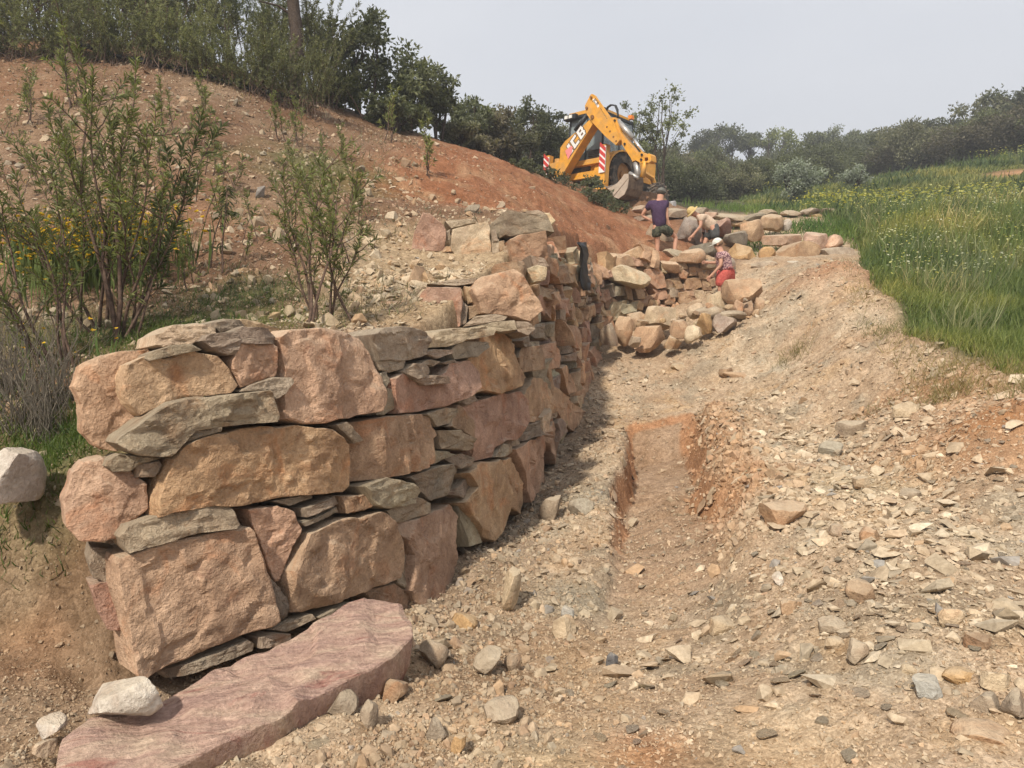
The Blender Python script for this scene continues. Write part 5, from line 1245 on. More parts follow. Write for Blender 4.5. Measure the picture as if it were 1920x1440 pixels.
# yellow flowers
def flower_patch(name, xy, hgt, size, cols, stemcol, seed, label, cat, lean=.15):
    r = np.random.RandomState(seed); n = len(xy); z = height(xy); h = hgt * r.uniform(.5, 1.1, n)
    tip = np.c_[xy + r.normal(0, lean, (n, 2)) * h[:, None], z + h]
    base = np.c_[xy, z - .02]
    V1, F1, C1 = leaf_mesh(base, tip - base, r.normal(size=(n, 3)), np.linalg.norm(tip - base, axis=1), np.full(n, .004), np.tile(stemcol, (n, 1)), 0)
    V, Fc, C = [V1], [F1], [C1]; o = len(V1)
    for k in range(3):
        a = r.uniform(0, 6, n); dr = np.c_[np.cos(a), np.sin(a), r.uniform(-.2, .5, n)]
        v, f, c = leaf_mesh(tip - dr * size * .5, dr, np.tile((0, 0, 1.), (n, 1)) + r.normal(size=(n, 3)) * .4, np.full(n, size) * r.uniform(.6, 1.3, n), np.full(n, size * .8), cols[r.randint(len(cols), size=n)], 0)
        V.append(v); Fc.append(f + o); C.append(c); o += len(v)
    ob = link(name, mesh_np(name, np.vstack(V), np.vstack(Fc), False, np.vstack(C)), None, M_PETAL); return tag(ob, label, cat, kind='stuff')
YEL = np.array([(.70, .45, .02), (.75, .52, .05), (.62, .36, .02)]); WHT = np.array([(.75, .74, .62), (.72, .70, .35), (.70, .62, .12), (.78, .77, .70)])
c = foot(235, 480); xy = np.c_[rngp.normal(c.x, .40, 700), rngp.normal(c.y - .6, .35, 700)]
flower_patch('yellow_flowers', xy, .55, .05, YEL, (.12, .16, .04), 3, 'yellow flowering broom behind the tall shrubs at left', 'flowers')
c = foot(130, 690); xy = np.c_[rngp.normal(c.x, .25, 14), rngp.normal(c.y - .1, .2, 14)]
flower_patch('small_yellow_flowers', xy, .3, .03, YEL, (.10, .15, .04), 4, 'few small yellow flowers beside the leftmost stone', 'flowers')
# grass: blades as one mass
def blades(xy, h, w, a, b, seed, lean=.35, sink=.03):
    r = np.random.RandomState(seed); n = len(xy); z = height(xy); hh = h * r.uniform(.45, 1.15, n)
    base = np.c_[xy, z - sink]; dr = np.c_[r.normal(0, lean, n) + .12, r.normal(0, lean, n), np.ones(n)]; dr /= np.linalg.norm(dr, axis=1)[:, None]
    mid = base + dr * hh[:, None] * .55; bend = np.c_[r.normal(.15, .4, n), r.normal(0, .4, n), np.full(n, .75)]; tip = mid + bend / np.linalg.norm(bend, axis=1)[:, None] * hh[:, None] * .5
    s = np.cross(dr, r.normal(size=(n, 3))); s /= np.linalg.norm(s, axis=1)[:, None]; W = np.asarray(w).reshape(-1, 1)
    V = np.stack([base - s * W * .5, base + s * W * .5, mid + s * W * .42, mid - s * W * .42, tip], 1).reshape(-1, 3); o = (np.arange(n) * 5)[:, None]
    Fc = np.concatenate([o + [0, 1, 2], o + [0, 2, 3], o + [3, 2, 4]], 0); C = green(n, r, a, b, .25); pn_ = fbm(np.c_[xy * .55, 0 * xy[:, :1]], 3, 95)[:, None]; C = C * (1 + .55 * pn_) * (1 + np.clip(pn_, -.3, .5) * np.array((.8, .25, .1)))
    return V, Fc, np.repeat(np.clip(C, .01, .7), 5, 0)
def grass(name, parts, label):
    V = np.vstack([p[0] for p in parts]); C = np.vstack([p[2] for p in parts]); o = 0; Fs = []
    for p in parts: Fs.append(p[1] + o); o += len(p[0])
    return tag(link(name, mesh_np(name, V, np.vstack(Fs), False, C), None, M_GRASS), label, 'grass', kind='stuff')
xy = polar(100000, 6.5, 22, 1420, 2080, rngp); ms = meadow_side(xy); xy = xy[ms + .45 * fbm(np.c_[xy * 1.7, 0 * xy[:, :1]], 3, 87) > .12]; ms = np.maximum(meadow_side(xy), 0)
tall = fbm(np.c_[xy * .5, 0 * xy[:, :1]], 3, 81)
g1 = blades(xy, np.clip(.30 + .75 * tall + .015 * xy[:, 1], .08, .80) * np.clip(.45 + ms * .6, .3, 1), np.clip(.0012 * xy[:, 1], .008, .026), (.085, .125, .026), (.25, .275, .085), 21)
xy = polar(42000, 18, 50, 1380, 2000, rngp); xy = xy[meadow_side(xy) > .3]
_ex = P(1905, 335, 34); xy = xy[np.hypot(xy[:, 0] - _ex.x, xy[:, 1] - _ex.y) > 1.5]
g2 = blades(xy, .16 + .30 * np.clip(.5 + fbm(np.c_[xy * .35, 0 * xy[:, :1]], 3, 85) * 1.6, 0, 1), np.clip(.0016 * xy[:, 1], .02, .08), (.10, .135, .04), (.27, .28, .11), 22, lean=.5)
xy = polar(9000, 8, 24, 1560, 2050, rngp); xy = xy[(meadow_side(xy) > .5) & (fbm(np.c_[xy * .7, 0 * xy[:, :1]], 2, 83) > .05)]
g3 = blades(xy, .85, np.clip(.0011 * xy[:, 1], .008, .02), (.22, .21, .09), (.40, .37, .19), 26, lean=.30)
xy = polar(9000, 16, 44, 1420, 2000, rngp); xy = xy[(meadow_side(xy) > .4) & (fbm(np.c_[xy * .5, 0 * xy[:, :1]], 3, 84) > .12)]
g4 = blades(xy, .75, np.clip(.0020 * xy[:, 1], .03, .09), (.05, .075, .03), (.12, .15, .06), 27, lean=.6)
grass('meadow_grass', [g1, g2, g3, g4], 'lush green meadow grass covering the slope on the right')
def near_px(lst, rng):
    out = []
    for (px, py, sx, sy, k) in lst:
        c = foot(px, py); out.append(np.c_[rng.normal(c.x, sx, k), rng.normal(c.y, sy, k)])
    return np.vstack(out)
xy = near_px([(60, 870, .35, .3, 3500), (130, 830, .2, .3, 1500), (20, 800, .3, .3, 1200), (300, 625, .4, .2, 1500), (470, 560, .6, .4, 1500), (40, 660, .4, .5, 900)], rngp); xy = xy[back_dist(xy) > .12]
grass('slope_grass', [blades(xy, .13, np.full(len(xy), .007), (.05, .085, .018), (.15, .19, .05), 23, lean=.6)], 'short green herbs in patches on the slope behind the wall')
xy = np.vstack([near_px([(1775, 745, .12, .10, 260), (1490, 662, .16, .12, 260), (1700, 745, .3, .2, 120)], rngp), (lambda q: q[np.abs(meadow_side(q) + .1) < .35])(polar(9000, 6.5, 15, 1560, 2000, rngp))])
grass('dry_grass', [blades(xy, .26, np.full(len(xy), .006), (.16, .15, .06), (.30, .26, .13), 24, lean=.8)], 'dry uprooted grass tufts on the orange bank and the dirt')
xy = polar(9000, 5.5, 18, -40, 900, rngp); xy = xy[(back_dist(xy) > .4) & (fbm(np.c_[xy * .8, 0 * xy[:, :1]], 3, 86) > .08)]
grass('dead_stalks', [blades(xy, .22, np.clip(.0010 * xy[:, 1], .006, .014), (.15, .12, .07), (.33, .27, .17), 28, lean=1.1)], 'dead stalks and dry leaf litter on the red slope')
xy = near_px([(1430, 462, .5, .5, 300), (1590, 440, .7, .5, 900), (1420, 395, 1.5, .8, 1200), (1520, 430, .5, .5, 500)], rngp)
grass('terrace_weeds', [blades(xy, .45, np.full(len(xy), .02), (.07, .12, .025), (.19, .25, .06), 25, lean=.5)], 'green weeds growing between the terrace boulders')
xy = polar(1500, 13, 24, 1560, 1960, rngp); xy = xy[(meadow_side(xy) > .4) & (fbm(np.c_[xy * .4, 0 * xy[:, :1]], 2, 91) > -.05)]
flower_patch('white_flowers', xy, .62, .045, WHT, (.14, .19, .05), 5, 'white and pale yellow wild flowers in the meadow grass', 'flowers')
xy = polar(4200, 22, 48, 1400, 1990, rngp); xy = xy[(meadow_side(xy) > .4) & (fbm(np.c_[xy * .25, 0 * xy[:, :1]], 3, 92) > .14)]
flower_patch('far_flowers', xy, .7, .09, WHT[1:3], (.14, .19, .05), 6, 'yellow flowers spread over the upper meadow', 'flowers')

# trees and bushes -----------------------------------------------------------------
def crown_geo(seed, rx, rz, nclump, per, leaf, ga, gb, trunk_h=1.0, trunk_r=.10, stems=1, clump_r=.28, airy=0.0, flat=1.0, low=0.0):
    """trunk, limbs and clumps of leaves; origin at the foot; crown centre at trunk_h + rz"""
    r = np.random.RandomState(seed); g = Geo(); cz = trunk_h + rz
    cl = []
    while len(cl) < nclump:
        p = r.uniform(-1, 1, 3); q = np.linalg.norm(p)
        if q > 1 or q < .35: continue
        if p[2] < -.2 and r.rand() < .45 - low: continue
        k = 1 + .25 * math.sin(3 * math.atan2(p[1], p[0]) + seed) 
        cl.append((p[0] * rx * k, p[1] * rx * k, cz + p[2] * rz * r.uniform(.8, 1.1)))
    cl = np.array(cl)
    for s in range(stems):
        a = r.uniform(0, 6.3); bs = np.array((math.cos(a), math.sin(a), 0)) * (.0 if stems == 1 else rx * .18)
        top = np.array((bs[0] * 2.5 + r.normal(0, rx * .1), bs[1] * 2.5 + r.normal(0, rx * .1), cz + rz * .55))
        p = stem_path(r, bs + (0, 0, -.15), top, 8, .06); g.tube(p, np.linspace(trunk_r, trunk_r * .25, 8), 6, False)
        for c in cl[s::stems]:
            i = min(6, max(2, int(7 * (c[2] - .3) / (top[2]) * .75))); q = stem_path(r, p[i], c, 5, .10, .05)
            g.tube(q, np.linspace(trunk_r * .32, trunk_r * .06, 5), 4, False)
    k = len(cl) * per; ci = np.repeat(np.arange(len(cl)), per)
    cr = clump_r * r.uniform(.6, 1.3, len(cl))[ci] * min(rx, rz)
    dv = r.normal(size=(k, 3)); dv /= np.linalg.norm(dv, axis=1)[:, None]; rad = r.rand(k, 1) ** (.45 + airy)
    pts = cl[ci] + dv * rad * cr[:, None] * np.array((1.15, 1.15, .85 * flat))
    tone = r.uniform(.72, 1.25, len(cl))[ci][:, None]
    C = green(k, r, ga, gb, .25) * tone
    return g, leaf_mesh(pts, dv + r.normal(size=(k, 3)) * .7, r.normal(size=(k, 3)), leaf * r.uniform(.6, 1.3, k), leaf * .55 * r.uniform(.7, 1.2, k), C, .15)
def tree(name, loc, geo, label, cat, group=None, rz=0., scale=1.):
    o = empty(name, loc, rz); o.scale = scale if hasattr(scale, '__len__') else (scale,) * 3; tag(o, label, cat, group)
    g, (V, Fc, C) = geo
    link('trunk', g.mesh('trunk', True), o, M_BARK); link('crown', mesh_np('crown', V, Fc, False, C), o, M_LEAF)
    return o
DG, MG, OL, YG, SG, BG = ((.080, .088, .052), (.160, .168, .095)), ((.095, .108, .052), (.195, .200, .105)), ((.115, .115, .068), (.205, .195, .120)), ((.10, .12, .03), (.22, .23, .07)), ((.17, .19, .15), (.30, .32, .26)), ((.120, .104, .070), (.195, .170, .115))
# bushes along the crest: upright, reaching above the frame on the left
crest_protos = [shrub_geo(200 + k, [(rngp.normal(0, .5), rngp.normal(0, .4), rngp.uniform(1.7, 3.0)) for _ in range(11)], per_m=38, twigs=8, twig_len=.45, leaf_len=.14, leaf_w=.034, start=.05, r0=.012, base_spread=.40, ga=(.125, .135, .065), gb=(.28, .28, .14)) for k in range(4)]
crest_src = [None] * 4
crest = [(-20, 100, 18, 1.05), (35, 105, 17.5, 1.0), (75, 100, 19, 1.15), (120, 110, 18, 1.0), (165, 112, 19.5, 1.15), (205, 120, 18, .95), (250, 122, 19, 1.1), (295, 135, 18.4, .95), (335, 140, 19.6, .95), (375, 150, 18.3, .82), (415, 158, 19.4, .9), (455, 168, 18.4, .72), (495, 178, 19.2, .8), (525, 188, 18.2, .7), (590, 205, 18.4, .75), (615, 215, 19.5, .7), (640, 225, 18.8, .72), (60, 95, 22, 1.2), (180, 105, 22.5, 1.2), (300, 125, 22.5, 1.0), (570, 205, 21.5, .7)]
words = ['leftmost', 'second', 'third', 'fourth', 'fifth', 'sixth', 'seventh', 'eighth', 'ninth', 'tenth', 'eleventh', 'twelfth', 'thirteenth', 'fourteenth', 'fifteenth', 'sixteenth', 'seventeenth']
for k, (px, py, d, sc) in enumerate(crest):
    x = (px - 960) / F * d; loc = (x, d, gz(x, d) - .05); j = k % 4
    lb = f'olive bush on the hill crest, {words[k]} from the left in the front row' if k < 17 else 'olive green bush in the back row on the hill crest behind the pipe'
    if crest_src[j] is None: crest_src[j] = shrub('crest_bush', loc, crest_protos[j], lb, 'bush', 'bushes along the hill crest', scale=sc)
    else: copy_plant(crest_src[j], loc, rngp.uniform(0, 6), sc * rngp.uniform(.92, 1.08), lb)
for k, px in enumerate(np.linspace(-10, 600, 27)):
    px = px + rngp.uniform(-12, 12); q = P(px, 92 + px * .17 + rngp.uniform(2, 34), 16.2); z = gz(q.x, q.y)
    copy_plant(crest_src[k % 4], (q.x, q.y, z - .1), rngp.uniform(0, 6), (rngp.uniform(.35, .6), rngp.uniform(.35, .6), rngp.uniform(.28, .5)), f'low olive bush half hiding the black pipe, {(words + ["eighteenth", "nineteenth", "twentieth", "twenty first", "twenty second", "twenty third", "twenty fourth", "twenty fifth", "twenty sixth", "rightmost"])[k]} from the left')
# pine beside the crest: a bent bare trunk with its crown above
tx = P(548, 205, 17.6); base = Vector((tx.x, tx.y, gz(tx.x, tx.y)))
pn = empty('pine_tree', base); tag(pn, 'pine with a bare bent brown trunk on the hill crest, crown above the picture', 'tree')
tp = [P(556, 215, 17.6), P(553, 170, 17.6), P(556, 120, 17.6), P(558, 70, 17.6), P(552, 30, 17.6), P(547, -20, 17.6), P(545, -90, 17.6), P(548, -170, 17.7)]
g = Geo(); g.tube([p - base for p in tp], [.19, .17, .165, .155, .14, .13, .10, .06], 10, False)
r = np.random.RandomState(8); cl = []
for k in range(14):
    a = Vector(tp[5 + k % 3]) - base; a0 = r.uniform(0, 6.3); e = a + Vector((math.cos(a0), math.sin(a0), r.uniform(-.1, .5))) * r.uniform(.6, 1.5)
    g.tube(stem_path(r, a, e, 5, .1), np.linspace(.05, .012, 5), 4, False); cl.append(e)
g.tube([P(551, 30, 17.6) - base, P(520, 10, 17.5) - base, P(485, 2, 17.4) - base], [.04, .025, .012], 5, False); cl.append(P(478, -2, 17.4) - base)
g.build('trunk', M_BARK, pn, True)
cl = np.array([tuple(c) for c in cl]); ci = np.repeat(np.arange(len(cl)), 160); n = len(ci); dv = r.normal(size=(n, 3)); pts = cl[ci] + dv * .18
link('crown', mesh_np('crown', *[leaf_mesh(pts, dv, r.normal(size=(n, 3)), .16 * r.uniform(.6, 1.2, n), np.full(n, .014), green(n, r, (.04, .055, .03), (.08, .10, .05)), 0)[i] for i in (0, 1)], False, np.repeat(green(n, r, (.04, .055, .03), (.08, .10, .05)), 4, 0)), pn, M_LEAF)
# trees between the crest and the digger: (px centre, py top, py foot, distance, half width px, palette, airy, label)
mids = [
 (690, 30, 275, 20, 62, MG, .5, 'tallest airy tree right of the pine trunk on the bank'), (775, 95, 290, 20.5, 52, MG, .3, 'tree with a dark round head right of the tallest bank tree'), (640, 150, 262, 19.5, 40, YG, .2, 'bright green bushy tree beside the pine trunk'), (740, 190, 290, 19.5, 60, MG, .1, 'low broad bush under the two bank trees'), (825, 140, 300, 21.5, 34, MG, .5, 'thin tree leaning right at the end of the bank trees'), (880, 190, 305, 24, 40, DG, .3, 'dark bush above the left part of the red bank'), (930, 205, 310, 25, 36, BG, .4, 'brownish bush above the red bank'), (985, 185, 320, 28, 40, DG, .5, 'dark tree left of the yellow digger, taller one'), (1020, 205, 330, 29, 40, DG, .3, 'dark tree touching the left of the yellow digger'), (955, 240, 315, 26, 44, OL, .1, 'olive bush in front of the dark trees left of the digger'), (1045, 230, 335, 31, 36, OL, .3, 'olive tree directly behind the digger cab'), (860, 235, 300, 22, 36, OL, .2, 'low olive bush on the crest of the red bank'), (1232, 155, 330, 33, 50, MG, 1.2, 'airy tree with bare stems right of the digger boom'), (1185, 190, 330, 34, 34, MG, 1.1, 'smaller airy tree behind the digger boom'), (905, 260, 312, 23, 30, BG, .2, 'dry brown bush on the crest of the red bank')]
for k, (px, pt, pb, d, hw, (ga, gb), airy, lb) in enumerate(mids):
    H = (pb - pt) * d / F; W = hw * d / F; x = (px - 960) / F * d; z = P(px, pb, d).z
    zg = gz(x, d); H += z - zg; tr = H * (.22 if airy > 1 else .10)
    tree('bank_tree', (x, d, zg), crown_geo(400 + k, W, (H - tr) / 2, 34 if airy < 1 else 26, 105 if airy < 1 else 70, .13, ga, gb, tr, .055, 3, .36, airy), lb, 'tree', 'trees on the bank')
# low dark scrub clinging to the bank edge below the digger
for k, (px, py, d, w, lb) in enumerate([(1075, 350, 21.6, .8, 'dark scrub on the bank edge under the digger, middle clump'), (1110, 372, 21.3, .8, 'dark scrub on the bank edge below the stabiliser leg'), (1030, 335, 21.6, .6, 'dark scrub on the bank edge at the left of the digger'), (1140, 385, 21.2, .55, 'dark scrub hanging below the digger bucket'), (985, 318, 20.8, .5, 'dry dark scrub on the crest left of the digger')]):
    q = P(px, py, d); z = gz(q.x, q.y)
    tree('scrub', (q.x, q.y, z - .22), crown_geo(450 + k, w, .22, 26, 60, .08, *DG, .03, .02, 4, .5, .3, low=.4), lb, 'bush', 'scrub on the bank edge')
# wooded hillside behind: (shared crowns, each bush its own thing)
wood_protos = [crown_geo(500 + k, 2.3, 1.9 - .1 * (k % 3), 52, 135, .24, *[DG, MG, OL, BG, MG, DG][k], .5, .12, 3, .42, .1, low=.3) for k in range(6)]
wood_src = [None] * 6; sp = []
for (d, px0, px1, step, s0, s1) in [(38, 1215, 1330, 40, .35, .55), (44, 1200, 1420, 42, .45, .65), (52, 1195, 1560, 42, .5, .75), (60, 1190, 1720, 40, .55, .85), (68, 900, 1960, 40, .6, .95), (78, 860, 1960, 38, .55, .9), (90, 880, 1960, 36, .5, .85), (102, 1150, 1960, 34, .5, .8), (50, 1760, 1960, 44, .7, 1.0), (56, 1640, 1960, 44, .7, 1.0)]:
    px = px0 + rngp.uniform(0, step)
    while px < px1:
        dd = d * rngp.uniform(.95, 1.05); x = (px - 960) / F * dd
        sp.append((x, dd, rngp.uniform(s0, s1))); px += step * rngp.uniform(.75, 1.25)
for k, (x, y, sc) in enumerate(sp):
    j = rngp.randint(6); loc = (x, y, gz(x, y) - .2)
    near = 'near edge' if y < 57 else 'upper part'
    lb = f'dark {["evergreen", "green", "olive", "brownish", "leafy", "dense"][j]} bush among the {near} of the wooded hillside behind'
    if wood_src[j] is None: wood_src[j] = tree('hillside_bush', loc, wood_protos[j], lb, 'bush', 'bushes of the wooded hillside', 0, sc)
    else:
        o = copy_plant(wood_src[j], loc, rngp.uniform(0, 6), (sc * rngp.uniform(.9, 1.2), sc * rngp.uniform(.9, 1.2), sc * rngp.uniform(.8, 1.25)), lb)
# oaks standing on the skyline
for k, (px, pt, d, hw, hh, pal, lb) in enumerate([(1305, 252, 88, 26, 60, DG, 'dark round skyline tree nearest the airy tree'), (1350, 236, 90, 34, 75, DG, 'wide dark skyline oak left of the yellow green oak'), (1440, 243, 90, 36, 70, YG, 'yellow green oak on the skyline'), (1398, 250, 92, 22, 62, DG, 'narrow dark skyline tree touching the yellow green oak'), (1512, 248, 90, 26, 70, MG, 'airy skyline oak right of the yellow green oak'), (1565, 240, 88, 36, 75, DG, 'large open crowned skyline oak before the right slope'), (1610, 262, 86, 24, 55, DG, 'dark skyline tree at the dip before the right slope'), (1660, 262, 80, 34, 60, OL, 'olive tree at the start of the right wooded slope'), (1745, 232, 66, 38, 70, DG, 'dark tree on the skyline of the right slope'), (1820, 208, 60, 46, 90, OL, 'tall spreading tree on the right slope, second from the edge'), (1900, 188, 58, 52, 110, DG, 'tallest tree at the right edge of the picture'), (1700, 250, 72, 30, 60, MG, 'green rounded tree halfway up the right slope')]):
    H = hh * d / F + 1.2; W = hw * d / F; x = (px - 960) / F * d; zt = P(px, pt, d).z; zg = gz(x, d); H = max(H, zt - zg); th = max(.3, H - 2.0 * W * .85)
    tree('skyline_oak', (x, d, zg), crown_geo(600 + k, W, (H - th) / 2, 34, 80, .30, *pal, th, .16, 2, .36, .3), lb, 'tree', 'oaks on the skyline')
x, d = (1480 - 960) / F * 36, 36
tree('olive_tree', (x, d, gz(x, d) - .1), crown_geo(650, .95, .95, 40, 90, .13, *SG, .15, .06, 3, .4, .3, low=.3), 'small silver grey olive tree before the wooded hillside', 'tree')
x, d = (1590 - 960) / F * 38, 38
tree('olive_tree', (x, d, gz(x, d) - .1), crown_geo(651, .7, .55, 26, 70, .12, *SG, .1, .05, 3, .4, .3, low=.3), 'low silver grey bush in the meadow right of the olive tree', 'tree')
# black irrigation pipe along the crest
g = Geo(); pp = [(120, 72), (160, 86), (230, 108), (262, 112), (330, 132), (400, 150), (470, 166), (520, 176), (560, 184)]
pts = []
for px, py in pp:
    d = 16.3; q = P(px, py, d); z = gz(q.x, q.y); pts.append(Vector((q.x, q.y, max(z + .06, q.z))))
g.tube(pts, .05, 8); tag(g.build('black_pipe', make_plain('black_plastic', (.015, .015, .017), .45, var=.2), None, True), 'black plastic pipe lying along the hill crest', 'pipe')

# ------------------------------------------------------------------ thin haze over the far hillside
hz = Geo(); hz.box((0, 125, 24), (420, 290, 56)); hb = hz.build('haze', None)
mh = bpy.data.materials.new('haze_air'); mh.use_nodes = True; nt = mh.node_tree; nt.nodes.clear(); ho = nt.nodes.new('ShaderNodeOutputMaterial'); pv = nt.nodes.new('ShaderNodeVolumePrincipled')
pv.inputs['Color'].default_value = (.90, .92, .95, 1); pv.inputs['Density'].default_value = 0.0022; pv.inputs['Anisotropy'].default_value = 0.2
nt.links.new(pv.outputs[0], ho.inputs['Volume']); hb.data.materials.append(mh); tag(hb, kind='stuff'); hb['label'] = 'thin pale haze in the air over the valley'
hb.display_type = 'WIRE'
# ------------------------------------------------------------------ backhoe loader
M_YEL = make_plain('digger_yellow', (0.70, 0.33, 0.04), 0.5, var=.16, scale=5, dust=.55)
M_DKM = make_plain('dark_metal', (0.05, 0.047, 0.043), 0.6, var=.3, scale=10, dust=.4)
M_STEEL = make_plain('worn_steel', (0.42, 0.40, 0.37), 0.45, metal=.6, var=.25, scale=14)
M_CHROME = make_plain('chrome_rod', (0.80, 0.79, 0.76), 0.2, metal=.85, var=.05)
M_BUCKET = make_plain('bucket_steel', (0.46, 0.37, 0.29), 0.7, var=.2, scale=7, dust=.3)
M_BUCKD = make_plain('shaded_muddy_steel', (0.14, 0.095, 0.065), 0.85, var=.3, scale=9, dust=.6)  # darker bucket steel: shade painted into far plate and shell, mud on top
M_TYRE = make_plain('tyre_rubber', (0.045, 0.040, 0.036), 0.9, var=.25, scale=9, dust=.65)
M_RED = make_plain('signal_red', (0.55, 0.06, 0.05), .5, var=.1); M_WHITE = make_plain('signal_white', (.78, .74, .70), .5, var=.08); M_PINK = make_plain('faded_reflector', (.80, .25, .25), .4, var=.08)
M_BLACK = make_plain('black_trim', (.02, .02, .022), .5, var=.2)
M_LAMP = make_plain('lamp_glass', (.75, .73, .66), .15, var=.05)
def make_glass():
    m, nt, b = nmat('cab_glass'); b.inputs['Base Color'].default_value = (.30, .35, .35, 1); b.inputs['Roughness'].default_value = .08; b.inputs['Alpha'].default_value = .55; b.inputs['Specular IOR Level'].default_value = .8
    return m
M_GLASS = make_glass()
BZ = P(1128, 360, 23.5).z
dig = empty('backhoe_loader', (2.0, 24.3, BZ)); dig.rotation_euler = (math.radians(-4), 0, math.radians(-45))
tag(dig, 'yellow backhoe loader with folded digging arm parked on the bank', 'backhoe loader')
DIG_M = Matrix.Translation((2.0, 24.3, BZ)) @ Matrix.Rotation(math.radians(-45), 4, 'Z') @ Matrix.Rotation(math.radians(-4), 4, 'X'); DIG_I = DIG_M.inverted()
def dl(p): return DIG_I @ Vector(p)
def cyl(g, c, axis_, r, w, n=28):
    a = Vector(axis_).normalized(); g.tube([Vector(c) - a * w / 2, Vector(c) + a * w / 2], r, n); return g
# frame, chassis and rear beam
g = Geo(); g.box((0, .12, .62), (2.2, .22, .20)).box((0, .12, 1.02), (2.2, .20, .16)).box((0, .30, .82), (1.5, .12, .5)); g.build('rear_frame', M_YEL, dig, bevel=.015)
g = Geo(); g.box((0, 2.0, .72), (.8, 3.6, .5)).box((0, 1.0, .72), (1.5, .3, .26)).box((0, 3.35, .5), (1.5, .2, .2)); g.build('chassis', M_DKM, dig, bevel=.02)
g = Geo(); g.box((0, 2.95, 1.35), (.85, 1.6, .75)); bn = g.build('bonnet', M_YEL, dig, bevel=.06)
g = Geo()
for k in range(5): g.box((0, 3.765, 1.12 + k * .11), (.62, .03, .05))
g.build('grille', M_BLACK, bn)
# wheels
def wheel(x, y, r, w, rim):
    o = empty('wheel'); o.parent = dig; o.location = (x, y, r)
    g = Geo(); n = 36; prof = [(r * .55, -w / 2), (r * .88, -w / 2), (r * .98, -w * .40), (r, -w * .2), (r, w * .2), (r * .98, w * .40), (r * .88, w / 2), (r * .55, w / 2)]
    vs = [(q[1], math.cos(2 * math.pi * i / n) * q[0], math.sin(2 * math.pi * i / n) * q[0]) for i in range(n) for q in prof]; m = len(prof)
    g.add(vs, [(i * m + j, i * m + (j + 1) % m, ((i + 1) % n) * m + (j + 1) % m, ((i + 1) % n) * m + j) for i in range(n) for j in range(m)])
    for i in range(18):
        for s in (-1, 1):
            a = 2 * math.pi * (i + (.5 if s > 0 else 0)) / 18; M = Matrix.Rotation(a, 3, 'X') @ Matrix.Rotation(s * .6, 3, 'Z')
            g.box(Matrix.Rotation(a, 3, 'X') @ Vector((s * w * .24, 0, r + .012)), (w * .52, .07, .06), M)
    g.build('tyre', M_TYRE, o)
    g = Geo(); cyl(g, (0, 0, 0), (1, 0, 0), r * .56, w * .55); cyl(g, (math.copysign(w * .3, x), 0, 0), (1, 0, 0), r * .22, w * .2)
    g.build('rim', rim, o)
M_RIM = make_plain('rim_paint', (.36, .16, .04), .7, var=.2, dust=.5)
for x in (-.93, .93): wheel(x, 1.05, .72, .45, M_RIM)
for x in (-.85, .85): wheel(x, 3.35, .46, .34, M_RIM)
# mudguards over the rear wheels
for x in (-.93, .93):
    g = Geo(); n = 14; vs = []
    for i in range(n + 1):
        a = math.radians(-8 + 196 * i / n)
        for rr in (.84, .90):
            for xx in (-.27, .27): vs.append((x + xx, 1.05 - math.cos(a) * rr * 1.05, .70 + math.sin(a) * rr * .88))
    fs = []
    for i in range(n):
        b = i * 4; fs += [(b, b + 1, b + 5, b + 4), (b + 2, b + 6, b + 7, b + 3), (b, b + 4, b + 6, b + 2), (b + 1, b + 3, b + 7, b + 5)]
    fs += [(0, 2, 3, 1), (n * 4, n * 4 + 1, n * 4 + 3, n * 4 + 2)]
    g.add(vs, fs).build('mudguard', M_YEL, dig)
# cab
cab = empty('cab'); cab.parent = dig
C0, C1 = (-.66, .78), (.30, 1.95)
g = Geo()
for x, y in [(-.66, .32), (.78, .32), (-.70, 1.15), (.80, 1.15), (-.60, 1.95), (.70, 1.95)]:
    g.tube([(x, y, 1.05), (x * .93, y + .02, 2.62)], .035, 6)
g.tube([(.10, .30, 1.1), (.10, .34, 2.6)], .025, 6); g.box((.05, 1.1, 1.12), (1.45, 1.6, .12)); g.build('pillars', M_BLACK, cab)
g = Geo(); g.box((.0, 1.02, 2.72), (1.30, 1.50, .12)); g.build('roof', M_YEL, cab, bevel=.05)
g = Geo(); g.box((.02, 1.10, 2.63), (1.40, 1.66, .08)).box((-.52, .24, 2.62), (.50, .22, .16)).box((.62, .24, 2.62), (.46, .22, .16)); g.build('roof_trim', M_BLACK, cab, bevel=.02)
for x in (-.64, -.46, .54, .72):
    g = Geo(); g.box((x, .12, 2.62), (.13, .03, .10)).build('work_lamp', M_LAMP, cab)
for (a, b) in [((-.66, .32), (.78, .32)), ((-.68, .34), (-.62, 1.93)), ((.79, .34), (.72, 1.93)), ((-.60, 1.96), (.70, 1.96))]:
    A, B = Vector((a[0], a[1], 1.18)), Vector((b[0], b[1], 1.18)); g = Geo(); dr = (B - A).normalized(); nn = Vector((-dr.y, dr.x, 0)) * .008
    g.prism([A, B, Vector((b[0] * .93, b[1] + .02, 2.58)), Vector((a[0] * .93, a[1] + .02, 2.58))], nn); g.build('window', M_GLASS, cab)
g = Geo(); g.box((.05, 1.3, 1.35), (.5, .5, .16)).box((.05, 1.56, 1.75), (.5, .14, .7)); g.build('seat', M_BLACK, cab, bevel=.03)
g = Geo()
for k in range(5): g.box((.45, .29, 1.22 + .055 * k), (.42, .03, .03))
g.build('vent_louvres', M_DKM, cab)
g = Geo(); g.box((.56, 2.0, 2.88), (.14, .14, .12)).build('beacon', make_plain('beacon_orange', (.75, .22, .03), .3), dig, bevel=.03)
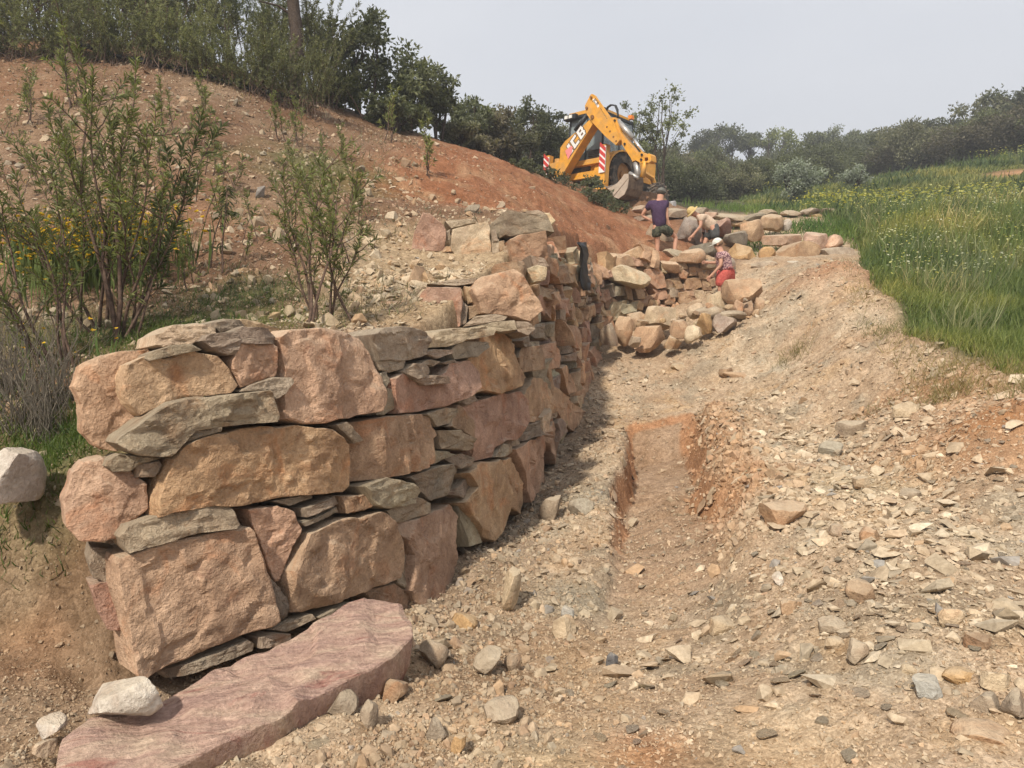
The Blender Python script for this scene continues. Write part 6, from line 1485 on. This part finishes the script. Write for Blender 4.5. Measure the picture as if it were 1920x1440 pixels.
# stabilisers with striped plates
for sx in (-1, 1):
    st = empty('stabiliser'); st.parent = dig; st.location = (sx * 1.17, -.02, 0)
    g = Geo(); g.box((0, 0, .80), (.20, .20, 1.25)).box((0, 0, .36), (.15, .15, .62)); g.build('post', M_YEL, st, bevel=.012)
    g = Geo(); g.box((0, -.02, .06), (.46, .34, .07)).box((0, 0, .16), (.20, .16, .14)); g.build('foot', M_YEL, st, bevel=.01)
    pl = Geo().box((0, -.125, .96), (.235, .024, .80)).build('plate', M_WHITE, st)
    for k in range(4):
        z = .66 + k * .20; g = Geo(); y0 = -.1385
        lo, hi = z, z + .13
        g.prism([(-.116, y0, lo + .11), (.116, y0, lo - .09), (.116, y0, hi - .09), (-.116, y0, hi + .11)] if True else [], (0, -.004, 0)); g.build('stripe', M_RED, pl)
    g = Geo(); cyl(g, (0, -.11, .30), (0, 1, 0), .025, .03); g.build('bolt', M_DKM, st)
# digging arm, laid out in its own upright plane
K = Vector((1.47, 24.55, 0)); AN = Vector((-.643, -.766, 0)).normalized()
def z6(X, Y): return 980 + X / 5.647, 160 + Y / 5.647
def arm_pt(X, Y, off):
    """photo position on the plane of the arm moved towards the viewer by off"""
    r = ray(*z6(X, Y)); o = Vector((0, 0, EYE)); t = (K + AN * off - o).dot(AN) / r.dot(AN); return o + r * t
def arm_prism(name, poly, off, thick, mat, parent, bevel=.012):
    g = Geo(); g.prism([dl(arm_pt(X, Y, off)) for X, Y in poly], DIG_I.to_3x3() @ (-AN * thick)); return g.build(name, mat, parent, bevel=bevel)
g = Geo(); kp = dl((K.x, K.y, BZ + .75)); g.box(kp, (.42, .36, .62)); cyl(g, kp, (0, 0, 1), .12, .9, 16); g.build('kingpost', M_YEL, dig, bevel=.02)
boom = arm_prism('boom', [(335, 965), (372, 860), (392, 780), (400, 660), (450, 590), (640, 430), (700, 372), (742, 356), (748, 400), (600, 640), (490, 830), (405, 975)], .20, .38, M_YEL, dig)
dip = arm_prism('dipper', [(735, 90), (760, 105), (950, 380), (1030, 575), (985, 632), (880, 545), (742, 398), (668, 290), (658, 215), (718, 98)], .26, .10, M_YEL, dig)
arm_prism('dipper_plate', [(735, 90), (760, 105), (950, 380), (1030, 575), (985, 632), (880, 545), (742, 398), (668, 290), (658, 215), (718, 98)], -.14, .10, M_YEL, dip)
arm_prism('dipper_core', [(760, 200), (930, 380), (1020, 575), (985, 622), (760, 400), (690, 280)], .155, .29, M_YEL, dip)
ext = arm_prism('extending_arm', [(938, 340), (985, 340), (1005, 400), (1040, 500), (1205, 715), (1262, 703), (1293, 735), (1290, 812), (1250, 822), (1195, 792), (1160, 808), (1148, 775), (1060, 640), (960, 420)], .12, .26, M_YEL, dig)
g = Geo()
for X, Y in [(738, 335), (727, 130), (680, 240)]: cyl(g, dl(arm_pt(X, Y, .27)), DIG_I.to_3x3() @ AN, .06 if Y == 335 else .04, .06, 14)
for X, Y in [(892, 440), (925, 487), (962, 545), (990, 590)]: cyl(g, dl(arm_pt(X, Y, .262)), DIG_I.to_3x3() @ AN, .030, .012, 12)
g.build('pin', make_plain('pin_rust', (.22, .10, .03), .7), dip)
g = Geo()
for X, Y in [(975, 372), (1080, 620), (1262, 735), (1255, 785)]: cyl(g, dl(arm_pt(X, Y, .135)), DIG_I.to_3x3() @ AN, .035, .04, 12)
g.build('pin', M_BLACK, ext)
g = Geo(); g.tube([dl(arm_pt(1008, 380, 0)), dl(arm_pt(1170, 562, 0))], .085, 14); g.build('ram_barrel', M_STEEL, dig, True)
g = Geo(); g.tube([dl(arm_pt(1160, 552, 0)), dl(arm_pt(1282, 712, 0))], .045, 12); g.build('ram_rod', M_CHROME, dig, True)
g = Geo(); g.tube([dl(arm_pt(560, 480, -.25)), dl(arm_pt(680, 320, -.25))], .075, 12); g.build('boom_ram', M_BLACK, dig, True)
arm_prism('tipping_lever', [(1285, 730), (1340, 722), (1358, 740), (1362, 800), (1335, 820), (1300, 815), (1330, 790), (1325, 760), (1290, 765)], .16, .30, M_YEL, dig)
g = Geo(); g.tube([dl(arm_pt(1300, 805, .08)), dl(arm_pt(1285, 880, .08)), dl(arm_pt(1268, 975, .08))], [.075, .07, .085], 10); g.build('tipping_link', M_YEL, dig, True)
g = Geo(); g.tube([dl(arm_pt(1200, 820, 0)), dl(arm_pt(1215, 900, 0)), dl(arm_pt(1225, 985, 0))], [.10, .09, .11], 10); g.tube([dl(arm_pt(1225, 985, .1)), dl(arm_pt(1130, 930, .1))], .06, 8); g.build('bucket_hitch', M_STEEL, dig, True)
# bucket: two side plates, curved back
bk = empty('bucket'); bk.parent = dig
side = [(888, 1076), (945, 1066), (1000, 1036), (1045, 985), (1075, 938), (1118, 936), (1120, 1000), (1110, 1080), (1075, 1155), (1012, 1200), (962, 1180)]
for off in (.48, -.42): arm_prism('side_plate', side, off, .03, M_BUCKET if off > 0 else M_BUCKD, bk, 0)
back = [(1118, 936), (1120, 1000), (1110, 1080), (1075, 1155), (1012, 1200), (962, 1180), (888, 1076)]; inn = [(895, 1070), (966, 1170), (1010, 1188), (1066, 1147), (1099, 1075), (1109, 1000), (1107, 938)]
arm_prism('shell', back + inn, .45, .87, M_BUCKD, bk, 0)
for k in range(4): arm_prism('tooth', [(900, 1085), (886, 1074), (862, 1060), (878, 1082)], .44 - k * .26, .08, M_STEEL, bk, 0)
arm_prism('cutting_edge', [(883, 1072), (940, 1058), (946, 1068), (890, 1084)], .49, .04, M_CHROME, bk, 0)
arm_prism('wear_strip', [(962, 1180), (1118, 985), (1118, 978), (958, 1172)], .486, .008, M_BUCKD, bk, 0)
# hoses
for k, (X, o) in enumerate([(0, .05), (45, -.05), (20, 0.0)]):
    pts = [(890, 270), (895 + X * .3, 232), (930 + X * .4, 206), (975 + X * .3, 214), (995 + X * .3, 260), (1012, 340)]
    q = [arm_pt(a, b, o) for a, b in pts]; pp = []
    for i in range(len(q) - 1):
        for t in (0, .33, .66): pp.append(dl(q[i].lerp(q[i + 1], t)))
    Geo().tube(pp + [dl(q[-1])], .022, 6).build('hose', M_BLACK, dig, True)
# lettering and reflector on the boom
def letters(body, size, mat, parent, p0, p1, off, grow=0.0, name='lettering'):
    """text laid along the arm from photo point p0 towards p1"""
    cu = bpy.data.curves.new('txt', 'FONT'); cu.body = body; cu.size = size; cu.offset = grow; cu.extrude = .003
    to = bpy.data.objects.new('txt', cu); coll.objects.link(to); dg = bpy.context.evaluated_depsgraph_get(); dg.update()
    me = bpy.data.meshes.new_from_object(to.evaluated_get(dg)); bpy.data.objects.remove(to); bpy.data.curves.remove(cu)
    a, b = arm_pt(*p0, off), arm_pt(*p1, off); u = (b - a).normalized(); v = AN.cross(u).normalized()
    if v.z < 0: v = -v
    M = Matrix.Identity(4)
    for i, ax in enumerate((u, v, u.cross(v))):
        for k in range(3): M[k][i] = ax[k]
    M.translation = a; me.transform(DIG_I @ M); me.materials.clear()
    return link(name, me, parent, mat)
GLYPH = {'J': [(.55, 0, 1, 1), (0, 0, .55, .26), (0, .26, .30, .42)], 'C': [(0, 0, .36, 1), (.36, .74, 1, 1), (.36, 0, 1, .26)], 'B': [(0, 0, .34, 1), (.34, .80, .92, 1), (.34, .40, .92, .60), (.34, 0, .92, .20), (.66, .60, 1, .80), (.66, .20, 1, .40)]}
_a, _b = arm_pt(487, 768, .2), arm_pt(640, 548, .2); _u = (_b - _a).normalized(); _v = AN.cross(_u).normalized(); _v = _v if _v.z > 0 else -_v
for k, ch in enumerate('JCB'):
    for nm, gr, off, mt in (('letter_outline', .022, .004, M_BLACK), ('letter', 0.0, .009, M_WHITE)):
        g = Geo()
        for (x0, y0, x1, y1) in GLYPH[ch]:
            q = [(x0 * .27 - gr, y0 * .31 - gr), (x1 * .27 + gr, y0 * .31 - gr), (x1 * .27 + gr, y1 * .31 + gr), (x0 * .27 - gr, y1 * .31 + gr)]
            g.prism([dl(_a + _u * (k * .335 + px_ + py_ * .18) + _v * py_ + AN * off) for px_, py_ in q], DIG_I.to_3x3() @ (AN * -.004))
        g.build(nm, mt, boom)
arm_prism('reflector', [(450, 693), (512, 640), (528, 655), (522, 705), (480, 785)], .2135, .008, M_PINK, boom, 0)
arm_prism('label_plate', [(738, 150), (758, 138), (812, 218), (795, 238)], .263, .004, M_WHITE, dip, 0)
letters('JCB', .15, M_BLACK, dip, (746, 160), (800, 238), .265, .0)
for k in range(8):
    X, Y = 818 + k * 9.5, 240 + k * 15; arm_prism('label_mark', [(X, Y), (X + 5, Y - 3), (X + 11, Y + 7), (X + 6, Y + 10)], .263, .004, M_DKM, dip, 0)
# loader arms and shovel at the far end
g = Geo()
for x in (-.62, .62): g.tube([(x, 1.9, 1.35), (x, 3.3, 1.15), (x, 4.0, .3)], .09, 6)
g.build('loader_arms', M_YEL, dig)
g = Geo(); g.prism([(-1.1, 3.95, .0), (-1.1, 3.95, .40), (-1.1, 4.08, .46), (-1.1, 4.15, .40), (-1.1, 4.15, .12), (-1.1, 4.5, .0)], (2.2, 0, 0)); g.build('loader_shovel', make_plain('shovel_steel', (.42, .41, .40), .55, var=.2, dust=.2), dig)
# ------------------------------------------------------------------ workers
M_SKIN = make_plain('skin', (.50, .27, .18), .6, var=.08, scale=8, spec=.3)
def skin_mesh(name, verts, edges, radii, mat, parent, root=0, sub=1):
    me = bpy.data.meshes.new(name); me.from_pydata([tuple(v) for v in verts], edges, []); me.update()
    o = link(name, me, parent, mat)
    md = o.modifiers.new('skin', 'SKIN'); md.use_smooth_shade = True
    if not me.skin_vertices: me.skin_vertices.new()
    for i, r in enumerate(radii):
        sv = me.skin_vertices[0].data[i]; sv.radius = (r, r) if not hasattr(r, '__len__') else r; sv.use_root = (i == root)
    s = o.modifiers.new('sub', 'SUBSURF'); s.levels = sub; s.render_levels = sub
    return o
def person(label, d, J, look, shirt, shorts, sleeve=.55, leg=.75, skin_scale=1.0, shirt_kind='s', feet_down=True):
    """J: joint -> (px, py, depth offset)"""
    Q = {k: P(px, py, d + dd) for k, (px, py, dd) in J.items()}
    base = Vector((Q['pelvis'].x, Q['pelvis'].y, min(Q['footL'].z, Q['footR'].z)))
    o = empty('person', base); tag(o, label, 'person', 'workers on the wall')
    L = {k: v - base for k, v in Q.items()}
    V, E, R = [], [], []; I = {}
    def v(k, p, r): I[k] = len(V); V.append(p); R.append(r * skin_scale); return I[k]
    def e(a, b): E.append((I[a], I[b]))
    v('pelvis', L['pelvis'], .105); v('belly', L['pelvis'].lerp(L['chest'], .5), .100); e('pelvis', 'belly')
    v('chest', L['chest'], .115); e('belly', 'chest'); v('neck', L['neck'], .055); e('chest', 'neck')
    hd = L['head']; up = (hd - L['neck']).normalized(); lk = Vector(look).normalized()
    v('jaw', hd - up * .055 + lk * .025, .072); e('neck', 'jaw'); v('skull', hd + up * .045 - lk * .01, .092); e('jaw', 'skull'); v('nose', hd + lk * .105 - up * .02, .014); e('jaw', 'nose')
    for s in 'LR':
        v('sh' + s, L['sh' + s], .062); e('chest', 'sh' + s); v('el' + s, L['el' + s], .043); e('sh' + s, 'el' + s)
        v('wr' + s, L['ha' + s].lerp(L['el' + s], .18), .028); e('el' + s, 'wr' + s); v('ha' + s, L['ha' + s] + (L['ha' + s] - L['el' + s]).normalized() * .03, .034); e('wr' + s, 'ha' + s)
        fd = (L['ha' + s] - L['el' + s]).normalized(); sd = fd.cross(Vector((.3, .8, .4))).normalized()
        for k in range(4):
            a = L['ha' + s] + fd * .075 + sd * (k - 1.5) * .021; b = a + fd * (.045 + .012 * (k in (1, 2))) + Vector((0, 0, -.02))
            v(f'f{s}{k}', a, .0105); e('ha' + s, f'f{s}{k}'); v(f'g{s}{k}', b, .0085); e(f'f{s}{k}', f'g{s}{k}')
        v('t' + s, L['ha' + s] + sd * .055 + fd * .02, .012); e('wr' + s, 't' + s)
        v('hip' + s, L['hip' + s], .098); e('pelvis', 'hip' + s); v('kn' + s, L['kn' + s], .060); e('hip' + s, 'kn' + s)
        v('ca' + s, L['kn' + s].lerp(L['foot' + s], .35), .058); e('kn' + s, 'ca' + s)
        v('an' + s, L['foot' + s] + Vector((0, 0, .07)), .038); e('ca' + s, 'an' + s); v('to' + s, L['foot' + s] + Vector((lk.x * .17, lk.y * .17, .02)), .034); e('an' + s, 'to' + s)
    skin_mesh('body', V, E, R, M_SKIN, o)
    # shirt
    V, E, R = [], [], []
    vs = [L['pelvis'].lerp(L['chest'], -.20), L['pelvis'].lerp(L['chest'], .35), L['pelvis'].lerp(L['chest'], .7), L['chest'], L['chest'].lerp(L['neck'], .55)]
    V += vs; R += [.185, .180, .190, .195, .090]; E += [(0, 1), (1, 2), (2, 3), (3, 4)]
    for s in 'LR':
        a = len(V); V += [L['sh' + s], L['sh' + s].lerp(L['el' + s], sleeve)]; R += [.100, .088]; E += [(3, a), (a, a + 1)]
    skin_mesh('shirt', V, E, R, shirt, o)
    V, E, R = [L['pelvis'].lerp(L['chest'], .25), L['pelvis']], [(0, 1)], [.175, .190]
    for s in 'LR':
        a = len(V); V += [L['hip' + s], L['hip' + s].lerp(L['kn' + s], leg * .6), L['hip' + s].lerp(L['kn' + s], leg)]; R += [.150, .128, .120]; E += [(1, a), (a, a + 1), (a + 1, a + 2)]
    skin_mesh('shorts', V, E, R, shorts, o, 1)
    # shoes
    for s in 'LR':
        g = L['foot' + s]; skin_mesh('shoe', [g + Vector((0, 0, .10)), g + Vector((-lk.x * .05, -lk.y * .05, .035)), g + Vector((lk.x * .20, lk.y * .20, .03))], [(0, 1), (1, 2)], [.052, .055, .045], M_SHOE, o, 1)
    for s in (-1, 1):
        side = lk.cross(up).normalized(); g = Geo(); bm = bmesh.new(); bmesh.ops.create_uvsphere(bm, u_segments=8, v_segments=6, radius=.011); me = bm_mesh('eye', bm, True); eo = link('eye', me, o, M_BLACK); eo.location = hd + lk * .082 + side * s * .034 + up * .012
        bm = bmesh.new(); bmesh.ops.create_uvsphere(bm, u_segments=8, v_segments=6, radius=.028); me = bm_mesh('ear', bm, True); eo = link('ear', me, o, M_SKIN); eo.location = hd + side * s * .088 - up * .01; eo.scale = (.6, .8, 1)
    return o, hd, up, lk
def dome(name, mat, parent, c, up, fwd, rx, ry, rz, cut=-.1, brim=0.0, brim_fwd=0.0, rim_drop=.0):
    """cap, hat or hair: upper part of an ellipsoid with an optional brim"""
    side = fwd.cross(up).normalized(); fwd = up.cross(side).normalized(); g = Geo(); n, m = 20, 7; vs = []
    for j in range(m):
        a = math.asin(cut) + (math.pi / 2 - math.asin(cut)) * j / m
        for i in range(n):
            t = 2 * math.pi * i / n; vs.append(c + side * (math.cos(t) * math.cos(a) * rx) + fwd * (math.sin(t) * math.cos(a) * ry) + up * (math.sin(a) * rz))
    vs.append(c + up * rz); fs = [(j * n + i, j * n + (i + 1) % n, (j + 1) * n + (i + 1) % n, (j + 1) * n + i) for j in range(m - 1) for i in range(n)] + [((m - 1) * n + i, (m - 1) * n + (i + 1) % n, m * n) for i in range(n)]
    g.add(vs, fs)
    if brim or brim_fwd:
        a = math.asin(cut); ring = []
        for i in range(n):
            t = 2 * math.pi * i / n; ex = brim + brim_fwd * max(0, math.sin(t)) ** 1.5
            for k in (0, 1):
                for h in (0, .008): ring.append(c + side * (math.cos(t) * (math.cos(a) * rx + ex * k * (1 if brim else .35))) + fwd * (math.sin(t) * (math.cos(a) * ry + ex * k)) + up * (math.sin(a) * rz + h - rim_drop * k))
        g.add(ring, [(i * 4, i * 4 + 2, ((i + 1) % n) * 4 + 2, ((i + 1) % n) * 4) for i in range(n)] + [(i * 4 + 1, ((i + 1) % n) * 4 + 1, ((i + 1) % n) * 4 + 3, i * 4 + 3) for i in range(n)] + [(i * 4 + 2, i * 4 + 3, ((i + 1) % n) * 4 + 3, ((i + 1) % n) * 4 + 2) for i in range(n)])
    return g.build(name, mat, parent, True)
def cloth(name, col, col2=None, scale=20, thr=.5):
    m, nt, b = nmat(name); p = node(nt, 'ShaderNodeTexCoord').outputs['Object']; n = noise(nt, scale, 3, .6, .4, p)
    nt.links.new(ramp(nt, n.outputs['Fac'], [(thr - .04, col), (thr + .04, col2 or tuple(x * .8 for x in col))]).outputs[0], b.inputs['Base Color']); b.inputs['Roughness'].default_value = .9; b.inputs['Specular IOR Level'].default_value = .1
    f = noise(nt, 9, 3, .6, 1.2, p); nt.links.new(bump(nt, f.outputs['Fac'], .6, .04), b.inputs['Normal']); return m
M_SHOE = make_plain('shoe_leather', (.10, .09, .085), .8)
M_PURPLE = cloth('purple_cotton', (.075, .045, .085), (.060, .036, .070)); M_CAMO = cloth('dark_camouflage', (.035, .040, .028), (.095, .095, .065), 14); M_BEIGE = cloth('cream_cotton', (.60, .46, .34), (.52, .39, .29)); M_DENIM = cloth('grey_denim', (.085, .085, .080), (.065, .066, .066)); M_PRINT = cloth('printed_cotton', (.55, .36, .33), (.14, .065, .085), 34); M_REDS = cloth('coral_shorts', (.52, .12, .095), (.42, .09, .075))
M_CAPG = cloth('grey_cap', (.16, .155, .135)); M_STRAW = cloth('straw', (.58, .44, .20), (.48, .35, .15), 60); M_CAPW = cloth('white_cap', (.70, .68, .60)); M_HAIRD = make_plain('dark_hair', (.05, .04, .03), .8); M_HAIRB = make_plain('brown_hair', (.22, .13, .07), .8)
o, hd, up, lk = person('person in purple t-shirt and dark shorts standing with hand on hip', 18.0, dict(head=(1239.5, 362, .03), neck=(1237, 374, 0), chest=(1234, 387, 0), pelvis=(1237, 424, 0), shL=(1219, 383, 0), elL=(1203, 404, .12), haL=(1222, 414, .05), shR=(1249.5, 381, 0), elR=(1250, 403, -.05), haR=(1254, 423, 0), hipL=(1230, 430, 0), knL=(1233, 455, .05), footL=(1232, 484, .05), hipR=(1246, 430, 0), knR=(1267, 444, .18), footR=(1264, 483, .12)), (.35, .9, -.15), M_PURPLE, M_CAMO, leg=.62)
dome('cap', M_CAPG, o, hd + up * .035, up, lk, .103, .112, .10, -.05, 0, .08); dome('hair', M_HAIRD, o, hd - lk * .018 - up * .0, up, lk, .10, .105, .07, -.75)
o, hd, up, lk = person('person in cream shirt and straw hat bending over the dark boulder', 18.7, dict(head=(1298, 397, -.02), neck=(1307, 404, 0), chest=(1317, 409, 0), pelvis=(1337, 426, .05), shL=(1314, 408, -.16), elL=(1314, 424, -.2), haL=(1298, 442, -.15), shR=(1314, 409, .17), elR=(1320, 430, .2), haR=(1317, 444, .15), hipL=(1339, 430, -.08), knL=(1341, 452, -.10), footL=(1345, 477, -.05), hipR=(1334, 431, .1), knR=(1322, 452, .05), footR=(1322, 477, .05)), (-.8, -.1, -.55), M_BEIGE, M_DENIM, leg=.85)
dome('straw_hat', M_STRAW, o, hd + up * .03, (up + Vector((-.25, 0, .35))).normalized(), lk, .105, .115, .11, -.1, .065, 0, .02)
o, hd, up, lk = person('person in white cap, patterned shirt and coral shorts reaching to the cross wall', 16.2, dict(head=(1346, 457, 0), neck=(1351, 468, 0), chest=(1355, 479, 0), pelvis=(1361, 511, 0), shL=(1351, 478, -.15), elL=(1352, 497, -.2), haL=(1334, 516, -.12), shR=(1353, 477, .15), elR=(1343, 493, .22), haR=(1327, 492, .25), hipL=(1355, 516, -.07), knL=(1350, 541, -.06), footL=(1353, 568, -.02), hipR=(1367, 517, .08), knR=(1368, 542, .10), footR=(1370, 568, .10)), (-.75, .35, -.45), M_PRINT, M_REDS, leg=.92, skin_scale=.94)
dome('cap', M_CAPW, o, hd + up * .03, up, lk, .100, .110, .10, -.05, 0, .10); dome('hair', M_HAIRB, o, hd - lk * .02, up, lk, .10, .105, .07, -.8)

# ------------------------------------------------------------------ small things
# black plastic sheet hanging over the wall top
r = np.random.RandomState(31); g = Geo(); c = [(1072, 458), (1084, 462), (1088, 478), (1085, 500), (1088, 540), (1080, 546), (1077, 505), (1073, 480)]
vs = []; nr_ = plan(S_AT(1082))[1]; nn = Vector((nr_.x, nr_.y, .1)).normalized()
rows = [(1068, 1082, 456), (1070, 1085, 466), (1073, 1088, 480), (1075, 1087, 498), (1077, 1088, 515), (1079, 1089, 532), (1080, 1087, 546)]
for j, (a, b, y) in enumerate(rows):
    for i in range(5):
        q = on_wall(a + (b - a) * i / 4, y)[0] + nn * (.14 + .05 * math.sin(i * 2.1 + j) - .02 * (j == 0)); vs.append(q)
fs = [(j * 5 + i, j * 5 + i + 1, j * 5 + i + 6, j * 5 + i + 5) for j in range(len(rows) - 1) for i in range(4)]
base = Vector((vs[-3].x, vs[-3].y, vs[-3].z)); g.add([v for v in vs], fs); o = g.build('plastic_sheet', make_plain('black_sheet', (.018, .018, .020), .5, var=.2), None, True)
md = o.modifiers.new('thick', 'SOLIDIFY'); md.thickness = .012; tag(o, 'black plastic sheet hanging down the wall face near its far end', 'plastic sheet')
